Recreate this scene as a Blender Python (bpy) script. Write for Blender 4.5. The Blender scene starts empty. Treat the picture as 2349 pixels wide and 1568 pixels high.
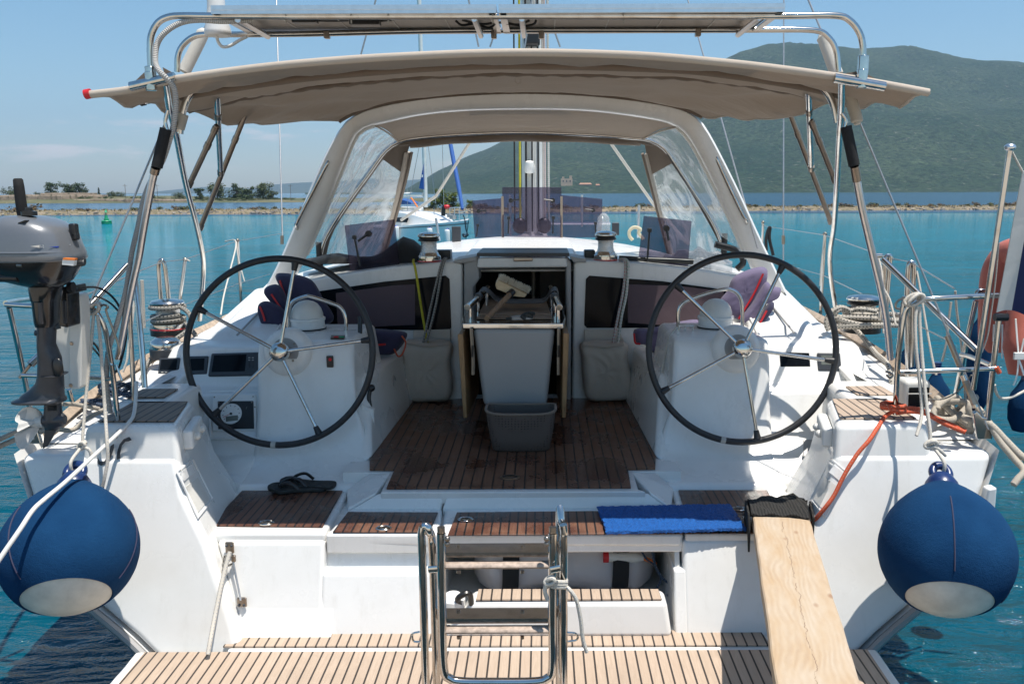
import bpy, bmesh, math, random
from mathutils import Vector, Matrix
random.seed(7)
R = math.radians
SC = bpy.context.scene
COL = SC.collection
V = Vector
# ---------------------------------------------------------------- camera maths: a point of the place from its bearing and distance
F = 2010.0; IW, IH = 2349.0, 1568.0; PX = 1246.0; CX, CZ = 0.19, 2.1
ROLL = R(0.22); PITCH = math.atan(344 / F)
_fw = V((0, math.cos(PITCH), -math.sin(PITCH))); _r0 = V((1, 0, 0)); _u0 = V((0, math.sin(PITCH), math.cos(PITCH)))
_rt = _r0 * math.cos(ROLL) - _u0 * math.sin(ROLL); _up = _u0 * math.cos(ROLL) + _r0 * math.sin(ROLL)
EYE = V((CX, 0, CZ))
def ray(x, y): return _fw + _rt * ((x - PX) / F) + _up * ((IH / 2 - y) / F)
def U(x, y, d):
    r = ray(x, y); return EYE + r * (d / r.y)
def UZ(x, y, z):
    r = ray(x, y); return EYE + r * ((z - CZ) / r.z)
def UX(x, y, X):
    r = ray(x, y); return EYE + r * ((X - CX) / r.x)
def US(pts, d): return [U(p[0], p[1], p[2] if len(p) > 2 else d) for p in pts]
X0 = 0.04                                   # the yacht's centreline
cam = bpy.data.cameras.new('camera'); co = bpy.data.objects.new('camera', cam); COL.objects.link(co); SC.camera = co
co.matrix_world = Matrix(((_rt.x, _up.x, -_fw.x, EYE.x), (_rt.y, _up.y, -_fw.y, EYE.y), (_rt.z, _up.z, -_fw.z, EYE.z), (0, 0, 0, 1)))
cam.sensor_width = 36; cam.lens = 36 * F / IW; cam.shift_x = -(PX - IW / 2) / IW; cam.clip_start = 0.05; cam.clip_end = 30000
# ---------------------------------------------------------------- node helpers
class NT:
    def __init__(s, name):
        s.m = bpy.data.materials.new(name); s.m.use_nodes = True; s.t = s.m.node_tree; s.n = s.t.nodes; s.l = s.t.links
        s.b = s.n['Principled BSDF']; s.out = s.n['Material Output']
    def add(s, ty, **k):
        n = s.n.new('ShaderNode' + ty)
        for a, v in k.items():
            if a.startswith('i_'):
                n.inputs[a[2:].replace('_', ' ')].default_value = v
            else: setattr(n, a, v)
        return n
    def link(s, a, b): s.l.new(a, b)
    def math(s, op, a, b=None, c=None):
        n = s.n.new('ShaderNodeMath'); n.operation = op
        for i, v in enumerate((a, b, c)):
            if v is None: continue
            if isinstance(v, (int, float)): n.inputs[i].default_value = v
            else: s.link(v, n.inputs[i])
        return n.outputs[0]
    def mix(s, fac, a, b):
        n = s.n.new('ShaderNodeMix'); n.data_type = 'RGBA'
        if isinstance(fac, (int, float)): n.inputs[0].default_value = fac
        else: s.link(fac, n.inputs[0])
        for i, v in ((6, a), (7, b)):
            if isinstance(v, tuple): n.inputs[i].default_value = (*v, 1)
            else: s.link(v, n.inputs[i])
        return n.outputs[2]
    def ramp(s, fac, stops):
        n = s.n.new('ShaderNodeValToRGB'); e = n.color_ramp.elements
        while len(e) < len(stops): e.new(0.5)
        for i, (p, c) in enumerate(stops):
            e[i].position = p; e[i].color = (*c, 1) if isinstance(c, tuple) else (c, c, c, 1)
        s.link(fac, n.inputs[0]); return n.outputs[0]
    def coord(s, kind='Object'): return s.add('TexCoord').outputs[kind]
    def noise(s, vec, scale, detail=4, rough=.5, dist=0):
        n = s.add('TexNoise'); n.inputs['Scale'].default_value = scale; n.inputs['Detail'].default_value = detail
        n.inputs['Roughness'].default_value = rough; n.inputs['Distortion'].default_value = dist
        if vec is not None: s.link(vec, n.inputs['Vector'])
        return n.outputs['Fac']
    def mapping(s, vec, scale=(1, 1, 1), rot=(0, 0, 0), loc=(0, 0, 0)):
        n = s.add('Mapping'); n.inputs['Scale'].default_value = scale; n.inputs['Rotation'].default_value = rot; n.inputs['Location'].default_value = loc
        s.link(vec, n.inputs['Vector']); return n.outputs[0]
    def bump(s, h, strength=.3, dist=.01, normal=None):
        n = s.add('Bump'); n.inputs['Strength'].default_value = strength; n.inputs['Distance'].default_value = dist
        s.link(h, n.inputs['Height'])
        if normal is not None: s.link(normal, n.inputs['Normal'])
        return n.outputs[0]
    def set(s, **k):
        for a, v in k.items():
            i = s.b.inputs[a.replace('_', ' ')]
            if isinstance(v, (int, float)): i.default_value = v
            elif isinstance(v, tuple): i.default_value = (*v, 1) if len(v) == 3 else v
            else: s.link(v, i)
        return s
def plain(name, c, rough=.5, metal=0, var=.12, scale=30, bump=0, bscale=200, coat=0, spec=.5):
    t = NT(name); o = t.coord()
    n = t.noise(o, scale, 5, .6)
    lo = tuple(x * (1 - var) for x in c); hi = tuple(min(1, x * (1 + var)) for x in c)
    t.set(Base_Color=t.mix(t.ramp(n, [(.3, 0.), (.7, 1.)]), lo, hi), Roughness=rough, Metallic=metal)
    t.b.inputs['Specular IOR Level'].default_value = spec
    t.b.inputs['Coat Weight'].default_value = coat
    if bump: t.set(Normal=t.bump(t.noise(o, bscale, 3, .6), bump, .002))
    return t.m
M = {}
def build_materials():
    # white gelcoat: faint dirt, soft gloss, slightly wavy
    t = NT('gelcoat'); o = t.coord()
    d = t.noise(o, 2.2, 6, .62); d2 = t.noise(t.mapping(o, (9, 9, 1.3)), 2.0, 5, .7)
    c = t.mix(t.ramp(d, [(.40, 0.), (.75, 1.)]), (.80, .795, .775), (.715, .705, .675))
    c = t.mix(t.math('MULTIPLY', t.ramp(d2, [(.55, 0.), (.8, 1.)]), .32), c, (.55, .53, .48))
    t.set(Base_Color=c, Roughness=t.math('MULTIPLY_ADD', d, .25, .16))
    t.b.inputs['Coat Weight'].default_value = .25; t.b.inputs['Coat Roughness'].default_value = .08
    vo = t.add('TexVoronoi', feature='F1'); vo.inputs['Scale'].default_value = 75; t.link(o, vo.inputs['Vector'])
    patch = t.ramp(t.noise(o, 3.1, 3), [(.53, 0.), (.62, 1.)])
    drop = t.math('MULTIPLY', t.ramp(vo.outputs['Distance'], [(.0, 1.), (.17, 0.)]), patch)
    nb = t.bump(t.noise(o, 5, 2), .06, .02)
    t.set(Normal=t.bump(drop, .35, .002, nb)); M['gel'] = t.m
    t = NT('gelcoat_grey'); o = t.coord(); d = t.noise(o, 3, 5)
    t.set(Base_Color=t.mix(d, (.36, .355, .35), (.31, .305, .30)), Roughness=.4); M['gelgrey'] = t.m
    M['ivory'] = plain('ivory_plastic', (.68, .665, .62), .35, var=.05, scale=12)
    M['whitepl'] = plain('white_plastic', (.74, .74, .72), .35, var=.05, scale=20)
    # teak, planks run along Y (or X), black caulking
    def teak(name, sp, light, dark, caulk, rough, wet=None, axis=0, off=0.):
        t = NT(name); o = t.coord(); sx = t.add('SeparateXYZ'); t.link(o, sx.inputs[0])
        u = t.math('DIVIDE', t.math('ADD', sx.outputs[axis], 50 + off), sp)
        fr = t.math('FRACT', u); fl = t.math('FLOOR', u)
        edge = t.math('ABSOLUTE', t.math('SUBTRACT', fr, .5))
        line = t.math('GREATER_THAN', edge, .5 - .0036 / sp)
        wn = t.add('TexWhiteNoise', noise_dimensions='1D'); t.link(fl, wn.inputs['W'])
        sc = (55, 3.5, 20) if axis == 0 else (3.5, 55, 20)
        g = t.noise(t.mapping(o, sc), 3, 6, .65, .4)
        big = t.noise(o, 4, 4, .6)
        c = t.mix(t.ramp(g, [(.3, 0.), (.7, 1.)]), dark, light)
        c = t.mix(t.math('MULTIPLY', wn.outputs['Value'], .4), c, dark)
        c = t.mix(t.math('MULTIPLY', t.ramp(big, [(.45, 0.), (.7, 1.)]), .35), c, tuple(x * .72 for x in dark))
        r = rough
        if wet:
            wm = t.ramp(t.noise(t.mapping(o, (2.2, 1.6, 2)), 2.1, 5, .6), [(.42, 0.), (.56, 1.)])
            c = t.mix(wm, c, wet); r = t.math('MULTIPLY_ADD', wm, -.28, rough)
        c = t.mix(line, c, caulk)
        h = t.math('SUBTRACT', t.math('MULTIPLY', g, .3), line)
        t.set(Base_Color=c, Roughness=r, Normal=t.bump(h, .5, .002)); M[name] = t.m
    teak('teak_pale', .0405, (.51, .40, .31), (.40, .305, .23), (.035, .028, .024), .62)
    teak('teak_dark', .048, (.220, .112, .066), (.145, .066, .038), (.012, .010, .010), .50, (.105, .044, .026))
    teak('teak_hatch', .036, (.200, .100, .060), (.130, .058, .035), (.012, .010, .010), .50, (.095, .039, .024))
    teak('teak_step_shaded', .045, (.26, .19, .14), (.17, .115, .08), (.02, .017, .015), .55)  # darker teak copy for the port treads, shade put into its colour
    t = NT('table_wood'); o = t.coord(); g = t.noise(t.mapping(o, (5, 40, 20)), 2.5, 6, .65, .5)
    t.set(Base_Color=t.mix(t.ramp(g, [(.3, 0.), (.7, 1.)]), (.17, .11, .075), (.34, .25, .18)), Roughness=.5); M['tablewood'] = t.m
    t = NT('varnished_edge_wood'); o = t.coord(); g = t.noise(t.mapping(o, (20, 20, 3)), 4, 6, .65, .5)
    t.set(Base_Color=t.mix(t.ramp(g, [(.3, 0.), (.7, 1.)]), (.20, .105, .045), (.40, .235, .11)), Roughness=.4); M['leafwood'] = t.m
    # raw pine plank: wavering grain along its length, knots and a long crack
    t = NT('pine_plank'); o = t.coord()
    wob = t.noise(t.mapping(o, (3, 1.2, 3)), 2, 3, .5)
    sx = t.add('SeparateXYZ'); t.link(o, sx.inputs[0])
    ph = t.math('ADD', t.math('MULTIPLY', sx.outputs[0], 330), t.math('MULTIPLY', wob, 46))
    ring = t.math('MULTIPLY_ADD', t.math('SINE', ph), .5, .5)
    ring = t.math('MULTIPLY', ring, t.ramp(t.noise(o, 6, 3), [(.35, .2), (.65, 1.)]))
    big = t.noise(t.mapping(o, (6, 2, 6)), 2.3, 4, .6)
    c = t.mix(t.ramp(big, [(.35, 0.), (.68, 1.)]), (.48, .395, .30), (.44, .315, .195))
    c = t.mix(t.math('MULTIPLY', ring, .42), c, (.36, .245, .155))
    vo = t.add('TexVoronoi'); vo.inputs['Scale'].default_value = 1.0
    t.link(t.mapping(o, (9, 5, 4)), vo.inputs['Vector'])
    kn = t.ramp(vo.outputs['Distance'], [(.05, 1.), (.12, 0.)])
    c = t.mix(t.math('MULTIPLY', kn, .7), c, (.24, .12, .06))
    cx_ = t.math('ADD', sx.outputs[0], t.math('MULTIPLY', t.math('SUBTRACT', t.noise(t.mapping(o, (0.01, 6, .01)), 1.2, 5, .7), .5), .07))
    ck = t.math('LESS_THAN', t.math('ABSOLUTE', cx_), .0010)
    ck = t.math('MULTIPLY', ck, t.ramp(t.noise(t.mapping(o, (1, 9, 1)), 1.4, 4, .7), [(.42, 0.), (.5, 1.)]))
    c = t.mix(ck, c, (.17, .11, .07))
    t.set(Base_Color=c, Roughness=.75, Normal=t.bump(t.math('SUBTRACT', ring, ck), .35, .0015)); M['pine'] = t.m
    M['toerail'] = plain('weathered_toe_rail_wood', (.42, .33, .25), .6, var=.3, scale=40)
    M['rungwood'] = plain('grey_rung_wood', (.40, .31, .25), .6, var=.35, scale=60)
    M['broomwood'] = plain('broom_handle_wood', (.26, .165, .10), .6, var=.3, scale=50)
    M['broomhead'] = plain('pale_broom_head', (.62, .47, .29), .55, var=.1)
    M['bristle'] = plain('cream_bristle', (.66, .60, .49), .7, var=.2, scale=300)
    # metals
    t = NT('polished_steel'); o = t.coord(); n = t.noise(o, 14, 5, .6)
    t.set(Base_Color=t.mix(t.ramp(n, [(.45, 0.), (.8, 1.)]), (.62, .61, .59), (.44, .39, .33)), Metallic=1., Roughness=t.math('MULTIPLY_ADD', n, .12, .05)); M['steel'] = t.m
    t = NT('dull_steel'); o = t.coord(); n = t.noise(o, 20, 5, .6)
    t.set(Base_Color=t.mix(n, (.42, .37, .32), (.22, .17, .13)), Metallic=1., Roughness=.33); M['dullsteel'] = t.m
    M['alu'] = plain('brushed_aluminium', (.72, .73, .75), .3, 1, .06, 40)
    M['mastalu'] = plain('mast_aluminium', (.72, .71, .67), .45, .1, .08, 5)
    M['wire'] = plain('steel_wire', (.42, .42, .42), .4, .8, .15, 90)
    t = NT('knurled_chrome'); o = t.coord(); w = t.add('TexVoronoi'); w.inputs['Scale'].default_value = 420; t.link(o, w.inputs['Vector'])
    t.set(Base_Color=(.72, .71, .69), Metallic=1., Roughness=.25, Normal=t.bump(w.outputs['Distance'], .6, .002)); M['knurl'] = t.m
    # plastics, rubber
    M['black'] = plain('black_plastic', (.014, .014, .015), .32, var=.2, scale=60)
    M['blackmat'] = plain('black_foam', (.010, .010, .011), .85, var=.3, scale=80, bump=.3, bscale=400)
    M['leather'] = plain('black_wheel_leather', (.017, .018, .021), .45, var=.25, scale=60, bump=.25, bscale=260)
    M['tubegrey'] = plain('grey_tube_binding', (.42, .41, .38), .5, var=.1)
    M['screen'] = plain('dark_instrument_glass', (.006, .008, .011), .10, var=.3, scale=3, spec=.10)
    M['bezel'] = plain('grey_instrument_bezel', (.035, .040, .048), .4, var=.1)
    M['lcd'] = plain('grey_lcd', (.13, .145, .13), .25, var=.1)
    M['dial'] = plain('white_dial', (.70, .70, .68), .3, var=.04)
    M['red'] = plain('red_plastic', (.55, .02, .025), .4, var=.1)
    M['green'] = plain('green_buoy_paint', (.005, .24, .11), .45, var=.15, scale=2)
    M['orange'] = plain('orange_plastic', (.75, .20, .03), .45)
    M['yellow'] = plain('yellow_sticker', (.70, .46, .03), .5)
    M['bluegl'] = plain('blue_stripe', (.015, .06, .42), .35)
    t = NT('motor_grey_paint'); o = t.coord(); n = t.noise(o, 300, 2)
    t.set(Base_Color=t.mix(n, (.135, .145, .16), (.165, .175, .19)), Roughness=.3, Metallic=.2); t.b.inputs['Coat Weight'].default_value = .4; M['motorgrey'] = t.m
    M['motordark'] = plain('motor_dark_grey', (.045, .048, .056), .35, .2, var=.15, scale=25)
    M['motorblack'] = plain('motor_black', (.010, .010, .011), .22, var=.2, scale=20, coat=.3)
    M['propwhite'] = plain('white_propeller', (.62, .61, .58), .35, var=.1)
    # cloth
    def cloth(name, c, trans=.0, rough=.85, weave=500, wr=.25, wrs=3.0, spots=.25):
        t = NT(name); o = t.coord(); n = t.noise(o, 2.5, 5, .6); w = t.noise(o, weave, 2)
        wk = t.noise(t.mapping(o, (1.2, 4, 2.5)), wrs, 3, .55, .6)
        cc = t.mix(t.math('MULTIPLY', t.ramp(n, [(.35, 0.), (.75, 1.)]), spots), c, tuple(x * .62 for x in c))
        t.set(Base_Color=cc, Roughness=rough, Normal=t.bump(t.math('ADD', t.math('MULTIPLY', wk, wr), t.math('MULTIPLY', w, .06)), .8, .03))
        t.b.inputs['Sheen Weight'].default_value = .15
        if trans:
            tr = t.add('BsdfTranslucent'); tr.inputs[0].default_value = (*c, 1)
            mx = t.add('MixShader'); mx.inputs[0].default_value = trans
            t.link(t.b.outputs[0], mx.inputs[1]); t.link(tr.outputs[0], mx.inputs[2]); t.link(mx.outputs[0], t.out.inputs[0])
        M[name] = t.m
    cloth('canvas', (.43, .36, .295), .32, wr=.5)
    cloth('canvas_dark', (.21, .165, .13), .06)
    cloth('canvas_trim', (.52, .45, .38), .08)
    cloth('navy', (.028, .026, .070), 0, .8)
    cloth('navyfaded', (.150, .125, .215), 0, .85)
    cloth('bagcanvas', (.68, .615, .53), .06, spots=.4)
    cloth('raftbag', (.66, .60, .58), 0, .6, spots=.35)
    cloth('curtain', (.105, .068, .082), 0, .7)
    cloth('blackweb', (.012, .012, .013), 0, .8)
    cloth('flagblue', (.012, .025, .115), .25, .7)
    cloth('flagwhite', (.72, .72, .70), .2, .7)
    cloth('sailblue', (.006, .085, .33), .05, .7)
    cloth('whitesleeve', (.66, .62, .55), .1, .8, spots=.5)
    cloth('lifebuoy', (.56, .15, .11), .1, .6, spots=.2)
    t = NT('fender_fleece'); o = t.coord(); n = t.noise(o, 230, 4, .7); b = t.noise(o, 5, 4)
    w2 = t.noise(o, 60, 3, .7)
    t.set(Base_Color=t.mix(t.ramp(b, [(.35, 0.), (.7, 1.)]), (.004, .032, .092), (.008, .050, .132)), Roughness=.95, Normal=t.bump(t.math('ADD', n, w2), .5, .005))
    t.b.inputs['Sheen Weight'].default_value = .0; t.b.inputs['Specular IOR Level'].default_value = .12; M['fleece'] = t.m
    M['fendplastic'] = plain('blue_fender_plastic', (.010, .030, .115), .3, var=.15, scale=10)
    M['fendwhite'] = plain('dirty_white_fender_skin', (.62, .61, .55), .45, var=.18, scale=9)
    t = NT('blue_mat_loops'); o = t.coord(); v = t.noise(o, 170, 4, .75)
    t.set(Base_Color=t.mix(t.ramp(v, [(.35, 0.), (.65, 1.)]), (.001, .055, .24), (.003, .15, .56)), Roughness=.6, Normal=t.bump(v, 1., .01)); M['mat'] = t.m
    t = NT('black_net'); o = t.coord(); v = t.noise(o, 260, 3, .7)
    w = t.add('TexWave'); w.inputs['Scale'].default_value = 26; w.inputs['Distortion'].default_value = 3; t.link(o, w.inputs['Vector'])
    t.set(Base_Color=t.mix(t.math('MULTIPLY', v, w.outputs['Fac']), (.012, .012, .012), (.075, .07, .062)), Roughness=.9, Normal=t.bump(v, 1., .008)); M['net'] = t.m
    M['rubber'] = plain('flip_flop_rubber', (.020, .024, .024), .6, var=.6, scale=45, bump=.5, bscale=120)
    t = NT('wicker'); o = t.coord(); vo = t.add('TexVoronoi'); vo.inputs['Scale'].default_value = 62; vo.inputs['Randomness'].default_value = .15
    t.link(t.mapping(o, (1, .8, 1.2)), vo.inputs['Vector'])
    hole = t.ramp(vo.outputs['Distance'], [(.15, 0.), (.25, 1.)])
    t.set(Base_Color=t.mix(hole, (.012, .009, .008), (.095, .074, .064)), Roughness=.6, Normal=t.bump(hole, .8, .006)); M['wicker'] = t.m
    # ropes: braid with fleck pattern, written along the rope's UV length
    def rope(name, base, fleck, amt=.35, sc=1., stripe=None):
        t = NT(name); uv = t.coord('UV'); sx = t.add('SeparateXYZ'); t.link(uv, sx.inputs[0])
        u, v = sx.outputs[0], sx.outputs[1]
        a = t.math('SINE', t.math('ADD', t.math('MULTIPLY', v, 1700 * sc), t.math('MULTIPLY', u, 12.566)))
        b = t.math('SINE', t.math('SUBTRACT', t.math('MULTIPLY', v, 1700 * sc), t.math('MULTIPLY', u, 12.566)))
        h = t.math('MULTIPLY', a, b)
        f1 = t.math('SINE', t.math('ADD', t.math('MULTIPLY', v, 225 * sc), t.math('MULTIPLY', u, 12.566)))
        f2 = t.math('SINE', t.math('SUBTRACT', t.math('MULTIPLY', v, 225 * sc), t.math('MULTIPLY', u, 12.566)))
        fk = t.math('GREATER_THAN', t.math('MULTIPLY', f1, f2), 1 - amt)
        n = t.noise(t.coord(), 25, 4)
        c = t.mix(t.math('MULTIPLY', n, .5), base, tuple(x * .6 for x in base))
        c = t.mix(fk, c, fleck)
        if stripe:
            st = t.math('LESS_THAN', t.math('ABSOLUTE', t.math('SUBTRACT', u, .62)), .11)
            c = t.mix(st, c, stripe)
        t.set(Base_Color=c, Roughness=.85, Normal=t.bump(h, .28, .002)); M[name] = t.m
    rope('rope_white', (.62, .58, .51), (.12, .17, .30), .12)
    rope('rope_fleck', (.50, .46, .40), (.02, .02, .02), .42, .8)
    rope('rope_grey', (.30, .285, .255), (.02, .02, .02), .40, .8)
    rope('rope_old', (.46, .41, .34), (.30, .25, .2), .2)
    rope('rope_orange', (.60, .105, .045), (.45, .38, .32), .10)
    rope('rope_cream', (.62, .56, .40), (.5, .4, .2), .1)
    rope('rope_red', (.55, .53, .50), (.45, .02, .04), .35, .7)
    rope('rope_greenfleck', (.60, .58, .54), (.02, .22, .11), .35, .7)
    rope('rope_yellow', (.52, .47, .035), (.2, .2, .02), .2)
    rope('rope_black', (.015, .015, .016), (.04, .04, .04), .2)
    rope('rope_darkblue', (.03, .055, .10), (.4, .4, .42), .15)
    M['hosewhite'] = None
    t = NT('white_hose_orange_stripe'); uv = t.coord('UV'); sx = t.add('SeparateXYZ'); t.link(uv, sx.inputs[0])
    st = t.math('LESS_THAN', t.math('ABSOLUTE', t.math('SUBTRACT', sx.outputs[0], .12)), .09)
    t.set(Base_Color=t.mix(st, (.68, .67, .64), (.78, .20, .03)), Roughness=.4); M['hosewhite'] = t.m
    t = NT('corrugated_conduit'); uv = t.coord('UV'); sx = t.add('SeparateXYZ'); t.link(uv, sx.inputs[0])
    s_ = t.math('MULTIPLY_ADD', t.math('SINE', t.math('MULTIPLY', sx.outputs[1], 950)), .5, .5)
    t.set(Base_Color=t.mix(s_, (.34, .33, .315), (.58, .57, .55)), Roughness=.5, Normal=t.bump(s_, .8, .004)); M['conduit'] = t.m
    # clear things
    def clear(name, tint, opac, gloss_rough, haze_c, hz, spots=False):
        t = NT(name); o = t.coord(); n = t.noise(t.mapping(o, (2.2, 2, .8)), 2.6, 4, .55, 1.6)
        tr = t.add('BsdfTransparent'); tr.inputs[0].default_value = (*tint, 1)
        t.set(Base_Color=haze_c, Roughness=gloss_rough, Normal=t.bump(n, .35, .05))
        fac = t.math('ADD', t.math('MULTIPLY', t.ramp(n, [(.44, 0.), (.72, 1.)]), hz), opac)
        mx = t.add('MixShader'); t.link(fac, mx.inputs[0]); t.link(tr.outputs[0], mx.inputs[1]); t.link(t.b.outputs[0], mx.inputs[2])
        t.link(mx.outputs[0], t.out.inputs[0]); M[name] = t.m
    clear('vinyl', (.93, .95, .95), .16, .09, (.80, .83, .85), .60)
    clear('smoked', (.58, .55, .62), .13, .04, (.14, .12, .16), .10)
    clear('clearplastic', (.85, .86, .87), .22, .08, (.6, .6, .62), .2)
    clear('plasticwrap', (.8, .8, .82), .35, .1, (.6, .6, .62), .45)
    M['solarback'] = plain('solar_panel_backsheet', (.50, .47, .44), .4, var=.08, scale=6)
    M['solarcell'] = plain('solar_cells', (.012, .018, .045), .12, var=.3, scale=8)
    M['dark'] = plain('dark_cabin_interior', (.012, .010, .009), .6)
    M['cabinwood'] = plain('dark_cabin_wood', (.07, .035, .018), .4, var=.3, scale=20)
    M['tan'] = plain('bronze_trim', (.30, .24, .18), .4, .3)
build_materials()
# ---------------------------------------------------------------- mesh builder
def cr(pts, n=6, closed=False):
    pts = [V(p) for p in pts]
    if len(pts) < 3 and not closed: return pts
    out = []; N = len(pts); seg = N if closed else N - 1
    for i in range(seg):
        if closed: a, b, c, d = pts[(i - 1) % N], pts[i], pts[(i + 1) % N], pts[(i + 2) % N]
        else:
            b, c = pts[i], pts[i + 1]; a = pts[i - 1] if i else b * 2 - c; d = pts[i + 2] if i + 2 < N else c * 2 - b
        for k in range(n):
            t = k / n
            out.append(.5 * (2 * b + (c - a) * t + (2 * a - 5 * b + 4 * c - d) * t * t + (3 * b - a - 3 * c + d) * t ** 3))
    if not closed: out.append(pts[-1])
    return out
class MB:
    def __init__(s): s.v = []; s.f = []; s.mi = []; s.uv = []; s.cur = 0
    def vert(s, p, uv=(0, 0)): s.v.append(V(p)); s.uv.append(uv); return len(s.v) - 1
    def face(s, idx): s.f.append(tuple(idx)); s.mi.append(s.cur)
    def mat(s, i): s.cur = i; return s
    def poly(s, pts):
        s.face([s.vert(p) for p in pts]); return s
    def prism(s, pts, off):                      # polygon extruded by a vector
        off = V(off); n = len(pts); a = [s.vert(p) for p in pts]; b = [s.vert(V(p) + off) for p in pts]
        s.face(a); s.face(b[::-1])
        for i in range(n): s.face((a[(i + 1) % n], a[i], b[i], b[(i + 1) % n]))
        return s
    def hexa(s, a, b):                            # two quads joined
        A = [s.vert(p) for p in a]; B = [s.vert(p) for p in b]; n = len(A)
        s.face(A); s.face(B[::-1])
        for i in range(n): s.face((A[(i + 1) % n], A[i], B[i], B[(i + 1) % n]))
        return s
    def box(s, c, size, rot=None):
        c = V(c); h = V(size) / 2; pts = []
        for z in (-1, 1):
            for x, y in ((-1, -1), (1, -1), (1, 1), (-1, 1)):
                p = V((x * h.x, y * h.y, z * h.z))
                if rot is not None: p = rot @ p
                pts.append(c + p)
        return s.hexa(pts[:4], pts[4:])
    def grid(s, rows, closed=False, flip=False): s._grid(rows, closed, flip); return s
    def _grid(s, rows, closed=False, flip=False):
        idx = [[s.vert(p) for p in r] for r in rows]
        for i in range(len(rows) - 1):
            n = len(rows[i])
            for j in range(n if closed else n - 1):
                k = (j + 1) % n
                q = (idx[i][j], idx[i][k], idx[i + 1][k], idx[i + 1][j])
                s.face(q[::-1] if flip else q)
        return idx
    def sheet(s, rows, th):                       # a grid given thickness along its normals
        n, m = len(rows), len(rows[0]); off = []
        for i in range(n):
            r = []
            for j in range(m):
                a = rows[min(i + 1, n - 1)][j] - rows[max(i - 1, 0)][j]; b = rows[i][min(j + 1, m - 1)] - rows[i][max(j - 1, 0)]
                nn = a.cross(b); nn = nn.normalized() if nn.length > 1e-9 else V((0, 0, 1)); r.append(rows[i][j] + nn * th)
            off.append(r)
        A = s._grid(rows); B = s._grid(off, flip=True)
        for i in range(n - 1):
            s.face((A[i][0], A[i + 1][0], B[i + 1][0], B[i][0])); s.face((A[i + 1][m - 1], A[i][m - 1], B[i][m - 1], B[i + 1][m - 1]))
        for j in range(m - 1):
            s.face((A[0][j + 1], A[0][j], B[0][j], B[0][j + 1])); s.face((A[n - 1][j], A[n - 1][j + 1], B[n - 1][j + 1], B[n - 1][j]))
        return s
    def tube(s, pts, r, seg=10, smooth=0, closed=False, cap=True, sq=None):
        pts = [V(p) for p in pts]
        if smooth: pts = cr(pts, smooth, closed)
        P = [pts[0]]
        for p in pts[1:]:
            if (p - P[-1]).length > 1e-6: P.append(p)
        if closed and (P[0] - P[-1]).length < 1e-6: P.pop()
        n = len(P); rr = r if callable(r) else (lambda t: r)
        T = []
        for i in range(n):
            a = P[(i - 1) % n] if closed or i else P[0]; b = P[(i + 1) % n] if closed or i < n - 1 else P[-1]
            T.append((b - a).normalized())
        u = T[0].orthogonal().normalized()
        if sq is not None: u = (V(sq) - T[0] * V(sq).dot(T[0])).normalized()
        rings = []; L = 0
        for i in range(n):
            if i: L += (P[i] - P[i - 1]).length
            if i:
                q = T[i - 1].rotation_difference(T[i]); u = q @ u
            u = (u - T[i] * u.dot(T[i])).normalized(); w = T[i].cross(u)
            rad = rr(i / max(1, n - 1))
            ra, rb = rad if isinstance(rad, tuple) else (rad, rad)
            ring = []
            for k in range(seg + (0 if closed else 0)):
                a = 2 * math.pi * k / seg
                ring.append(s.vert(P[i] + u * (math.cos(a) * ra) + w * (math.sin(a) * rb), (k / seg, L)))
            rings.append(ring)
        m = n if closed else n - 1
        for i in range(m):
            A, B = rings[i], rings[(i + 1) % n]
            for k in range(seg):
                l = (k + 1) % seg; s.face((A[k], A[l], B[l], B[k]))
        if cap and not closed: s.face(rings[0][::-1]); s.face(rings[-1])
        return s
    def lathe(s, prof, o, ax=(0, 0, 1), seg=24, sx=1, ref=None):   # prof: (radius, height)
        o = V(o); ax = V(ax).normalized(); u = (V(ref) - ax * V(ref).dot(ax)).normalized() if ref is not None else ax.orthogonal().normalized(); w = ax.cross(u)
        rings = []
        for r, h in prof:
            if r < 1e-6: rings.append([s.vert(o + ax * h)])
            else: rings.append([s.vert(o + ax * h + u * (r * math.cos(2 * math.pi * k / seg)) + w * (r * sx * math.sin(2 * math.pi * k / seg))) for k in range(seg)])
        for A, B in zip(rings, rings[1:]):
            if len(A) == 1 and len(B) == 1: continue
            for k in range(seg):
                l = (k + 1) % seg
                if len(A) == 1: s.face((A[0], B[l], B[k]))
                elif len(B) == 1: s.face((A[k], A[l], B[0]))
                else: s.face((A[k], A[l], B[l], B[k]))
        if len(rings[0]) > 1: s.face(rings[0][::-1])
        if len(rings[-1]) > 1: s.face(rings[-1])
        return s
    def ball(s, o, r, seg=14, n=8, sc=(1, 1, 1)):
        o = V(o); rings = []
        for i in range(n + 1):
            a = math.pi * i / n
            if i in (0, n): rings.append([s.vert(o + V((0, 0, r * math.cos(a) * sc[2])))])
            else: rings.append([s.vert(o + V((r * math.sin(a) * math.cos(2 * math.pi * k / seg) * sc[0], r * math.sin(a) * math.sin(2 * math.pi * k / seg) * sc[1], r * math.cos(a) * sc[2]))) for k in range(seg)])
        for A, B in zip(rings, rings[1:]):
            for k in range(seg):
                l = (k + 1) % seg
                if len(A) == 1: s.face((A[0], B[k], B[l]))
                elif len(B) == 1: s.face((A[k], B[0], A[l]))
                else: s.face((A[k], B[k], B[l], A[l]))
        return s
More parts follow.
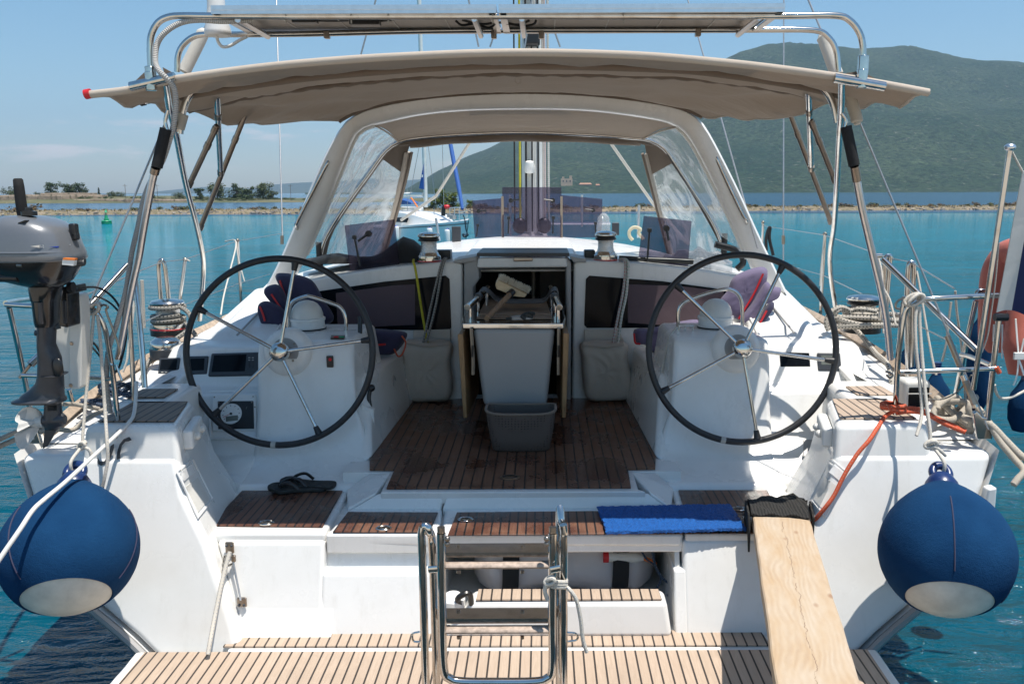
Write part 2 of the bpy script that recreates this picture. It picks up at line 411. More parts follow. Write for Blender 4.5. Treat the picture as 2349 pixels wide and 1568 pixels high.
    def build(s, name, mat, parent=None, smooth=40, bevel=0, bseg=3, sub=0, label=None, fix=True):
        me = bpy.data.meshes.new(name)
        off = worldloc(parent) if parent is not None else V((0, 0, 0))
        me.from_pydata([tuple(p - off) for p in s.v], [], s.f)
        mats = mat if isinstance(mat, (list, tuple)) else [mat]
        for m in mats: me.materials.append(M[m] if isinstance(m, str) else m)
        if len(mats) > 1: me.polygons.foreach_set('material_index', s.mi)
        if any(u != (0, 0) for u in s.uv):
            ul = me.uv_layers.new(name='uv')
            for p in me.polygons:
                us = [s.uv[me.loops[li].vertex_index] for li in p.loop_indices]
                wrap = max(u[0] for u in us) - min(u[0] for u in us) > .5
                for li, u in zip(p.loop_indices, us): ul.data[li].uv = (u[0] + 1 if wrap and u[0] < .5 else u[0], u[1])
        if fix:
            bm = bmesh.new(); bm.from_mesh(me); bmesh.ops.recalc_face_normals(bm, faces=bm.faces); bm.to_mesh(me); bm.free()
        if smooth:
            me.polygons.foreach_set('use_smooth', [True] * len(me.polygons)); me.set_sharp_from_angle(angle=R(smooth))
        me.update()
        o = bpy.data.objects.new(name, me); COL.objects.link(o)
        if parent is not None: o.parent = parent
        if bevel:
            b = o.modifiers.new('bevel', 'BEVEL'); b.width = bevel; b.segments = bseg; b.limit_method = 'ANGLE'; b.angle_limit = R(28); b.harden_normals = False
            me.polygons.foreach_set('use_smooth', [True] * len(me.polygons)); me.set_sharp_from_angle(angle=R(180))
            w = o.modifiers.new('wn', 'WEIGHTED_NORMAL'); w.keep_sharp = False; w.weight = 60
        if sub:
            q = o.modifiers.new('sub', 'SUBSURF'); q.levels = sub; q.render_levels = sub
        if label: o['label'] = label
        return o
def worldloc(o):
    p = V((0, 0, 0))
    while o is not None: p = p + o.location; o = o.parent
    return p
def tag(o, label, cat, group=None):
    o['label'] = label; o['category'] = cat
    if group: o['group'] = group
    return o
def thing(name, label, cat, loc, group=None):
    o = bpy.data.objects.new(name, None); COL.objects.link(o); o.location = V(loc); o.empty_display_size = .1
    return tag(o, label, cat, group)
def struct(o, kind='structure'): o['kind'] = kind; return o
def tb(pts, r, smooth=6, seg=10, **k): return MB().tube(pts, r, seg, smooth, **k)
def resample(pts, n):
    pts = [V(p) for p in pts]; L = [0]
    for a, b in zip(pts, pts[1:]): L.append(L[-1] + (b - a).length)
    out = []; j = 0
    for i in range(n):
        t = L[-1] * i / (n - 1)
        while j < len(L) - 2 and L[j + 1] < t: j += 1
        f = (t - L[j]) / max(1e-9, L[j + 1] - L[j]); out.append(pts[j].lerp(pts[j + 1], f))
    return out
def smoothstep(a, b, x):
    t = max(0, min(1, (x - a) / (b - a))); return t * t * (3 - 2 * t)
from mathutils import noise as MN
def fbm(p, o=5):
    return MN.fractal(V(p), 1.0, 2.0, o)
def mapx(x): return X0 + x
# ================================================================= light, sky
SUN = V((.23, -.155, 1)).normalized()
w = bpy.data.worlds.new('World'); SC.world = w; w.use_nodes = True
nt = w.node_tree; bg = nt.nodes['Background']
sky = nt.nodes.new('ShaderNodeTexSky'); sky.sky_type = 'NISHITA'; sky.sun_disc = False
sky.sun_elevation = math.asin(SUN.z); sky.sun_rotation = math.atan2(SUN.x, SUN.y)
sky.air_density = 1.0; sky.dust_density = .6; sky.ozone_density = 3.0
tc = nt.nodes.new('ShaderNodeTexCoord'); mp = nt.nodes.new('ShaderNodeMapping'); mp.inputs['Scale'].default_value = (3.2, 3.2, 15)
no = nt.nodes.new('ShaderNodeTexNoise'); no.inputs['Scale'].default_value = 3.4; no.inputs['Detail'].default_value = 6; no.inputs['Roughness'].default_value = .58
nt.links.new(tc.outputs['Generated'], mp.inputs[0]); nt.links.new(mp.outputs[0], no.inputs['Vector'])
rp = nt.nodes.new('ShaderNodeValToRGB'); rp.color_ramp.elements[0].position = .535; rp.color_ramp.elements[1].position = .66
rp.color_ramp.elements[1].color = (.75, .75, .75, 1)
nt.links.new(no.outputs['Fac'], rp.inputs[0])
sp = nt.nodes.new('ShaderNodeSeparateXYZ'); nt.links.new(tc.outputs['Generated'], sp.inputs[0])
mr = nt.nodes.new('ShaderNodeValToRGB'); e = mr.color_ramp.elements
e[0].position = .022; e[0].color = (0, 0, 0, 1); e[1].position = .045; e[1].color = (1, 1, 1, 1)
e.new(.062).color = (1, 1, 1, 1); e.new(.085).color = (0, 0, 0, 1)
nt.links.new(sp.outputs['Z'], mr.inputs[0])
mu = nt.nodes.new('ShaderNodeMath'); mu.operation = 'MULTIPLY'; nt.links.new(rp.outputs[0], mu.inputs[0]); nt.links.new(mr.outputs[0], mu.inputs[1])
mx = nt.nodes.new('ShaderNodeMix'); mx.data_type = 'RGBA'; mx.inputs[7].default_value = (8.6, 7.4, 7.0, 1)
nt.links.new(mu.outputs[0], mx.inputs[0]); hs = nt.nodes.new('ShaderNodeHueSaturation'); hs.inputs['Saturation'].default_value = 1.16; hs.inputs['Hue'].default_value = .488; nt.links.new(sky.outputs[0], hs.inputs['Color']); nt.links.new(hs.outputs[0], mx.inputs[6]); nt.links.new(mx.outputs[2], bg.inputs['Color'])
bg.inputs['Strength'].default_value = .105
sl = bpy.data.lights.new('sun', 'SUN'); sl.energy = 5.0; sl.angle = R(.53); sl.color = (1, .945, .86)
so = bpy.data.objects.new('sun', sl); COL.objects.link(so); so.rotation_euler = SUN.to_track_quat('Z', 'Y').to_euler(); so.location = (0, -5, 20)
SC.view_settings.view_transform = 'Standard'; SC.view_settings.look = 'None'; SC.view_settings.exposure = 0.42; SC.view_settings.gamma = 1
SC.cycles.max_bounces = 9; SC.cycles.transparent_max_bounces = 24; SC.cycles.volume_bounces = 0; SC.cycles.caustics_reflective = False; SC.cycles.caustics_refractive = False
SC.cycles.sample_clamp_indirect = 6
# ================================================================= water
def water_mat(name, c_near, c_far, near, far, scale, strength, rough):
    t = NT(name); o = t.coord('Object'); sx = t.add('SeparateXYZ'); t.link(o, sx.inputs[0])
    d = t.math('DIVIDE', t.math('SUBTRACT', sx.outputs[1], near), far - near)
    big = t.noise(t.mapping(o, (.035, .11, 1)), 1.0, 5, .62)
    c = t.mix(t.ramp(t.math('ADD', d, t.math('MULTIPLY', t.math('SUBTRACT', big, .5), .9)), [(0., 0.), (1., 1.)]), c_near, c_far)  # base colour brightens with distance, standing in for grazing sky reflection
    n1 = t.noise(t.mapping(o, (1.0, 2.1, 1)), scale, 5, .62, .6)
    n2 = t.noise(t.mapping(o, (.9, 2.6, 1)), scale * .22, 4, .6, .4)
    gust = t.math('MULTIPLY_ADD', t.ramp(t.noise(t.mapping(o, (.05, .16, 1)), 1.3, 4, .6), [(.36, 0.), (.64, 1.)]), 1.0, .45)
    h = t.math('MULTIPLY', gust, t.math('ADD', t.math('MULTIPLY', n1, .5), t.math('MULTIPLY', n2, 1.6)))
    t.set(Base_Color=c, Roughness=rough, IOR=1.33, Normal=t.bump(h, strength, .19))
    return t.m
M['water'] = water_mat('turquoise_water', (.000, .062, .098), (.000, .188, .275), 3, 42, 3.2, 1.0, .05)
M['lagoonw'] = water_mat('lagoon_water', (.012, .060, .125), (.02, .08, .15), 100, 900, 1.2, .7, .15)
m = MB()
ys = [-60, -10, -2, 0] + [1 + i * .5 for i in range(20)] + [12, 16, 22, 30, 45, 70, 140]
m.grid([[V((x, y, 0)) for x in (-3000, -400, -60, -15, -6, 6, 15, 60, 400, 3000)] for y in ys])
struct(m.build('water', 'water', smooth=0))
m = MB(); m.grid([[V((x, y, .012)) for x in (-6000, -400, 400, 6000)] for y in (84, 140, 400, 1200, 7500)])
struct(m.build('lagoon', 'lagoonw', smooth=0))
# ================================================================= the quay the photograph is taken from
t = NT('quay_concrete'); o = t.coord(); n = t.noise(o, 1.2, 7, .65); n2 = t.noise(o, 25, 4, .7)
c = t.mix(t.ramp(n, [(.3, 0.), (.7, 1.)]), (.50, .44, .36), (.38, .33, .27)); c = t.mix(t.math('MULTIPLY', n2, .4), c, (.25, .22, .18))
t.set(Base_Color=c, Roughness=.9, Normal=t.bump(n2, .5, .01)); M['quay'] = t.m
q_ = MB().hexa([V((-60, 1.45, -1)), V((60, 1.45, -1)), V((60, 1.45, .70)), V((-60, 1.45, .70))], [V((-60, -40, -1)), V((60, -40, -1)), V((60, -40, .78)), V((-60, -40, .78))]); struct(q_.build('quay', 'quay', smooth=0, bevel=.03))
# ================================================================= stony spit
t = NT('spit_ground'); o = t.coord(); n = t.noise(o, .5, 8, .7); n2 = t.noise(o, 3, 4, .6)
c = t.mix(t.ramp(n, [(.35, 0.), (.65, 1.)]), (.30, .24, .17), (.17, .14, .085)); c = t.mix(t.ramp(n2, [(.5, 0.), (.65, 1.)]), c, (.10, .10, .05))
t.set(Base_Color=c, Roughness=.95, Normal=t.bump(n2, 1., .3)); M['spit'] = t.m
def spit_y(x):                                   # front edge of the spit (nearer on the left)
    return 86 + (x + 60) * .10 + 1.5 * math.sin(x * .11)
rows = []; prof = ((-.6, -.2), (.15, .10), (.5, .26), (1.6, .38), (4.0, .42), (6.0, .36), (8.0, .15), (9.5, -.2))
for i in range(261):
    x = -130 + i
    rows.append([V((x, spit_y(x) + dy + .5 * fbm((x * .3, dy, 1)), z + (.09 * fbm((x * .55, dy * 1.7, 5)) if z > 0 else 0) )) for dy, z in prof])
struct(MB().grid(rows).build('spit', 'spit', smooth=70))
M['stone'] = plain('spit_stones', (.34, .29, .24), .9, var=.45, scale=1.2)
m = MB(); rnd = random.Random(3)
for i in range(900):
    x = rnd.uniform(-75, 100); dy = abs(rnd.gauss(0, .6)); r = rnd.uniform(.05, .19)
    p = V((x, spit_y(x) - .1 + dy, .02 + .3 * min(dy, 1.1) + rnd.uniform(0, .05)))
    q = [p + V((rnd.uniform(-1, 1) * r * 1.5, rnd.uniform(-1, 1) * r, rnd.uniform(-.6, .8) * r)) for _ in range(8)]
    rot = rnd.uniform(0, 3)
    m.box(p, (r * rnd.uniform(1.2, 2.6), r * 1.3, r * rnd.uniform(.7, 1.2)), Matrix.Rotation(rot, 3, 'Z') @ Matrix.Rotation(rnd.uniform(-.4, .4), 3, 'X'))
so_ = m.build('shore_stones', 'stone', smooth=0); struct(so_, 'stuff')
def leaf_mat(name, a, b, sc=1.2):
    t = NT(name); o = t.coord(); n = t.noise(o, sc, 4, .6); oi = t.add('ObjectInfo')
    c = t.mix(t.ramp(n, [(.35, 0.), (.65, 1.)]), a, b)
    t.set(Base_Color=c, Roughness=.8); t.b.inputs['Specular IOR Level'].default_value = .2
    M[name] = t.m
leaf_mat('bush_green', (.060, .072, .024), (.12, .12, .045)); leaf_mat('bush_brown', (.10, .066, .034), (.17, .12, .065))
leaf_mat('bush_olive', (.08, .082, .032), (.15, .135, .06))
leaf_mat('crown_dark', (.030, .050, .022), (.060, .085, .036), .5); leaf_mat('crown_mid', (.050, .068, .032), (.09, .11, .05), .5)
leaf_mat('crown_bright', (.07, .10, .02), (.13, .16, .04), .5)
leaf_mat('dry_grass', (.24, .19, .10), (.33, .27, .15))
M['trunk'] = plain('tree_bark', (.13, .10, .075), .9, var=.3, scale=3)
def leaves(m, c, r, n, size, rnd, flat=.8):
    for _ in range(n):
        d = V((rnd.gauss(0, 1), rnd.gauss(0, 1), rnd.gauss(0, 1))).normalized() * (r * rnd.uniform(.35, 1.05)); d.z *= flat
        p = c + d; a = V((rnd.gauss(0, 1), rnd.gauss(0, 1), rnd.gauss(0, .7))).normalized(); b = a.cross(d + V((.01, .02, .3))).normalized(); s = size * rnd.uniform(.6, 1.3)
        m.poly([p - a * s, p + b * s * .55, p + a * s, p - b * s * .55])
def bush_mesh(seed, mat, r=.55, n=240):
    rnd = random.Random(seed); m = MB()
    for k in range(6):
        c = V((rnd.uniform(-.7, .7) * r * 1.5, rnd.uniform(-.4, .4) * r, r * rnd.uniform(.25, .7)))
        leaves(m, c, r * rnd.uniform(.4, .75), n // 6, r * .16, rnd)
    return m
protos = []
kinds = [('bush_green', 'low green bush growing among stones on the narrow spit', 'green bushes on the spit'),
         ('bush_brown', 'dry brown bush growing among stones on the narrow spit', 'brown bushes on the spit'),
         ('bush_olive', 'olive tinted scrub bush growing along the narrow stony spit', 'olive bushes on the spit')]
for k, (mt, lb, gp) in enumerate(kinds):
    o = bush_mesh(20 + k, mt).build('bush', mt, smooth=0, fix=False); tag(o, lb, 'bush', gp); protos.append(o)
rnd = random.Random(11); used = set()
for i in range(120):
    x = -66 + i * 1.32 + rnd.uniform(-.8, .8); k = rnd.choice((0, 1, 1, 2)); src = protos[k]
    if k in used: o = src.copy(); COL.objects.link(o)
    else: o = src; used.add(k)
    s = rnd.uniform(.4, .9) * (1.45 if rnd.random() < .15 else 1)
    o.location = (x, spit_y(x) + rnd.uniform(.7, 4.5), .36); o.scale = (s * rnd.uniform(1.1, 2.0), s, s * rnd.uniform(.7, 1.1)); o.rotation_euler = (0, 0, rnd.uniform(0, 6.28))
m = MB(); rnd = random.Random(5)
for i in range(5000):
    x = rnd.uniform(-75, 100); p = V((x, spit_y(x) + rnd.uniform(.5, 5), .33)); h = rnd.uniform(.08, .28); a = rnd.uniform(0, 3.14); dx = V((math.cos(a), math.sin(a), 0)) * .09
    m.poly([p - dx, p + dx, p + V((rnd.uniform(-.1, .1), 0, h))])
struct(m.build('dry_grass', 'dry_grass', smooth=0, fix=False), 'stuff')
# ================================================================= far shore on the left with fort wall
t = NT('shore_ground'); o = t.coord(); n = t.noise(o, .06, 7, .7); n2 = t.noise(o, .4, 5, .7)
c = t.mix(t.ramp(n, [(.4, 0.), (.6, 1.)]), (.13, .115, .06), (.06, .075, .032)); c = t.mix(t.ramp(n2, [(.58, 0.), (.72, 1.)]), c, (.25, .20, .13))
t.set(Base_Color=c, Roughness=.95); M['shore'] = t.m
rows = []
for i in range(121):
    x = -175 + i * 1.25
    fx = smoothstep(-25, -60, x)
    h = .45 + .75 * smoothstep(-88, -104, x) + .15 * fx
    rows.append([V((x, 196 + (x + 100) * .25 * 0 + dy + 2 * fbm((x * .05, dy * .05, 2)), z * h + .25 * fbm((x * .2, dy * .2, 9)) - (.4 if z == 0 else 0))) for dy, z in ((0, 0), (3, .35), (10, .6), (22, .9), (40, 1.), (60, 1.), (80, 0))])
struct(MB().grid(rows).build('far_shore', 'shore', smooth=70))
t = NT('fort_stone'); o = t.coord(); n = t.noise(o, .35, 7, .75); n2 = t.noise(t.mapping(o, (2, 2, .6)), .8, 5, .7)
c = t.mix(t.ramp(n, [(.35, 0.), (.65, 1.)]), (.40, .31, .235), (.25, .19, .14)); c = t.mix(t.ramp(n2, [(.55, 0.), (.62, 1.)]), c, (.13, .11, .07))
t.set(Base_Color=c, Roughness=.95, Normal=t.bump(n2, .8, .3)); M['fort'] = t.m
def wallrun(name, pts, h, th, label):
    m = MB(); rnd = random.Random(len(pts))
    for (x0, y0, z0), (x1, y1, z1) in zip(pts, pts[1:]):
        nseg = max(2, int(abs(x1 - x0) / 2.5)); rows = []
        for i in range(nseg + 1):
            f = i / nseg; x = x0 + (x1 - x0) * f; y = y0 + (y1 - y0) * f; hh = h * (1 + .12 * fbm((x * .3, y, 3))); z = z0 + (z1 - z0) * f
            rows.append([V((x, y, z - 1.5)), V((x, y + .25, z + hh * .8)), V((x, y + .4, z + hh)), V((x, y + th, z + hh)), V((x, y + th, z - 1.5))])
        m.grid(rows)
        m.poly(rows[0]); m.poly(rows[-1][::-1])
    return tag(m.build(name, 'fort', smooth=0), label, 'wall')
wallrun('fort_wall', [(-150, 206, .1), (-128, 204, .1), (-111, 205, .1), (-105, 212, .1)], 1.75, 3, 'ruined tan stone fort wall at the far left shore')
wallrun('fort_wall', [(-122, 216, 1.2), (-113, 215, 1.2), (-111, 220, 1.2)], 1.1, 2, 'upper ruined stone wall above the fort wall, beside dark trees')
wallrun('shore_wall', [(-106, 201, .1), (-90, 200, .1), (-80, 201, .0)], .75, 1.5, 'long low weathered stone quay wall below the small round trees')
# trees (crown + trunk)
def tree(x, d, base, h, wd, mt, label, seed, group=None, lean=0, shape=0):
    rnd = random.Random(seed); t0 = thing('tree', label, 'tree', (x, d, base), group)
    m = MB(); b = V((x, d, base)); top = b + V((lean, 0, h * .55)); m.tube([b - V((0, 0, .5)), b + V((lean * .4, 0, h * .25)), top], lambda t: .045 * h * (1 - .6 * t), 7)
    for k in range(4):
        e = top + V((rnd.uniform(-.35, .35) * wd, rnd.uniform(-.3, .3) * wd, h * rnd.uniform(.05, .28))); m.tube([top - V((0, 0, h * rnd.uniform(.05, .25))), e], lambda t: .018 * h * (1 - .7 * t), 5)
    m.build('trunk', 'trunk', t0)
    m = MB()
    if shape == 1:
        for k in range(9):
            f = k / 8; leaves(m, b + V((0, 0, h * (.12 + .82 * f))), wd * .5 * (1.05 - f) + .1, 55, h * .045, rnd, 1.2)
    else:
        for k in range(20):
            a = rnd.uniform(0, 6.28); q = rnd.uniform(.05, .42) * wd; z = h * rnd.uniform(.16, .84)
            rr = wd * rnd.uniform(.14, .25) * (1.25 - .45 * z / h)
            leaves(m, b + V((math.cos(a) * q + lean, math.sin(a) * q, z)), rr, 80, h * .042, rnd)
    m.build('crown', mt, t0, smooth=0, fix=False)
    return t0
def px_tree(px, ptop, pbase, pw, d, *a, **k):
    b = U(px, pbase, d); tp = U(px, ptop, d); return tree(b.x, d, b.z - .3, (tp.z - b.z) * 1.08 + .3, pw * 1.15 * d / F, *a, **k)
TR = [(25, 428, 452, 34, 224, 'crown_mid', 'small olive green tree behind the outboard motor on the far left shore'),
      (118, 418, 450, 30, 222, 'crown_dark', 'slender rounded tree left of the two tall dark trees'),
      (158, 418, 454, 34, 220, 'crown_dark', 'tall dark tree, left one of the two big crowns on the fort'),
      (183, 419, 454, 36, 221, 'crown_dark', 'tall dark tree, right one of the two big crowns on the fort'),
      (88, 440, 452, 18, 223, 'crown_mid', 'short round bush-like tree on top of the fort wall'),
      (258, 436, 456, 26, 219, 'crown_mid', 'small round pale green tree to the right of the cypress'),
      (275, 440, 456, 20, 220, 'crown_mid', 'smallest round tree at the right end of the fort shore'),
      (210, 447, 458, 20, 215, 'crown_dark', 'low dark shrubby tree at the foot of the big dark trees'),
      (412, 441, 460, 30, 226, 'crown_mid', 'wide low tree seen just left of the bimini pole on the far shore'),
      (458, 430, 460, 22, 225, 'crown_dark', 'narrow tree standing between the crossing bimini struts on the far shore'),
      (500, 418, 462, 46, 224, 'crown_mid', 'broad pale crowned tree behind the lowest bimini strut'),
      (545, 421, 463, 40, 226, 'crown_dark', 'dense dark tree, left one of the right-hand clump'),
      (570, 423, 463, 34, 223, 'crown_dark', 'dense dark tree, middle one of the right-hand clump'),
      (605, 419, 463, 44, 224, 'crown_mid', 'tall tree, the highest of the right-hand clump on the far shore'),
      (625, 435, 463, 26, 222, 'crown_mid', 'low tree at the right end of the far shore clump'),
      (480, 450, 463, 40, 219, 'crown_mid', 'low spreading shrub below the pale crowned tree'),
      (585, 453, 466, 44, 214, 'crown_dark', 'low wide shrub in front of the right-hand tree clump')]
for i, q in enumerate(TR): px_tree(*q[:6], q[6], 50 + i)
px_tree(228, 432, 456, 8, 218, 'crown_dark', 'thin dark cypress between the fort trees', 99, shape=1)
px_tree(354, 446, 461, 12, 218, 'crown_dark', 'small pointed dark conifer behind the slanting rail tube', 98, shape=1)
# trees and bushes at the island end, seen through the open windscreen
px_tree(1016, 432, 472, 34, 92, 'crown_bright', 'yellow green tree behind the anchored yacht mast, taller one', 81)
px_tree(1040, 440, 474, 30, 93, 'crown_bright', 'rounded yellow green tree to the right of the taller one', 82)
px_tree(994, 455, 476, 20, 91, 'crown_bright', 'small yellow green bush tree next to the anchored yacht', 83)
px_tree(1080, 456, 474, 24, 94, 'crown_bright', 'small round tree at the left edge of the smoked hatch panels', 84)
px_tree(1535, 456, 470, 34, 104, 'crown_mid', 'small spreading shrub tree on the spit behind the right side window', 85)
rnd = random.Random(31)
sp_ = bush_mesh(77, 'crown_mid', 1., 260).build('bush', 'crown_mid', smooth=0, fix=False); tag(sp_, 'low green scrub bush on the far left shore', 'bush', 'scrub bushes on the far shore'); first = True
for i in range(46):
    x = -132 + i * 1.75 + rnd.uniform(-.8, .8)
    if first: o = sp_; first = False
    else: o = sp_.copy(); COL.objects.link(o)
    sc = rnd.uniform(.35, .75); o.location = (x, rnd.uniform(203, 224), .35 + .75 * smoothstep(-88, -104, x) * .8); o.scale = (sc * rnd.uniform(1.3, 3.0), sc, sc * rnd.uniform(.6, 1.1)); o.rotation_euler = (0, 0, rnd.uniform(-.4, .4))
# poles on the shore
for px, lb in ((290, 'thin grey utility pole right of the round trees'), (363, 'thin utility pole beside the pointed conifer'), (668, 'lone thin utility pole at the right end of the far shore')):
    b = U(px, 468, 200); o = MB().tube([b, b + V((0, 0, 4.4))], .05, 6); o.tube([b + V((-.5, 0, 4.1)), b + V((.5, 0, 4.1))], .03, 5)
    tag(o.build('utility_pole', 'trunk'), lb, 'pole')
# ================================================================= mountain and hills
def hill_mat(name, a, b, spots, sc):
    t = NT(name); o = t.coord(); n = t.noise(o, sc, 8, .7); n2 = t.noise(o, sc * 22, 5, .72); n3 = t.noise(t.mapping(o, (1, 1, 2.)), sc * 3.2, 6, .7)
    c = t.mix(t.ramp(n, [(.35, 0.), (.66, 1.)]), a, b)
    c = t.mix(t.ramp(n3, [(.60, 0.), (.74, 1.)]), c, tuple(x * 1.5 for x in b))
    c = t.mix(t.math('MULTIPLY', t.ramp(t.noise(o, sc * 14, 4, .75), [(.60, 0.), (.70, 1.)]), .5), c, spots)
    c = t.mix(t.math('MULTIPLY', t.ramp(n2, [(.40, 1.), (.56, 0.)]), .85), c, tuple(x * .35 for x in a))
    t.set(Base_Color=c, Roughness=1., Normal=t.bump(t.math('ADD', n2, n3), 1., 6.)); t.b.inputs['Specular IOR Level'].default_value = .1
    M[name] = t.m
hill_mat('mountain_scrub', (.020, .046, .022), (.056, .082, .040), (.36, .34, .30), .006)
hill_mat('far_hill', (.05, .07, .05), (.08, .10, .07), (.16, .15, .12), .003)
RID = [(700, 452), (860, 447), (905, 442), (930, 434), (965, 416), (1015, 388), (1086, 354), (1188, 313), (1300, 262), (1420, 214), (1540, 178), (1640, 148), (1690, 131), (1730, 118), (1760, 108), (1790, 103), (1830, 106), (1865, 109), (1900, 110), (1950, 111), (1995, 109), (2050, 114), (2110, 120), (2160, 130), (2230, 137), (2300, 142), (2349, 150), (2500, 172), (2800, 230), (3100, 300), (3500, 420)]
def prof(tab, x):
    for (a, ya), (b, yb) in zip(tab, tab[1:]):
        if a <= x <= b: f = (x - a) / (b - a); f = f * f * (3 - 2 * f) * .3 + f * .7; return ya + (yb - ya) * f
    return tab[-1][1]
rows = []; D0, D1 = 1050, 2300
for i in range(230):
    px = 700 + i * 12.2; yr = prof(RID, px); zr = max(2, U(px, yr, D1).z)
    row = []
    for j in range(70):
        f = j / 59; d = D0 + (D1 - D0) * f; p = U(px, 440, d)
        g = .12 * f + .88 * smoothstep(-.15, 1.05, f) if f < 1 else 1 - (f - 1) * .6
        g = max(0, (g - .055) / .945) if f < 1 else g
        z = zr * g
        rel = fbm((p.x * .0022, d * .0022, 3), 6); rd = 1 - abs(fbm((p.x * .0035, d * .0014, 8), 4))
        z += (rel * .10 + (rd - .8) * .10) * zr * min(1, f * 3) * (1 - .75 * smoothstep(.75, 1, f)) + 1.6 * fbm((p.x * .03, d * .03, 2), 3) * min(1, 4 * f)
        row.append(V((p.x, d, max(z, -.5 + 2.2 * f))))
    rows.append(row)
struct(MB().grid(rows).build('mountain', 'mountain_scrub', smooth=80))
FH = [(-1500, 447), (-200, 447), (330, 443), (380, 437), (430, 432), (480, 428), (530, 430), (580, 434), (640, 422), (690, 419), (740, 417), (800, 414), (840, 409), (880, 411), (930, 414), (1000, 408), (1100, 430), (1250, 446)]
rows = []
for i in range(140):
    px = -1400 + i * 19; yr = prof(FH, px); zr = max(1, U(px, yr, 5200).z); row = []
    for j in range(24):
        f = j / 18; d = 4300 + 900 * f; p = U(px, 440, d); g = smoothstep(-.1, 1, f) if f <= 1 else 1 - (f - 1)
        row.append(V((p.x, d, zr * g * (1 + .06 * fbm((p.x * .002, d * .002, 1)) * (f < 1)) - 1 + (f > .05))))
    rows.append(row)
struct(MB().grid(rows).build('hills', 'far_hill', smooth=80))
# buildings at the foot of the mountain
M['housewall'] = plain('ochre_house_wall', (.52, .37, .25), .9, var=.15, scale=.5); M['houseroof'] = plain('orange_tile_roof', (.36, .19, .12), .9, var=.2, scale=.6)
def house(px, pyb, wpx, hpx, label, roof=True, ruin=False):
    d = 1150; b = U(px, pyb, d); wd = wpx * d / F; h = hpx * d / F; t0 = thing('house', label, 'house', (b.x, d, b.z))
    m = MB().box(b + V((0, wd * .3, h * .5 - 1.5)), (wd, wd * .6, h + 3))
    if ruin:
        m.box(b + V((-wd * .3, wd * .28, h + 1.)), (wd * .18, wd * .5, 3)); m.box(b + V((wd * .35, wd * .28, h + 1.6)), (wd * .22, wd * .5, 4))
    m.build('wall', 'housewall', t0, smooth=0)
    if roof:
        z = b.z + h; rm = MB().prism([V((b.x - wd * .55, d - 1, z)), V((b.x + wd * .55, d - 1, z)), V((b.x + wd * .42, d + wd * .3, z + h * .6)), V((b.x - wd * .42, d + wd * .3, z + h * .6))], (0, 0, .8)); rm.prism([V((b.x - wd * .55, d + wd * .62, z)), V((b.x + wd * .55, d + wd * .62, z)), V((b.x + wd * .42, d + wd * .3, z + h * .6)), V((b.x - wd * .42, d + wd * .3, z + h * .6))], (0, 0, .8)); rm.build('roof', 'houseroof', t0, smooth=0)
    for k in range(3): MB().box(b + V((wd * (-.3 + .3 * k), -.1, h * .5)), (wd * .09, .3, h * .35)).build('window', 'dark', t0, smooth=0)
house(1300, 421, 26, 11, 'square ochre ruin on the mountain foot seen through the windscreen', False, True)
house(1343, 429, 27, 5, 'long house with orange roof on the mountain foot', True)
house(1371, 430, 9, 4, 'tiny orange roofed house right of the long one', True)
# ================================================================= green buoy
b = U(244, 503, 62); t0 = thing('channel_buoy', 'green channel buoy with topmark floating before the spit', 'buoy', (b.x, b.y, 0))
k = 62 / F * .9
MB().lathe([(11 * k, -4 * k), (12 * k, -1 * k), (12.5 * k, 3 * k), (11.5 * k, 3.6 * k), (12.5 * k, 7 * k), (11 * k, 8.6 * k), (6 * k, 9 * k), (6 * k, 12 * k), (4 * k, 15 * k), (3.2 * k, 22 * k), (0, 22 * k)], (b.x, b.y, 0), seg=20).build('float', 'green', t0)
MB().tube([V((b.x, b.y, 21 * k)), V((b.x, b.y, 30 * k))], 1.1 * k, 8).build('mast', 'green', t0)
MB().lathe([(4 * k, 0), (0, 9 * k)], (b.x, b.y, 28.5 * k), (.12, 0, 1), seg=14).build('topmark', 'green', t0)
# ================================================================= haze
t = NT('haze'); t.n.remove(t.b); vo = t.add('VolumePrincipled')
vo.inputs['Color'].default_value = (.52, .75, 1, 1); vo.inputs['Density'].default_value = .00016; vo.inputs['Anisotropy'].default_value = .2
t.link(vo.outputs[0], t.out.inputs['Volume']); M['haze'] = t.m
t.m.cycles.homogeneous_volume = True if hasattr(t.m, 'cycles') else None
m = MB().box((0, 2950, 270), (14500, 6300, 542 + 2)); hz = m.build('haze', 'haze', smooth=0); struct(hz, 'stuff'); hz.display_type = 'WIRE'
from mathutils.bvhtree import BVHTree
# ================================================================= the yacht: hull, deck, cockpit
YA = bpy.data.objects.new('sailing_yacht', None); COL.objects.link(YA); YA.location = (X0, 3.2, 0)
tag(YA, 'white sailing yacht moored stern-to, seen into its teak cockpit', 'yacht')
def sx_(s, x): return X0 + s * x
def lean(z): return 3.43 - max(0, (1.05 - z)) * .29
# hull sides: sections from stern to bow
sec = [(2.0, 1.06), (1.93, .88), (1.84, .70), (1.69, .52), (1.49, .36), (1.30, .19), (1.0, .05), (.5, -.1), (0, -.2)]
rows = []
for y, k, dz in ((0, 1., 0), (.8, 1.01, .08), (2, 1.025, .14), (4, 1.0, .19), (6, .93, .21), (8, .78, .23), (9.5, .6, .24), (10.8, .36, .24), (11.8, .08, .24)):
    r = []
    for s in (-1, 1):
        q = [V((sx_(s, x * k), (lean(z) if y == 0 else 3.43 + y), z + dz * max(0, z))) for x, z in sec]
        r += q if s == -1 else q[::-1][1:]
    rows.append(r)
MB().grid(rows).build('hull', 'gel', YA, smooth=50)
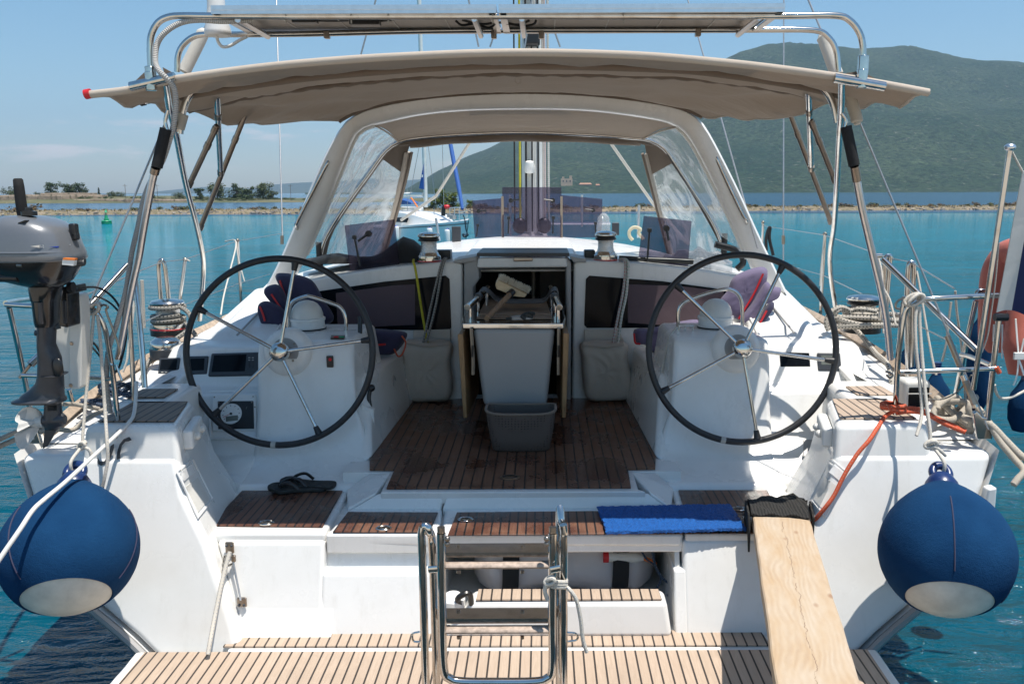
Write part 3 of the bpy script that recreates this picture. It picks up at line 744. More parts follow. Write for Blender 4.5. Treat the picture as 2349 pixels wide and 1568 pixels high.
# deck sheet (side decks and foredeck)
rows = []
for y, k, dz in ((2, 1.025, .15), (2.05, 1.025, .15), (4, 1.0, .20), (6, .93, .22), (8, .78, .24), (9.5, .6, .25), (10.8, .36, .25), (11.8, .08, .25)):
    if y <= 2: continue
    rows.append([V((X0 + 2.0 * k * f, 3.43 + y, 1.062 + dz + .04 * (1 - f * f))) for f in (-1, -.8, -.6, -.3, 0, .3, .6, .8, 1)])
MB().grid(rows).build('foredeck', 'gel', YA, smooth=50)
for s in (-1, 1):
    m = MB()
    ys = [(3.60, 1., 1.055), (4.23, 1.01, 1.145), (5.43, 1.025, 1.21)]
    m.grid([[V((sx_(s, 1.80 if y < 4.5 else 1.66), y, z)), V((sx_(s, 2.0 * k), y, z + .003))] for y, k, z in ys]); m.build('side_deck', 'gel', YA)
    m = MB()
    pts = [V((sx_(s, 1.99 * k), 3.43 + y, 1.075 + dz)) for y, k, dz in ((.22, 1., .012), (.8, 1.01, .09), (2, 1.025, .155), (4, 1.0, .20), (6, .93, .22), (8, .78, .24), (9.5, .6, .25), (10.8, .36, .25))]
    m.tube(pts, (.026, .030), 4, 4, sq=(1, 0, .0)); m.build('toe_rail', 'toerail', YA, smooth=0)
    # stern quarter: solid corner block with leaning aft face
    prof_ = [(1.985, 1.05), (1.335, 1.05), (1.30, .90), (1.20, .72), (1.075, .40), (1.04, .25), (1.28, .19), (1.47, .36), (1.68, .52), (1.83, .70), (1.92, .88)]
    a = [V((sx_(s, x), lean(z), z)) for x, z in prof_]
    b = [V((sx_(s, x + (.11 if x < 1.34 and z > .3 else 0)), 4.02, z)) for x, z in prof_]
    qm = MB().hexa(a, b); qm.build('stern_quarter', 'gel', YA, bevel=.035, bseg=4); qtree = BVHTree.FromPolygons([tuple(p) for p in qm.v], qm.f)
    # hull corner strip running along the outer edge of the transom
    e = [V((sx_(s, x + .012), lean(z) - .004, z - .012)) for x, z in ((1.22, .14), (1.30, .195), (1.475, .355), (1.69, .52), (1.765, .60))]
    MB().tube(e, (.018, .03), 8, 4).build('rubbing_edge', 'gelgrey', YA)
    # raised step with teak tread, and the second step further forward
    def step(xa, xb, x1, y0, y1, z0, z1, nm):
        m = MB().hexa([V((sx_(s, xa), y0 - .03, z0)), V((sx_(s, x1), y0 - .03, z0)), V((sx_(s, x1), y1, z0)), V((sx_(s, xb), y1, z0))],
                      [V((sx_(s, xa + .012), y0, z1)), V((sx_(s, x1 - .02), y0, z1)), V((sx_(s, x1 - .03), y1, z1)), V((sx_(s, xb + .012), y1, z1))])
        m.build(nm, 'gel', YA, bevel=.03, bseg=4)
    step(1.325, 1.43, 1.74, 3.455, 3.89, .98, 1.168, 'stern_step')
    step(1.51, 1.53, 1.80, 3.80, 4.25, 1.0, 1.176, 'upper_stern_step')
    tm = 'teak_step_shaded' if s < 0 else 'teak_pale'  # port treads coloured as shaded teak, starboard as sunlit teak
    MB().prism([V((sx_(s, x), y, 1.170)) for x, y in ((1.375, 3.51), (1.69, 3.51), (1.70, 3.855), (1.455, 3.855))], (0, 0, .006)).build('step_teak', tm, YA, bevel=.004, bseg=2)
    MB().prism([V((sx_(s, x), y, 1.178)) for x, y in ((1.585, 3.905), (1.76, 3.905), (1.76, 4.08), (1.59, 4.08))], (0, 0, .006)).build('step_teak', tm, YA, bevel=.004, bseg=2)
    # light bracket (two small studs) on the inner side of the step
    bx = MB()
    c = V((sx_(s, 1.362), 3.66, 1.085)); bx.box(c, (.045, .26, .085), Matrix.Rotation(-s * .21, 3, 'Z')); o = bx.build('stud_block', 'whitepl', YA, bevel=.014)
    for dy in (-.06, .05): MB().lathe([(.017, 0), (.015, .016), (.008, .022), (0, .022)], c + V((-s * (.022 - dy * .21), dy, 0)), (-s, 0, 0), 12).build('stud', 'ivory', o)
    # flush shower/locker niche on the inner wall; darker tones stand in for recess shade
    def hit(px, py, lift=.004):
        r = ray(px if s < 0 else 2 * 1174 - px, py).normalized(); h = qtree.ray_cast(EYE, r); n = h[1] if h[1].dot(r) < 0 else -h[1]
        return h[0] + V((-s, -.25, .1)) * lift
    def patch(c4_, lift, n=7):
        A, B, C_, D_ = [V((x, y, 0)) for x, y in c4_]
        return [[hit(*(A.lerp(B, i / n).lerp(D_.lerp(C_, i / n), k / n)).to_2d(), lift) for k in range(n + 1)] for i in range(n + 1)]
    def edge(c4_, lift):
        q = [V((x, y, 0)) for x, y in c4_]; out = []
        for k in range(4): out += [hit(*q[k].lerp(q[(k + 1) % 4], t / 6).to_2d(), lift) for t in range(6)]
        return out
    nq = [(406, 1082), (440, 1053), (486, 1144), (453, 1186)]
    MB().tube(edge(nq, .002), .0055, 8, closed=True).build('niche_frame', 'gel', YA)
    MB().sheet(patch(nq, .003), .003).build('niche', 'whitepl', YA, smooth=60)
    MB().sheet(patch([(410, 1084), (440, 1060), (448, 1077), (419, 1103)], .007), .006).build('niche_flap', 'gel', YA, smooth=40)
    MB().sheet(patch([(424, 1116), (451, 1094), (478, 1144), (452, 1174)], .0055), .003).build('niche_scoop', 'ivory', YA, smooth=60)
    # cleat line pad on the left
# fixed part of the bathing platform
zp = .33
m = MB().prism([V((sx_(-1, 1.10), 3.19, zp - .10)), V((sx_(1, 1.10), 3.19, zp - .10)), V((sx_(1, 1.10), 4.0, zp - .10)), V((sx_(-1, 1.10), 4.0, zp - .10))], (0, 0, .10)); m.build('stern_floor', 'gel', YA, bevel=.012)
tk = [UZ(512, 1486, zp), UZ(1768, 1483, zp), UZ(1745, 1452, zp), UZ(1530, 1449, zp), UZ(1515, 1462, zp), UZ(1010, 1462, zp), UZ(1010, 1426, zp), UZ(800, 1427, zp), UZ(778, 1450, zp), UZ(535, 1456, zp)]
MB().prism([p + V((0, 0, .003)) for p in tk], (0, 0, .006)).build('stern_floor_teak', 'teak_pale', YA, smooth=0)
# smooth cove at the foot of the left fascia
# folding bathing platform
hl, hr = UZ(300, 1491, zp), UZ(2010, 1485, zp); hy = (hl.y + hr.y) / 2 - .004
xl, xr = X0 - 1.455, X0 + 1.455
m = MB().prism([V((xl, hy, zp - .055)), V((xr, hy, zp - .055)), V((xr - .02, 2.05, zp - .055)), V((xl + .02, 2.05, zp - .055))], (0, 0, .055)); m.build('bathing_platform', 'gel', YA, bevel=.014)
MB().prism([V((xl + .045, hy - .022, zp + .002)), V((xr - .045, hy - .022, zp + .002)), V((xr - .065, 2.10, zp + .002)), V((xl + .065, 2.10, zp + .002))], (0, 0, .006)).build('platform_teak', 'teak_pale', YA, smooth=0)
# locker faces across the stern
zt = .715
def XF(px, d=3.43): return U(px, 1222, d).x
def fascia(x0, x1, z0, z1, back=.05, name='stern_fascia', bev=.018, x0b=None, x1b=None):
    yb = lambda z: lean(z) + .10 - .07 * 0
    a = [V((x0b if x0b is not None else x0, yf(z0), z0)), V((x1b if x1b is not None else x1, yf(z0), z0)), V((x1, yf(z1), z1)), V((x0, yf(z1), z1))]
    return MB().hexa(a, [p + V((0, back, 0)) for p in a]).build(name, 'gel', YA, bevel=bev)
def yf(z): return 3.43 - (zt - z) * .34
zn = U(800, 1310, 3.39).z
fascia(sx_(-1, 1.20), XF(745), zp - .02, zt - .03, .3, x0b=sx_(-1, 1.07))
fascia(XF(745) - .01, XF(1012), zp - .02, zn, .3)
fascia(XF(745) - .01, XF(1000), zn - .02, zt - .06, .05, 'hatch_recess', .006).location.y += .055
fascia(XF(1565), sx_(1, 1.20), zp - .02, zt - .03, .3, x1b=sx_(1, 1.07))
fascia(XF(1543), XF(1572), zp - .02, zn + .005, .3, bev=.01)
# cove fillet at the foot of the left fascia
m = MB(); rows = []
for i in range(7):
    a = math.pi / 2 * i / 6; rows.append([V((sx_(-1, 1.08), yf(zp + .08) - .085 * (1 - math.cos(a)) * -1 - .085, zp + .002 + .085 * (1 - math.sin(a)))) for _ in (0,)] )
m = MB()
prof_c = [(yf(zp + .14) + .004, zp + .14), (yf(zp + .08) - .003, zp + .08), (yf(zp + .04) - .010, zp + .035), (yf(zp) - .020, zp + .010), (yf(zp) - .038, zp + .0015), (yf(zp) + .1, zp - .01), (yf(zp) + .1, zp + .13)]
m.hexa([V((sx_(-1, 1.09), y, z)) for y, z in prof_c], [V((XF(770), y, z)) for y, z in prof_c]); m.build('fillet', 'gel', YA, smooth=50)
# recess behind the missing locker front: floor, back and sides
m = MB()
bx0, bx1 = XF(1008), XF(1548)
m.prism([V((bx0, 4.02, zp)), V((bx1, 4.02, zp)), V((bx1, 4.02, zt - .03)), V((bx0, 4.02, zt - .03))], (0, .02, 0))
m.prism([V((bx0 - .02, 3.40, zp)), V((bx0 - .02, 4.02, zp)), V((bx0 - .02, 4.02, zt - .05)), V((bx0 - .02, 3.43, zt - .05))], (.02, 0, 0))
m.prism([V((bx1, 3.33, zp)), V((bx1, 4.02, zp)), V((bx1, 4.02, zt - .05)), V((bx1, 3.44, zt - .05))], (.02, 0, 0))
m.build('locker_recess', 'ivory', YA, smooth=0)
# moulded step with teak in front of the recess
m = MB(); zs = .475
b0, b1 = UZ(1015, 1463, zp), UZ(1543, 1463, zp); t0_, t1_ = UZ(1090, 1350, zs), UZ(1522, 1350, zs); f0, f1 = UZ(1078, 1380, zs), UZ(1530, 1380, zs)
m.hexa([b0, b1, V((b1.x, t1_.y, zp)), V((b0.x + .02, t0_.y, zp))], [f0, f1, t1_, t0_]); m.build('moulded_step', 'gel', YA, bevel=.022, bseg=4)
MB().prism([UZ(1092, 1377, zs + .002), UZ(1518, 1376, zs + .002), UZ(1510, 1353, zs + .002), UZ(1098, 1353, zs + .002)], (0, 0, .006)).build('moulded_step_teak', 'teak_pale', YA, smooth=0)
# small white winch-like fitting and cable inside the recess
MB().lathe([(.05, 0), (.05, .05), (.03, .07), (0, .07)], UZ(1040, 1398, zp + .10), (0, 0, 1), 14).build('bilge_fitting', 'whitepl', YA)
MB().tube(cr([UZ(1060, 1390, .45), UZ(1050, 1372, .5), UZ(1075, 1360, .52), UZ(1082, 1385, .46)], 5), .012, 8).build('bilge_hose', 'black', YA)
# locker tops: base slab, lids
zb = zt - .028
MB().prism([V((sx_(-1, 1.22), 3.46, zb - .05)), V((X0 - .235, 3.46, zb - .05)), V((X0 - .235, 3.46, zb - .05)) + V((0, .62, 0)), V((sx_(-1, 1.22), 4.08, zb - .05))], (0, 0, .05)).build('locker_top_base', 'gel', YA, smooth=0)
MB().prism([V((X0 - .235, 3.46, zb - .02)), V((sx_(1, 1.22), 3.46, zb - .02)), V((sx_(1, 1.22), 4.08, zb - .02)), V((X0 - .235, 4.08, zb - .02))], (0, 0, .02)).build('locker_top_base', 'gel', YA, smooth=0)
def lid(px, z0, z1, name='locker_lid'):
    a = [UZ(x, y, z1) for x, y in px]; return MB().prism([V((p.x, p.y, z0)) for p in a], (0, 0, z1 - z0)).build(name, 'gel', YA, bevel=.014, bseg=3)
lid([(748, 1224), (1008, 1224), (1019, 1130), (868, 1130), (800, 1168)], zt - .055, zt)
lid([(1012, 1224), (1565, 1224), (1534, 1163), (1486, 1130), (1026, 1130)], zt - .055, zt)
lid([(465, 1222), (746, 1222), (802, 1122), (535, 1122)], zt - .045, zt)
lid([(1572, 1222), (1880, 1220), (1800, 1120), (1540, 1122)], zt - .045, zt)
MB().prism([V((XF(748), 3.425, zt - .085)), V((XF(1009), 3.425, zt - .085)), V((XF(1009), 3.425, zt - .004)), V((XF(748), 3.425, zt - .004))], (0, .03, 0)).build('lid_lip', 'gel', YA, bevel=.008)
MB().prism([V((XF(1012), 3.425, zt - .085)), V((XF(1566), 3.425, zt - .085)), V((XF(1566), 3.425, zt - .004)), V((XF(1012), 3.425, zt - .004))], (0, .03, 0)).build('lid_lip', 'gel', YA, bevel=.008)
def teakpad(px, z, mat='teak_hatch', name='lid_teak'):
    return MB().prism([UZ(x, y, z + .0015) for x, y in px], (0, 0, .007)).build(name, mat, YA, bevel=.003, bseg=2)
teakpad([(480, 1207), (740, 1210), (786, 1127), (556, 1126)], zt)
teakpad([(763, 1222), (986, 1222), (1005, 1177), (798, 1176)], zt)
teakpad([(1027, 1229), (1738, 1224), (1700, 1182), (1370, 1174), (1048, 1177)], zt)
teakpad([(1573, 1182), (1790, 1182), (1760, 1126), (1556, 1126)], zt)
# flush lift rings with an engraved oval
def ring(px, py, z, r=.034):
    c = UZ(px, py, z); o = MB().lathe([(r, 0), (r, .004), (r * .86, .007), (r * .8, .004), (0, .004)], c, seg=28, sx=.75, ref=(1, 0, 0)).build('lift_ring', 'steel', YA)
    MB().tube([c + V((r * .55 * math.cos(a), r * .34 * math.sin(a), .007)) for a in [k * .3 for k in range(22)]], .003, 6).build('ring_pull', 'dullsteel', o)
    m = MB()
    for k in range(3): m.box(c + V((-.012 + .012 * k, 0, .006)), (.006, .022 - .006 * abs(k - 1), .003))
    m.build('ring_emblem', 'black', o)
ring(611, 1200, zt + .009); ring(880, 1212, zt + .009); ring(1068, 1192, zt + .009); ring(1694, 1168, zt + .009)
# aft riser from the locker tops up to the sole
zs_ = .80
def slab3(pts, name, th=.05, bev=.010):
    a = [UZ(x, y, z) for x, y, z in pts]; return MB().hexa(a, [p + V((0, .012, -th)) for p in a]).build(name, 'gel', YA, bevel=bev, bseg=3)
slab3([(801, 1169, zt + .003), (1009, 1168, zt + .003), (1018, 1129, zs_ - .012), (868, 1129, zs_ - .012)], 'lid_slope')
slab3([(1013, 1168, zt + .003), (1535, 1166, zt + .003), (1486, 1128, zs_ - .012), (1026, 1129, zs_ - .012)], 'lid_slope')
slab3([(872, 1129, zs_ - .006), (1482, 1127, zs_ - .006), (1452, 1117, zs_ - .004), (882, 1118, zs_ - .004)], 'sole_riser', .06, .006)
slab3([(797, 1167, zt + .002), (863, 1128, zs_ - .010), (900, 1082, zs_ - .002), (846, 1084, zs_ - .006), (795, 1122, zt + .012)], 'floor_wedge', .05, .010)
slab3([(1540, 1165, zt + .002), (1545, 1120, zt + .012), (1506, 1082, zs_ - .006), (1446, 1081, zs_ - .002), (1490, 1127, zs_ - .010)], 'floor_wedge', .05, .010)
# cockpit sole pan and teak
MB().prism([V((sx_(-1, .57), 3.735, .70)), V((sx_(1, .57), 3.735, .70)), V((sx_(1, .57), 3.985, .70)), V((sx_(1, .80), 3.985, .70)), V((sx_(1, .80), 5.6, .70)), V((sx_(-1, .80), 5.6, .70)), V((sx_(-1, .80), 3.985, .70)), V((sx_(-1, .57), 3.985, .70))], (0, 0, .095)).build('cockpit_sole', 'gel', YA, smooth=0)
sole = [(887, 1122), (1447, 1120), (1440, 1078), (1503, 1077), (1504, 1048), (1445, 914), (945, 918), (848, 1052), (848, 1079), (905, 1080)]
MB().prism([UZ(x, y, zs_ - .003) for x, y in sole], (0, 0, .009)).build('sole_teak', 'teak_dark', YA, smooth=0)
c = UZ(1170, 1095, .807); o = MB().lathe([(.047, 0), (.047, .003), (.040, .005), (0, .004)], c, seg=32, sx=.8, ref=(1, 0, 0)).build('deck_plate', 'dullsteel', YA)
MB().tube([c + V((.03 * math.cos(k * .3), .022 * math.sin(k * .3), .005)) for k in range(22)], .0022, 6).build('plate_groove', 'black', o)
# ---- helm consoles, seats, coamings
for s in (-1, 1):
    # pedestal profile (y, z) extruded across
    pp = [(3.94, zt - .03), (3.94, zt + .030), (4.06, zt + .045), (4.17, .80), (4.24, .88), (4.30, 1.02), (4.36, 1.30), (4.40, 1.36), (4.98, 1.36), (4.98, .7)]
    m = MB(); m.hexa([V((sx_(s, .715 + .10 * smoothstep(.75, 1.2, z)), y, z)) for y, z in pp], [V((sx_(s, 1.30), y, z)) for y, z in pp])
    m.build('helm_pedestal', 'gel', YA, bevel=.03, bseg=4)
    po = [(3.94, zt - .03), (3.94, zt + .030), (4.06, zt + .045), (4.20, .82), (4.31, .93), (4.38, 1.085), (4.50, 1.10), (4.60, 1.285), (4.64, 1.295), (5.3, 1.32), (5.3, .7)]
    m = MB(); m.hexa([V((sx_(s, 1.27), y, z)) for y, z in po], [V((sx_(s, 1.60 + .30 * smoothstep(.9, 1.1, z) - .07 * smoothstep(1.1, 1.3, z)), max(y, 4.2) if z < 1.0 else y, z)) for y, z in po])
    m.build('instrument_console', 'gel', YA, bevel=.03, bseg=4)
    # rounded mounting boss behind the hub
    hub = U(642, 806, 4.22) if s < 0 else U(1702, 799, 4.22)
    MB().lathe([(.125, .12), (.118, .075), (.085, .055), (0, .055)], hub + V((0, .04, -.01)), (0, 1, -.18), 32).build('wheel_boss', 'gel', YA, smooth=60)
    # helmsman's side cover along the pedestal, cockpit seat with front panel
    m = MB().hexa([V((sx_(s, .70), 4.16, .79)), V((sx_(s, .82), 4.16, .79)), V((sx_(s, .78), 5.45, .79)), V((sx_(s, .66), 5.45, .79))], [V((sx_(s, .76), 4.5, 1.16)), V((sx_(s, 1.3), 4.5, 1.16)), V((sx_(s, 1.3), 5.45, 1.14)), V((sx_(s, .72), 5.45, 1.14))])
    m.build('cockpit_seat', 'gel', YA, bevel=.03, bseg=4)
    # oval pocket in the seat front
    c = V((sx_(s, .735), 4.98, .96)); ov = [c + V((-s * (.0) , .05 * math.cos(a), .085 * math.sin(a))) for a in [k * math.pi / 10 for k in range(20)]]
    MB().prism(ov, (-s * .012, 0, 0)).build('pocket', 'dark', YA)
    MB().tube([p + V((-s * .012, 0, 0)) for p in ov], .012, 8, closed=True).build('pocket_frame', 'gelgrey', YA)
    # coaming
    a = [V((sx_(s, 1.27), 4.66, 1.24)), V((sx_(s, 1.80), 4.66, 1.20)), V((sx_(s, 1.80), 5.62, 1.05)), V((sx_(s, 1.24), 5.62, 1.05))]
    b = [V((sx_(s, 1.34), 4.92, 1.36)), V((sx_(s, 1.66), 4.82, 1.345)), V((sx_(s, 1.62), 5.62, 1.545)), V((sx_(s, 1.38), 5.62, 1.56))]
    MB().hexa(a, b).build('coaming', 'gel', YA, bevel=.035, bseg=4)
    m = MB().hexa([V((sx_(s, 1.80), 4.3, 1.05)), V((sx_(s, 1.90), 4.3, 1.05)), V((sx_(s, 1.92), 5.62, 1.05)), V((sx_(s, 1.55), 5.62, 1.05))], [V((sx_(s, 1.62), 4.7, 1.285)), V((sx_(s, 1.80), 4.7, 1.26)), V((sx_(s, 1.70), 5.62, 1.50)), V((sx_(s, 1.55), 5.62, 1.52))])
    m.build('coaming_shoulder', 'gel', YA, bevel=.03, bseg=4)
    # long moulded groove line on the coaming
    MB().tube([V((sx_(s, 1.52), 4.72, 1.337)), V((sx_(s, 1.50), 5.2, 1.447))], .006, 8).build('coaming_groove', 'gelgrey', YA)
    MB().tube([V((sx_(s, 1.345), 4.74, 1.30)), V((sx_(s, 1.345), 5.15, 1.425))], .008, 8).build('coaming_bead', 'gel', YA)
# ---- bulkhead
YB = 5.44
xl_, xr_ = U(1062, 700, YB).x, U(1310, 700, YB).x
def panel(pts, y, th, name, mat, bev=.02, par=YA, lab=None):
    return MB().prism([U(px, py, y) for px, py in pts], (0, th, 0)).build(name, mat, par, bevel=bev, label=lab)
panel([(640, 655), (760, 632), (900, 612), (1052, 598), (1062, 606), (1062, 925), (640, 925)], YB, .30, 'cabin_bulkhead', 'gel', .03)
panel([(1316, 604), (1326, 597), (1480, 604), (1620, 620), (1800, 652), (1800, 925), (1312, 925)], YB, .30, 'cabin_bulkhead', 'gel', .03)
for pts, cur in (([(730, 668), (880, 646), (1022, 632), (1031, 640), (1035, 752), (1028, 758), (880, 756), (740, 768)], [(770, 672), (900, 655), (952, 652), (952, 745), (880, 748), (775, 756)]),
                 ([(1352, 632), (1520, 645), (1690, 668), (1690, 768), (1520, 752), (1346, 752), (1340, 745), (1344, 640)], [(1440, 652), (1560, 656), (1660, 668), (1660, 755), (1440, 740)])):
    o = panel(pts, YB - .008, .012, 'cabin_window', 'screen', .003)
    panel(cur, YB - .0105, .006, 'window_curtain', 'curtain', .002, o)
# companionway: dark recess, side jambs, washboard and sliding hatch
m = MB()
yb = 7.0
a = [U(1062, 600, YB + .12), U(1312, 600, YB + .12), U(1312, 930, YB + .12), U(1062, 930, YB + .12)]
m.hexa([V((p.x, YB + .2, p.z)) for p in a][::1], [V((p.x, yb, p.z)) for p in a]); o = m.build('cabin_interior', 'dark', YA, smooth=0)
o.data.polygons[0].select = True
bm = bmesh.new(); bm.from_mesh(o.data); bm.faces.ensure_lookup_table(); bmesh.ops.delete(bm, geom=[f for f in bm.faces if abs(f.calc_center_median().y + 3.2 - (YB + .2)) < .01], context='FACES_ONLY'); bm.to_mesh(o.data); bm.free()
MB().tube([U(1224, 596, 6.2), U(1224, 705, 6.2)], .016, 10).build('cabin_post', 'tan', YA)
panel([(1238, 600), (1312, 600), (1312, 720), (1238, 720)], 6.5, .02, 'cabin_door', 'cabinwood', .003)
panel([(1064, 600), (1095, 588), (1100, 640), (1086, 660), (1086, 925), (1064, 925)], YB - .03, .2, 'companionway_jamb', 'gelgrey', .012)
panel([(1310, 600), (1298, 588), (1300, 925), (1310, 925)], YB - .03, .2, 'companionway_jamb', 'gelgrey', .01)
panel([(1096, 592), (1300, 592), (1302, 613), (1094, 615)], YB - .04, .05, 'washboard', 'whitepl', .012)
panel([(1178, 590), (1222, 590), (1222, 599), (1178, 600)], YB - .055, .03, 'hatch_latch', 'dullsteel', .006)
panel([(1094, 580), (1306, 580), (1306, 588), (1094, 588)], YB - .01, .5, 'hatch_slide', 'bezel', .003)
panel([(1040, 597), (1092, 588), (1092, 598), (1064, 604), (1040, 603)], YB - .045, .3, 'hatch_track', 'gelgrey', .006)
panel([(1306, 588), (1345, 594), (1345, 602), (1316, 602)], YB - .045, .3, 'hatch_track', 'gelgrey', .006)
# coachroof
rows = []
for y, zm, ze, hw in ((YB + .02, 1.625, 1.50, 1.62), (5.75, 1.665, 1.54, 1.60), (6.6, 1.70, 1.55, 1.52), (7.6, 1.715, 1.52, 1.38), (8.8, 1.67, 1.42, 1.18), (10.2, 1.55, 1.33, .92), (11.6, 1.36, 1.24, .6)):
    r = [V((sx_(-1, hw + .16), y, 1.0))]
    for k in range(-8, 9): f = k / 8; r.append(V((X0 + f * hw, y, ze + (zm - ze) * (1 - abs(f) ** 2.4))))
    r.append(V((sx_(1, hw + .16), y, 1.0))); rows.append(r)
m = MB().grid(rows); m.poly(rows[-1]); m.build('coachroof', 'gel', YA, smooth=45)
# raised garage over the sliding hatch
m = MB().hexa([V((X0 - .42, YB + .12, 1.60)), V((X0 + .42, YB + .12, 1.60)), V((X0 + .42, 7.0, 1.60)), V((X0 - .42, 7.0, 1.60))], [V((X0 - .38, YB + .2, 1.672)), V((X0 + .38, YB + .2, 1.672)), V((X0 + .36, 6.95, 1.735)), V((X0 - .36, 6.95, 1.735))]); m.build('hatch_garage', 'gel', YA, bevel=.025, bseg=4)
# ================================================================= fittings of the yacht
def frame_fn(x0, y0, k): return lambda *q: (x0 + q[0] * k, y0 + q[1] * k) + tuple(q[2:])
cA = frame_fn(0, 642.3, .2634); cB = frame_fn(1890.3, 550.6, .322); cC = frame_fn(1027.7, 587.3, .2926); cD = frame_fn(770.8, 302.8, .18143)
cE = frame_fn(412.9, 780, .1463); c1 = frame_fn(0, 0, .3516); c2 = frame_fn(734.1, 0, .3516); c3 = frame_fn(1523.2, 0, .3516)
c4 = frame_fn(0, 403.7, .3516); c5 = frame_fn(642.3, 458.8, .3516); c6 = frame_fn(1376.4, 458.8, .3516)
def path(c, pts, d0, d1=None):                  # bearings to points, distance running from d0 to d1
    d1 = d0 if d1 is None else d1; n = len(pts); out = []
    L = [0]
    for a, b in zip(pts, pts[1:]): L.append(L[-1] + math.hypot(a[0] - b[0], a[1] - b[1]))
    for p, l in zip(pts, L): q = c(*p); out.append(U(q[0], q[1], q[2] if len(q) > 2 else d0 + (d1 - d0) * l / L[-1]))
    return out
ID = lambda *q: q
def steel(name, pts, r, sm=6, mat='steel', par=YA, seg=12): return tb(pts, r, sm if len(pts) > 2 else 0, seg).build(name, mat, par)
# ---- bimini
R0 = [(200, 215), (300, 203), (400, 180), (550, 158), (700, 142), (900, 128), (1174, 118), (1450, 124), (1650, 140), (1800, 157), (1950, 178), (2050, 195), (2130, 210)]
R1 = [(330, 229), (430, 210), (577, 186), (734, 166), (980, 147), (1191, 141), (1523, 149), (1681, 164), (1839, 189), (1930, 210), (2010, 231)]
R2 = [(432, 250), (500, 234), (577, 217), (734, 194), (980, 171), (1191, 164), (1523, 171), (1681, 186), (1839, 211), (1880, 219), (1915, 226)]
R3 = [(600, 283), (690, 245), (790, 220), (980, 196), (1191, 187), (1450, 198), (1580, 215), (1660, 237), (1734, 271)]
R4 = [(777, 276), (800, 262), (850, 244), (950, 225), (1194, 208), (1450, 224), (1560, 245), (1595, 257), (1611, 266)]
NB = 101
def brow(R_, d, lo=0): return resample(cr([U(x, y, d) for x, y in R_], 6), NB)
rws = [brow(R0, 3.25), brow(R1, 3.75), brow(R2, 4.3), brow(R3, 4.8), brow(R4, 5.28)]
full = []
for i in range(4):
    for k in range(8):
        t = k / 8; sag = .022 * math.sin(math.pi * t)
        row = []
        for j in range(NB):
            p = rws[i][j].lerp(rws[i + 1][j], t); e = abs(j / (NB - 1) * 2 - 1)
            p = p + V((0, 0, -sag * (1 - e * .3) + .007 * fbm((p.x * 6, p.y * 3, 1), 4) + (.004 + .020 * smoothstep(.35, .95, e)) * math.sin(math.pi * t) * math.sin(p.x * 16 * (1 if p.x > 0 else -1) + p.y * 14 + 2 * fbm((p.x * 2, p.y * 2, 4), 2))))
            row.append(p)
        full.append(row)
full.append(rws[4])
bim = MB().sheet(full, .004).build('bimini_canopy', 'canvas', YA, smooth=60)
MB().tube([p + V((0, 0, -.004)) for p in rws[0]], .0145, 10).build('bimini_hem', 'canvas_trim', bim)
MB().tube([p + V((0, 0, -.017)) for p in rws[1][5:-5]], .016, 10).build('bow_sleeve', 'canvas_dark', bim)
MB().tube([p + V((0, 0, -.012 + .003 * math.sin(i * 1.7))) for i, p in enumerate(rws[2])], .011, 8).build('bow_sleeve', 'canvas_dark', bim)
MB().tube([p + V((0, 0.004, -.008 + .0015 * math.sin(i * 2.1))) for i, p in enumerate(rws[4])], .012, 8).build('zip_seam', 'canvas_dark', bim)
MB().tube([r[0].lerp(r[0], 0) for r in full], .008, 8).build('side_hem', 'canvas_trim', bim); MB().tube([r[-1] for r in full], .008, 8).build('side_hem', 'canvas_trim', bim)
# valance hanging below the front part on both sides
# web loop and seams under the canopy
o = U(1189, 178, 4.45); MB().tube([o + V((.014 * math.cos(a), -.003, -.016 + .014 * math.sin(a))) for a in [k * .55 for k in range(12)]], .0022, 6).build('web_loop', 'canvas_trim', bim)
MB().box(U(836, 155, 3.62), (.03, .01, .006)).build('velcro_tab', 'black', bim)
# exposed chrome parts of the aft bow, end caps
steel('aft_bow', path(c1, [(852, 566), (1000, 532), (1140, 500)], 3.235), .0165); steel('aft_bow', path(c3, [(1110, 510), (1290, 540), (1440, 566)], 3.235), .0165)
MB().tube(path(c1, [(556, 617), (592, 610)], 3.25), .0175, 12).build('end_cap', 'red', YA)
MB().tube(path(c1, [(915, 667), (945, 660)], 4.1), .019, 12).build('end_cap', 'black', YA); steel('mid_bow_end', path(c1, [(945, 660), (1080, 632)], 4.1), .016)
MB().tube(path(c3, [(1430, 617), (1462, 624)], 4.1), .018, 12).build('end_cap', 'black', YA); steel('mid_bow_end', path(c3, [(1300, 585), (1430, 617)], 4.1), .016)
for q in ([(870, 540), (960, 455), (968, 505)], [(1060, 440), (1140, 482), (1075, 490)]): MB().prism(path(c1, q, 3.26), (0, .01, 0)).build('hem_flap', 'canvas_dark', bim)
for q in ([(1180, 480), (1280, 462), (1290, 490)], [(1320, 484), (1335, 490), (1440, 545), (1330, 515)]): MB().prism(path(c3, q, 3.26), (0, .01, 0)).build('hem_flap', 'canvas_dark', bim)
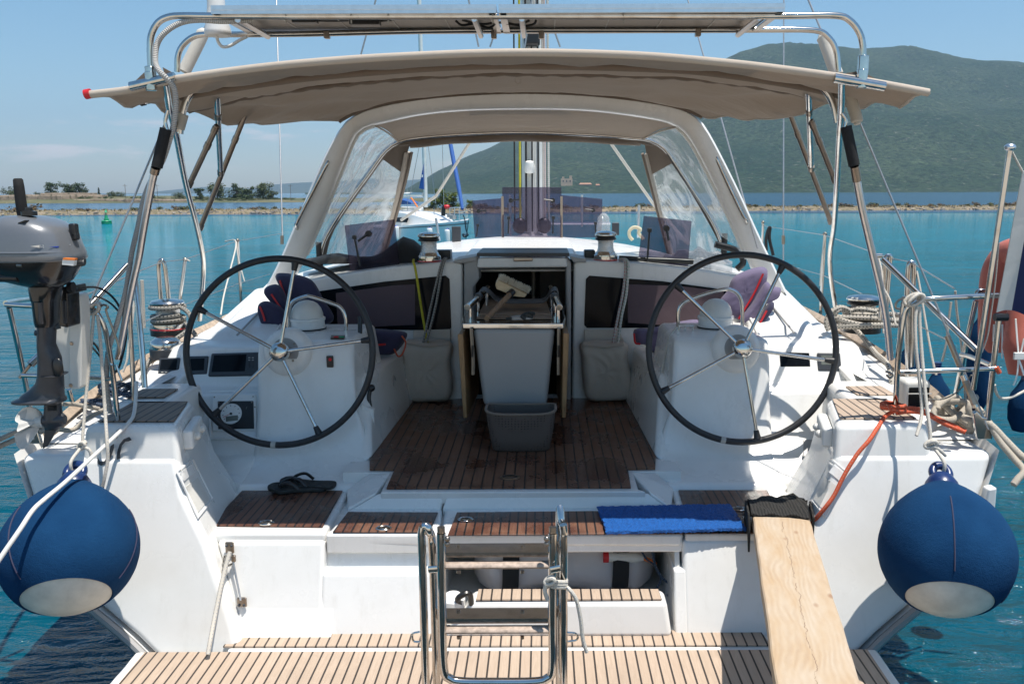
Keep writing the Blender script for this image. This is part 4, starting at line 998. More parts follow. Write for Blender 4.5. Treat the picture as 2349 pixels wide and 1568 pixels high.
# hoops, poles, struts
steel('main_hoop', path(c1, [(1172, 872), (1190, 740), (1230, 630), (1300, 560), (1400, 520), (1525, 505)], 3.72), .0145)
steel('main_hoop', path(c3, [(1128, 800), (1105, 690), (1060, 600), (980, 540), (900, 515), (780, 512)], 3.72), .0145)
MB().tube(path(c1, [(1195, 745), (1168, 840)], 3.70), .022, 14).build('grey_binding', 'tubegrey', YA)
steel('bimini_pole', path(c1, [(1080, 540, 3.3), (1108, 715, 3.55), (1150, 880, 3.75), (1212, 1200, 4.2), (1285, 1480, 4.6), (1325, 1690, 4.85), (1322, 1850, 4.95), (1302, 2090, 5.0)], 3.3), .0135)
steel('bimini_pole', path(c3, [(1160, 530, 3.3), (1155, 720, 3.55), (1140, 950, 3.85), (1112, 1450, 4.6), (1085, 1640, 4.85), (1090, 1800, 4.95), (1118, 1995, 5.05)], 3.3), .0135)
for cc, L in ((c1, [[(1412, 555), (1440, 1130)], [(1650, 622), (1305, 1490)], [(1415, 820), (1240, 1195)]]), (c3, [[(940, 530), (960, 1100)], [(765, 590), (1090, 1450)], [(958, 785), (1110, 1165)]])):
    for k, q in enumerate(L):
        d0, d1 = ((4.0, 4.5), (4.55, 4.72), (4.2, 4.3))[k]; P_ = path(cc, q, d0, d1)
        o = steel('bimini_strut', P_, .0135, mat='steel' if k == 0 else 'dullsteel')  # darker metal on the slanting struts stands in for reflected dark canopy
        for f in (.03, .3, .97): a = P_[0].lerp(P_[1], f); MB().tube([a, a + (P_[1] - P_[0]).normalized() * .03], .0165, 12).build('strut_clamp', 'dullsteel', o)
for q, cc, d in (((985, 500), c1, 3.25), ((1298, 430), c3, 3.25), ((1290, 520), c3, 3.24), ((985, 535), c1, 3.24)):
    a = U(*cc(*q), d); MB().tube([a - V((0, 0, .03)), a + V((0, 0, .035))], .0195, 14).build('bow_clamp', 'steel', YA, bevel=.003)
# ---- solar arch
steel('solar_arch', path(c1, [(985, 470), (979, 330), (987, 230), (1030, 150), (1100, 112), (1200, 103), (1400, 105), (2000, 107)], 3.27) + path(c3, [(-1300, 106), (400, 106), (790, 105), (1120, 103), (1215, 138), (1275, 215), (1297, 300), (1298, 420)], 3.27), .0118, 5)
steel('solar_arch', path(c1, [(1155, 470), (1160, 370), (1190, 300), (1260, 242), (1350, 226), (1550, 226), (2000, 222)], 3.62) + path(c3, [(-1300, 200), (300, 197), (690, 195), (985, 200), (1075, 248), (1122, 330), (1138, 470)], 3.62), .0115, 5)
zt0, zt1 = U(1150, 31, 3.24).z, U(1150, 11, 3.24).z
for a, b in ((485, 1138), (1144, 1800)):
    xa, xb = U(a, 20, 3.24).x, U(b, 20, 3.24).x; ya, yb_ = 3.235, 3.645
    o = MB().box(((xa + xb) / 2, (ya + yb_) / 2, zt1 - .010), (xb - xa - .03, yb_ - ya - .03, .004)).build('solar_panel', 'solarback', YA, smooth=0, label='framed solar panel seen from below on the stainless arch')
    MB().box(((xa + xb) / 2, (ya + yb_) / 2, zt1 - .005), (xb - xa - .03, yb_ - ya - .03, .004)).build('solar_cells', 'solarcell', o, smooth=0)
    m = MB(); th = .004
    for y in (ya, yb_): m.box(((xa + xb) / 2, y, (zt0 + zt1) / 2), (xb - xa, .004, zt1 - zt0)); m.box(((xa + xb) / 2, y + (.013 if y == ya else -.013), zt0 + .002), (xb - xa - .01, .022, .003)); m.box(((xa + xb) / 2, y - .0035, zt0 + (zt1 - zt0) * .55), (xb - xa - .004, .003, .006))
    for x in (xa + .002, xb - .002): m.box((x, (ya + yb_) / 2, (zt0 + zt1) / 2), (.004, yb_ - ya, zt1 - zt0)); m.box((x + (.013 if x < (xa + xb) / 2 else -.013), (ya + yb_) / 2, zt0 + .002), (.022, yb_ - ya - .01, .003))
    m.build('panel_frame', 'alu', o, smooth=0)
    for k in range(1, 5): MB().box((xa + (xb - xa) * k / 5, (ya + yb_) / 2, zt1 - .0135), (.004, yb_ - ya - .04, .002)).build('panel_seam', 'whitepl', o, smooth=0)
    for k in (.08, .92): MB().tube([V((xa + (xb - xa) * k, 3.27, zt0 - .012)), V((xa + (xb - xa) * k, 3.62, zt0 - .012))], .011, 8).build('cross_bracket', 'alu', o)
MB().box(U(700, 47, 3.42), (.09, .05, .022)).build('junction_box', 'black', YA, bevel=.004); MB().box(U(838, 50, 3.42), (.11, .06, .03)).build('junction_box', 'black', YA, bevel=.004)
for q in ([(1045, 48), (1060, 58), (1090, 55), (1120, 64), (1135, 55), (1128, 45)], [(1060, 46), (1100, 56), (1150, 52), (1200, 60), (1225, 55), (1230, 46)], [(1150, 52), (1190, 57), (1215, 47)], [(690, 46), (760, 48), (800, 47)], [(860, 49), (900, 46)]):
    tb(path(ID, q, 3.45), .0045, 6, 8).build('cable', 'black', YA)
for px in (655, 805, 890, 1130, 1430): MB().tube([U(px, 33, 3.252), U(px + 1, 53, 3.30)], .003, 6).build('cable_tie', 'tubegrey', YA)
for px, py in ((750, 80), (1133, 80), (1242, 80), (1601, 75)): a = U(px, py, 3.62); MB().box(a, (.022, .03, .03)).build('tube_clamp', 'dullsteel', YA, bevel=.004)
# satellite antenna mushroom on the left
a = U(500, 78, 3.50); o = MB().lathe([(.045, -.008), (.05, 0), (.049, .012), (.040, .05), (.033, .10), (.030, .22), (.022, .26), (0, .265)], a, seg=24).build('antenna', 'whitepl', YA)
tb(path(c1, [(1415, 205), (1420, 265), (1450, 305), (1500, 300), (1560, 265), (1610, 240)], 3.5), .006, 6).build('antenna_cable', 'whitepl', YA)
# long corrugated conduit from the panels down to the deck
tb(path(c1, [(1650, 132, 3.3), (1450, 140, 3.28), (1300, 132, 3.28), (1180, 150, 3.27), (1080, 210, 3.25), (1025, 290, 3.25), (1013, 400, 3.24), (1040, 465, 3.22), (1085, 510, 3.22), (1128, 560, 3.24), (1146, 640, 3.26), (1138, 780, 3.28), (1105, 920, 3.3), (1060, 1050, 3.33), (985, 1180, 3.36), (935, 1310, 3.38), (900, 1480, 3.4), (860, 1650, 3.42), (820, 1900, 3.44), (760, 2120, 3.46), (705, 2300, 3.48), (695, 2500, 3.5), (720, 2690, 3.53)], 3.3), .0098, 5, 12).build('cable_conduit', 'conduit', YA)
# ---- leaning support tubes with black foam grips
def support(cc, snap, grip, tube, d0, d1):
    g0, g1 = path(cc, grip, d0); MB().tube(cr([g0, g0.lerp(g1, .06), g0.lerp(g1, .94), g1], 3), lambda t: .020 if .05 < t < .95 else .015, 14).build('foam_grip', 'blackmat', YA)
    steel('snap_hook', path(cc, snap, d0), .007)
    P_ = path(cc, tube, d0, d1); steel('support_tube', P_, .0138, 4, 'alu'); n = len(P_)
    MB().tube([P_[0], P_[0].lerp(P_[1], .35)], .0165, 14).build('tube_collar', 'dullsteel', YA)
support(c1, [(1095, 720), (1078, 790), (1090, 850)], [(1080, 845), (1025, 1085)], [(1015, 1095), (990, 1200), (935, 1500), (905, 1680), (860, 1880), (770, 2335)], 3.27, 3.52)
support(c3, [(1160, 740), (1185, 780), (1180, 830)], [(1188, 830), (1240, 1075)], [(1243, 1085), (1290, 1350), (1345, 1590), (1440, 2010), (1478, 2340)], 3.27, 3.52)
# ---- backstays with white chafe sleeves
def stay(base, top, d0, d1, name='backstay', r=.0045): return MB().tube([U(*base, d0), U(*top, d1)], r, 8).build(name, 'wire', YA)
stay((76, 1008), (480, 40), 3.46, 4.1); stay((2268, 985), (1850, -10), 3.46, 4.15)
P_ = path(c1, [(1330, 190), (1310, 250), (1200, 470)], 4.05, 4.0); tb(P_, lambda t: .012 + .016 * min(1, t * 4), 5).build('chafe_sleeve', 'whitesleeve', YA)
P_ = path(c3, [(1020, 225), (1045, 265), (1105, 430), (1130, 490)], 4.05, 4.0); tb(P_, lambda t: .012 + .016 * min(1, t * 5), 5).build('chafe_sleeve', 'whitesleeve', YA)
P_ = path(c3, [(1188, 560), (1250, 750), (1262, 810)], 3.75, 3.7); tb(P_, lambda t: .024 if t < .85 else .014, 5).build('chafe_sleeve', 'whitesleeve', YA)
P_ = [U(*cB(820, 560), 3.8).lerp(U(2268, 985, 3.46), f) for f in (.45, .55, .75, .92, 1)]
MB().tube([U(2172, 770, 3.54), U(2205, 850, 3.51)], .010, 10).build('stay_tensioner', 'dullsteel', YA); MB().tube(path(cB, [(990, 960), (1080, 1190)], 3.5, 3.47), .013, 10).build('stay_tensioner', 'steel', YA); MB().tube(path(cB, [(1005, 1000), (1075, 1170)], 3.492, 3.462), .0135, 6).build('tensioner_slot', 'dullsteel', YA)
a = U(*cB(1155, 1385), 3.47); MB().prism([a + V((x, 0, z)) for x, z in ((-.035, -.02), (.03, -.02), (.012, .07), (-.02, .075), (-.045, .10), (-.06, .09))], (0, .02, 0)).build('stay_chainplate', 'steel', YA, bevel=.005)
MB().tube([U(*cA(345, 660), 3.5), U(*cA(265, 735), 3.47)], .016, 10).build('stay_tensioner', 'steel', YA); MB().tube([U(*cA(262, 738), 3.47), U(*cA(170, 850), 3.46)], .007, 8).build('tensioner_pin', 'dullsteel', YA)
a = U(*cA(290, 1395), 3.46); MB().prism([a + V((x, 0, z)) for x, z in ((-.03, -.015), (.03, -.015), (.015, .06), (-.015, .06))], (0, .02, 0)).build('stay_chainplate', 'steel', YA, bevel=.004)
for base, top, d0, d1 in (((648, 552), (634, -10), 5.6, 6.3), ((1797, 600), (1798, -10), 5.6, 6.3), ((1738, 570), (1575, -10), 5.3, 6.2)): stay(base, top, d0, d1, 'shroud', .005)
for px, d in ((647, 5.6), (1797, 5.6)): MB().tube([U(px, 540, d), U(px, 560, d)], .011, 8).build('shroud_terminal', 'dullsteel', YA)
for q in ([(862, 0), (828, 125)], [(1220, 0), (1190, 200)], [(1075, 0), (1098, 108)], [(1140, 60), (1124, 108)], [(1268, 60), (1285, 108)]): MB().tube(path(ID, q, 8.5), .009, 6).build('rigging_wire', 'wire', YA)
# ---- pushpits
steel('pushpit_rail', path(cA, [(50, 212, 3.45), (300, 226, 3.44), (700, 240, 3.44), (790, 245, 3.44), (855, 300, 3.44), (915, 430, 3.45), (955, 640, 3.47), (990, 880, 3.49), (1030, 1245, 3.525)], 3.45), .0105)
steel('pushpit_leg', path(cA, [(80, 240), (170, 640), (235, 970), (275, 1235)], 3.45, 3.62), .0105); steel('pushpit_rail', path(cA, [(190, 828), (420, 835), (960, 858)], 3.46, 3.49), .0095)
steel('pushpit_rail', path(cA, [(50, 200), (150, 180), (300, 160), (520, 130)], 3.46, 4.3), .0105); steel('pushpit_leg', path(cA, [(600, 950), (660, 1180)], 3.95, 4.0), .0105)
MB().tube(path(cA, [(930, 640), (970, 740), (1010, 740), (1060, 870), (1020, 890)], 3.47), .005, 6).build('split_ring', 'steel', YA)
steel('diagonal_brace', path(c4, [(830, 580), (520, 920), (330, 1130)], 3.95, 3.5), .0130)
steel('pushpit_post', path(cB, [(508, 1240, 3.53), (522, 930, 3.5), (545, 690, 3.48), (570, 540, 3.47), (610, 462, 3.46), (680, 425, 3.46), (800, 415, 3.45), (1000, 405, 3.45), (1240, 395, 3.45)], 3.5), .0115)
steel('pushpit_post', path(cB, [(520, 900), (548, 560), (572, 400)], 3.50, 3.47), .008); steel('pushpit_rail', path(cB, [(540, 940), (900, 925), (1230, 912)], 3.49, 3.45), .0105)
steel('pushpit_leg', path(cB, [(1245, 560), (1165, 1290)], 3.44, 3.48), .0115); steel('pushpit_leg', path(cB, [(1082, 430), (1000, 800), (925, 1170)], 3.75, 3.9), .0115)
steel('pushpit_rail', path(cB, [(980, 815), (1040, 830), (1190, 890)], 3.8, 3.5), .011); steel('pushpit_rail', path(cB, [(1180, 362), (1105, 362), (1085, 400)], 3.75), .0115)
steel('diagonal_brace', path(cB, [(420, 140), (1085, 780)], 3.95, 3.5), .0135); steel('brace_bracket', path(cB, [(330, 110), (410, 112)], 3.42), .011)
for cc, q, d in ((cA, [(855, 245), (900, 215), (940, 235), (925, 270), (985, 430), (1040, 600), (1010, 690)], 3.43), (cB, [(575, 405), (520, 440), (510, 480), (540, 490)], 3.45), (cB, [(440, 935), (470, 945), (490, 960), (470, 980), (445, 960)], 3.5)): tb(path(cc, q, d), .0045, 5, 8).build('shackle_wire', 'dullsteel', YA)
MB().tube(path(cB, [(1228, 905), (1250, 945)], 3.44), .010, 8).build('red_wrap', 'rope_orange', YA)
MB().tube(path(cB, [(1215, 548), (1305, 548)], 3.43), .016, 8).build('rail_clamp', 'black', YA)
# flagpole with ball
steel('flagpole', path(ID, [(2233, 893), (2316, 345)], 3.42, 3.30), .0105); a = U(2317, 338, 3.30); MB().ball(a, .0205, sc=(1, 1, .72)).build('pole_ball', 'alu', YA)
# navigation light on the right step
a = U(*cB(630, 1090), 3.68); o = MB().box(a, (.115, .10, .135)).build('stern_light', 'ivory', YA, bevel=.022, bseg=4); MB().box(a + V((.005, -.052, -.005)), (.085, .012, .085)).build('light_lens', 'screen', o, bevel=.004)
MB().box(a + V((.005, -.060, .012)), (.10, .004, .004)).build('lens_bar', 'ivory', o)
# ---- stanchions and lifelines
ST = []
def stanch(cc, top, bot, d): q_ = path(cc, [bot, top], d); steel('stanchion', [q_[0] + (q_[0] - q_[1]).normalized() * .14, q_[1]], .0120); a = U(*cc(*top), d); MB().ball(a, .016).build('stanchion_cap', 'dullsteel', YA)
for cc, top, bot, d in ((c4, (1550, 420), (1575, 855), 7.2), (c4, (1208, 545), (1168, 850), 6.0), (c6, (1468, 222), (1440, 730), 6.2), (c6, (1063, 145), (1060, 250), 8.5), (c6, (1895, 380), (1870, 700), 4.7)): stanch(cc, top, bot, d)
steel('gate_hoop', path(c4, [(1052, 850), (1036, 620), (1040, 560), (1062, 552), (1080, 620), (1105, 845)], 5.2), .0125); steel('gate_hoop', path(cB, [(600, 980), (590, 560), (600, 210), (625, 160), (640, 210), (630, 560), (625, 900)], 4.3), .0125)
steel('gate_hoop', path(cB, [(400, 570), (415, 400), (435, 150), (460, 110), (470, 150), (450, 400), (440, 560)], 4.6), .0125); steel('gate_hoop', path(c4, [(945, 1380), (930, 1180), (905, 900), (880, 680)], 3.9, 4.0), .013); steel('gate_hoop', path(c4, [(880, 1560), (868, 1310), (850, 980), (848, 800)], 3.85), .0105)
LL = [(c4, [(480, 810, 3.6), (920, 615, 4.4), (1060, 560, 5.2), (1210, 543, 6.), (1545, 425, 7.2), (1850, 372, 8.4)]), (c4, [(940, 950, 4.2), (1175, 850, 6.), (1560, 700, 7.2), (1760, 640, 8.)]),
      (c6, [(1063, 168, 8.5), (1466, 228, 6.2), (1880, 375, 4.7), (2030, 405, 4.3), (2310, 575, 3.8)]), (c6, [(1200, 420, 8.), (1455, 490, 6.2), (1790, 650, 5.), (2080, 820, 4.3), (2300, 930, 3.85)])]
for cc, q in LL: MB().tube(path(cc, q, 5), .0032, 6).build('lifeline', 'wire', YA)
# ---- winches
def winch(c, r, h, base=True):
    o = MB().lathe([(r * 1.12, 0), (r * 1.15, .012), (r * 1.12, h * .20), (r * .98, h * .24), (r * .88, h * .32), (0, h * .32)], c, seg=32).build('winch', 'steel', YA)
    MB().lathe([(r * .84, h * .30), (r * .74, h * .45), (r * .74, h * .64), (r * .84, h * .70), (0, h * .70)], c, seg=32).build('winch_drum', 'knurl', o)
    MB().lathe([(r * 1.0, h * .70), (r * 1.02, h * .74), (r * .92, h * .78), (r * .92, h * .80), (r * 1.02, h * .84), (0, h * .84)], c, seg=32).build('self_tailer', 'black', o)
    MB().lathe([(r * 1.04, h * .84), (r * 1.05, h * .88), (r * .96, h * .94), (r * .5, h * .99), (r * .2, h), (0, h)], c, seg=32).build('winch_cap', 'steel', o)
    MB().lathe([(r * 1.14, -.03), (r * 1.14, .0), (0, .0)], c, seg=28).build('winch_base', 'black', o)
    MB().lathe([(r * 1.16, h * .02), (r * 1.165, h * .05), (r * 1.15, h * .06), (0, h * .06)], c, seg=28).build('red_ring', 'red', o)
    return o
cwl = V((U(390, 780, 4.95).x, 4.95, 1.335)); winch(cwl, .088, .175)
cwr = V((U(1976, 780, 4.95).x, 4.95, 1.335)); winch(cwr, .090, .185)
o = MB().lathe([(.075, 0), (.08, .03), (.072, .045), (.05, .06), (0, .06)], V((U(372, 790, 4.62).x, 4.66, 1.275)), seg=28).build('winch', 'steel', YA); MB().lathe([(.082, -.05), (.082, .0), (0, 0)], V((U(372, 790, 4.62).x, 4.66, 1.275)), seg=28).build('winch_base', 'bezel', o)
winch(V((U(985, 600, 5.56).x, 5.56, 1.665)), .066, .19); winch(V((U(1389, 598, 5.56).x, 5.56, 1.668)), .066, .19)
# rope clutches and small blocks on the coachroof
for px, w_ in ((1018, .10), (1352, .07)): MB().box(U(px, 585, 5.75), (w_, .12, .07)).build('rope_clutch', 'black', YA, bevel=.008)
for px, py, s_ in ((1047, 537, 1), (1412, 525, .8)): MB().box(U(px, py, 7.4), (.075 * s_, .03, .13 * s_)).build('cleat_plate', 'bezel', YA, bevel=.006)
# ---- hard dodger arch and sprayhood
def warp(pts, n): return resample(cr(pts, 8), n)
AO = [(604, 668), (640, 597), (690, 480), (740, 365), (783, 290), (815, 262), (860, 245), (950, 228), (1060, 217), (1194, 212), (1330, 216), (1450, 228), (1545, 244), (1590, 262), (1625, 300), (1690, 425), (1745, 545), (1808, 674)]
AI = [(668, 640), (700, 578), (738, 490), (778, 390), (812, 310), (838, 290), (885, 278), (960, 262), (1060, 252), (1194, 249), (1330, 251), (1440, 262), (1520, 276), (1560, 292), (1592, 330), (1650, 440), (1697, 545), (1745, 650)]
NA = 70
ao = warp([U(x, y, 5.42 - .14 * smoothstep(660, 220, y)) for x, y in AO], NA); ai = warp([U(x, y, 5.44 - .14 * smoothstep(660, 250, y)) for x, y in AI], NA)
rows = []
for a, b in zip(ao, ai):
    th = V((0, .10, .0)); mid = (a + b) / 2 - V((0, .012, 0)); rows.append([a + th * .1, a.lerp(b, .12) - V((0, .008, 0)), mid, a.lerp(b, .88) - V((0, .008, 0)), b + th * .1, b + th, a + th])
m = MB().grid(rows, closed=True); m.face(list(range(7))); n_ = len(m.v); m.face(list(range(n_ - 7, n_))); m.build('dodger_arch', 'gel', YA, smooth=50)
# grab rails on the arch legs
for q in ([(754, 362), (757, 372), (742, 400), (690, 500), (684, 514), (683, 528)], [(1641, 348), (1640, 362), (1655, 398), (1695, 482), (1708, 505), (1712, 515)]):
    P_ = path(ID, q, 5.36, 5.40); P_ = [P_[0]] + [p - V((0, .045, 0)) for p in P_[1:-1]] + [P_[-1]]; o = steel('arch_grab_rail', P_, .0105, 5)
    for e in (P_[0], P_[-1]): MB().ball(e, .017, sc=(1, .6, 1.5)).build('rail_foot', 'dullsteel', o)
# hoop at the front of the sprayhood
HP = [(732, 606), (740, 560), (765, 512), (805, 452), (845, 398), (878, 352), (905, 330), (945, 318), (1060, 308), (1194, 304), (1330, 308), (1440, 316), (1490, 322), (1525, 342), (1552, 380), (1592, 440), (1630, 500), (1652, 545), (1664, 590)]
hp = warp([U(x, y, 6.12 - .1 * smoothstep(330, 600, y)) for x, y in HP], NA)
MB().tube(hp, .0165, 10).build('sprayhood_hoop', 'steel', YA)
for px, py in ((733, 585), (1661, 565)): a = U(px, py, 6.02); MB().tube([a - V((0, 0, .08)), a + V((0, 0, .09))], .022, 12).build('hoop_grip', 'black', YA)
# cloth between arch and hoop: top panel and lower clear panels
i0, i1 = 19, NA - 1 - 19
def band(a, b, i, j, nb, bulge=0.02, lift=0): return [[p.lerp(q, k / nb) + V((0, 0, bulge * math.sin(math.pi * k / nb))) for k in range(nb + 1)] for p, q in list(zip(a, b))[i:j + 1]]
ai2 = [p + V((0, .09, .0)) for p in ai]
MB().sheet(band(ai2, hp, i0, i1, 8), .003).build('sprayhood_top', 'canvas', YA, smooth=60)
MB().sheet(band(ai2, hp, 3, i0, 8, .012), .002).build('sprayhood_side_window', 'vinyl', YA, smooth=60)
MB().sheet(band(ai2, hp, i1, NA - 4, 8, .012), .002).build('sprayhood_side_window', 'vinyl', YA, smooth=60)
for i in (i0, i1): MB().tube([ai2[i].lerp(hp[i], k / 6) + V((0, 0, .012 * math.sin(math.pi * k / 6) - .003)) for k in range(7)], .006, 8).build('window_binding', 'canvas_trim', YA)
for seg_ in (range(3, i0 + 1), range(i1, NA - 3)): MB().tube([ai2[i] + V((0, -.02, -.004)) for i in seg_], .012, 8).build('arch_flange', 'whitepl', YA)
# front windscreen panels: hoop to coachroof, with cloth binding; centre panel open
def fpt(x, y): return U(x, y, 6.14 + .75 * smoothstep(318, 600, y))
for outer, inner, clear_ in (([(735, 604), (760, 522), (845, 400), (880, 353), (908, 332), (944, 320)], [(870, 604), (882, 560), (905, 480), (925, 400), (936, 345), (944, 320)], None),
                     ([(1664, 592), (1652, 548), (1592, 442), (1552, 382), (1525, 344), (1490, 324)], [(1545, 600), (1535, 560), (1515, 480), (1495, 400), (1480, 340), (1478, 324)], None)):
    A = warp([U(x, y, 6.12 - .1 * smoothstep(330, 600, y)) for x, y in outer], 14); B = warp([fpt(x, y) for x, y in inner], 14)
    MB().sheet([[a.lerp(b, k / 6) for k in range(7)] for a, b in zip(A[:11], B[:11])], .002).build('windscreen_panel', 'vinyl', YA, smooth=60)
    MB().sheet([[a.lerp(b, k / 4) for k in range(5)] for a, b in zip(A[10:], B[10:])], .003).build('windscreen_header', 'canvas_dark', YA, smooth=60)
    MB().tube(B[:-1], (.026, .008), 8).build('windscreen_binding', 'canvas_trim', YA); MB().tube([p + V((.028 if inner[0][0] < 1200 else -.028, .0, 0)) for p in B[:-1]], (.012, .008), 8).build('zip_strip', 'canvas_dark', YA)
    MB().tube([a.lerp(b, .02) for a, b in zip(A[:12], B[:12])], (.020, .006), 8).build('windscreen_binding', 'canvas_dark', YA)
# rolled up centre panel
P_ = path(ID, [(940, 331), (1050, 321), (1194, 316), (1330, 318), (1470, 326)], 6.14); m = tb(P_, lambda t: (.022 + .006 * math.sin(t * 23), .030), 8, 12); m.build('rolled_window', 'canvas_dark', YA)
P_ = path(ID, [(905, 332), (1000, 320), (1194, 311), (1400, 316), (1500, 330)], 6.13); tb(P_, .018, 6).build('front_hem', 'canvas_dark', YA)
# loose pocket flap under the top
rows = [[U(x, y0 + (y1 - y0) * k / 5 + (1.5 * math.sin(x * .08)) * (k == 5), 5.42 + .03 * k - .02 * math.sin(k)) for k in range(6)] for x, y0, y1 in [(1078 + 11.8 * i, 238 + (i / 20 - .5) ** 2 * 10 - 6, 259 - 15 * (i / 20) ** 2.2 + (2 if i else 0)) for i in range(21)]]
MB().sheet(rows, .003).build('pocket_flap', 'canvas', YA, smooth=60)
# ---- steering wheels
def wheel(hub, R_, angs, s):
    n = V((0, math.cos(R(9)), -math.sin(R(9)))); uz = V((0, math.sin(R(9)), math.cos(R(9))))      # rim plane leans with its foot towards the stern
    D = lambda a: V((math.cos(a), 0, 0)) + uz * math.sin(a)
    w_ = MB().tube([hub + D(2 * math.pi * k / 96) * R_ for k in range(96)], .0160, 14, closed=True).build('steering_wheel', 'leather', YA, label='large steering wheel with black leather rim and five steel spokes')
    MB().lathe([(.046, .028), (.048, .0), (.044, -.02), (.032, -.032), (.022, -.036), (0, -.036)], hub, n, 32).build('hub', 'steel', w_)
    MB().tube([hub + n * .02, hub + n * .16], .032, 20).build('wheel_shaft', 'dullsteel', w_)
    for a in angs:
        d = D(R(a)); MB().tube([hub + d * .04, hub + d * (R_ - .045)], .0088, 12).build('spoke', 'steel', w_)
        MB().tube([hub + d * (R_ - .052), hub + d * (R_ - .03), hub + d * (R_ - .010)], lambda t: .0125 + .006 * t, 12).build('spoke_boot', 'leather', w_)
    MB().lathe([(.070, .105), (.068, .095), (0, .095)], hub, n, 32).build('hub_flange', 'gelgrey', w_)
    for q in (40, 130, 220, 310): MB().lathe([(.007, .096), (.005, .090), (0, .090)], hub + D(R(q)) * .06, n, 8).build('flange_bolt', 'dullsteel', w_)
    a = R(266 if s < 0 else 258); MB().tube([hub + D(a - .026) * R_, hub + D(a) * R_, hub + D(a + .026) * R_], .0168, 14).build('rim_band', 'tubegrey', w_)
wheel(U(641, 807, 4.22), .456, (7.5, 79.5, 151.5, 223.5, 295.5), -1); wheel(U(1703, 799, 4.22), .458, (64, 136, 208, 279.5, 352), 1)
# ---- compasses, grab rails, controls on the pedestals
for (px, py, d), rail, s in (((706, 766, 4.78), [(c5(0, 0)[0] * 0 + 661, 768), (662, 715), (672, 692), (700, 680), (716, 681), (760, 695), (782, 706), (793, 730), (794, 772)], -1), ((1641, 756, 4.78), [(1556, 770), (1556, 716), (1568, 694), (1600, 680), (1652, 665), (1676, 664), (1694, 676), (1702, 700), (1703, 752)], 1)):
    c = U(px, py, d); c.z = 1.362
    o = MB().lathe([(.098, 0), (.099, .008), (.094, .012), (.094, .045), (.099, .048), (.099, .060), (.092, .064), (0, .064)], c, seg=36).build('compass', 'whitepl', YA)
    MB().lathe([(.089, .062), (.087, .085), (.078, .112), (.062, .135), (.04, .150), (.015, .157), (0, .158)], c, seg=36).build('compass_dome', 'ivory', o)
    MB().lathe([(.102, -.001), (.102, .006), (0, .006)], c, seg=36).build('compass_gasket', 'black', o)
    P_ = path(ID, rail, 4.72); P_[0].z = 1.355; P_[-1].z = 1.355; steel('pedestal_grab_rail', P_, .0105, 6)
MB().prism([UZ(*c5(x, y), 1.361) for x, y in ((335, 890), (425, 890), (418, 908), (330, 908))], (0, 0, .008)).build('button_panel', 'black', YA)
for q, mt in (((365, 893), 'red'), ((402, 893), 'green')): MB().ball(UZ(*c5(*q), 1.371), .009, sc=(1.6, 1, .6)).build('push_button', mt, YA)
o = MB().box(U(757, 829, 4.345), (.034, .014, .060)).build('thruster_switch', 'black', YA, bevel=.005); MB().ball(U(757, 824, 4.336), .009).build('switch_button', 'red', o)
# engine throttle on the left pedestal's inner side, and gear lever box
P_ = [U(*c5(490, 960), 4.62), U(*c5(495, 1120), 4.55)]; MB().tube(P_, (.022, .03), 8).build('throttle_plate', 'black', YA, bevel=.004); tb(path(c5, [(520, 760), (522, 800), (520, 900), (510, 1010)], 4.68, 4.62), lambda t: .012 + .006 * (t > .7), 5).build('throttle_lever', 'black', YA)
MB().ball(U(*c5(595, 1225), 4.42), .020).build('lever_knob', 'black', YA); tb(path(c5, [(590, 1225), (580, 1290), (590, 1360)], 4.42, 4.40), .011, 5).build('gear_lever', 'black', YA)
MB().prism(path(c5, [(525, 1330), (612, 1368), (620, 1566), (560, 1620), (540, 1560)], 4.36), (0, .05, 0)).build('lever_box', 'whitepl', YA, bevel=.01)
MB().box(U(*c5(510, 1195), 4.45), (.010, .004, .055)).build('yellow_sticker', 'yellow', YA)
# engine panel on the left console
def facept(px, py, d=None):                      # a point on the console's lower face
    for k in range(200):
        dd = 3.9 + k * .005; p = U(px, py, dd)
        ys = 4.20 + (p.z - .82) * 1.0 if p.z < .93 else 4.31 + (p.z - .93) * .4516
        if p.z < 1.085 and dd >= ys - .004: return p
    return p
q = [facept(*cE(x, y)) for x, y in ((505, 860), (1190, 850), (1205, 1420), (515, 1430))]
nf = (q[1] - q[0]).cross(q[3] - q[0]).normalized(); nf = nf if nf.y < 0 else -nf
MB().hexa([p + nf * .001 for p in q], [p + nf * .006 for p in q]).build('engine_panel', 'whitepl', YA, bevel=.003)
fr = [facept(*cE(x, y)) + nf * .004 for x, y in ((465, 815), (1230, 805), (1240, 1540), (485, 1555))]; MB().tube(fr, .010, 8, 0, closed=True).build('panel_surround', 'gel', YA)
q2 = [facept(*cE(x, y)) + nf * .007 for x, y in ((605, 965), (1160, 960), (1172, 1390), (612, 1400))]; pn = MB().hexa(q2, [p + nf * .008 for p in q2]).build('gauge_panel', 'black', YA, bevel=.002)
gc = facept(*cE(822, 1165)) + nf * .017; MB().lathe([(.052, -.004), (.053, .003), (.048, .004), (0, .004)], gc, nf, 32).build('rev_counter', 'dial', pn)
uz = (q[0] - q[3]).normalized(); ux = nf.cross(uz) * -1; ux = ux if ux.x > 0 else -ux
for k in range(9):
    a = R(215 - k * 31); d = ux * math.cos(a) + uz * math.sin(a); MB().tube([gc + nf * .0045 + d * .038, gc + nf * .0045 + d * .045], .0016, 4).build('dial_tick', 'black', pn)
MB().tube([gc + nf * .006, gc + nf * .006 - ux * .04 - uz * .014], .0012, 5).build('dial_needle', 'red', pn); MB().lathe([(.006, 0), (.006, .006), (0, .006)], gc + nf * .003, nf, 12).build('needle_cap', 'black', pn)
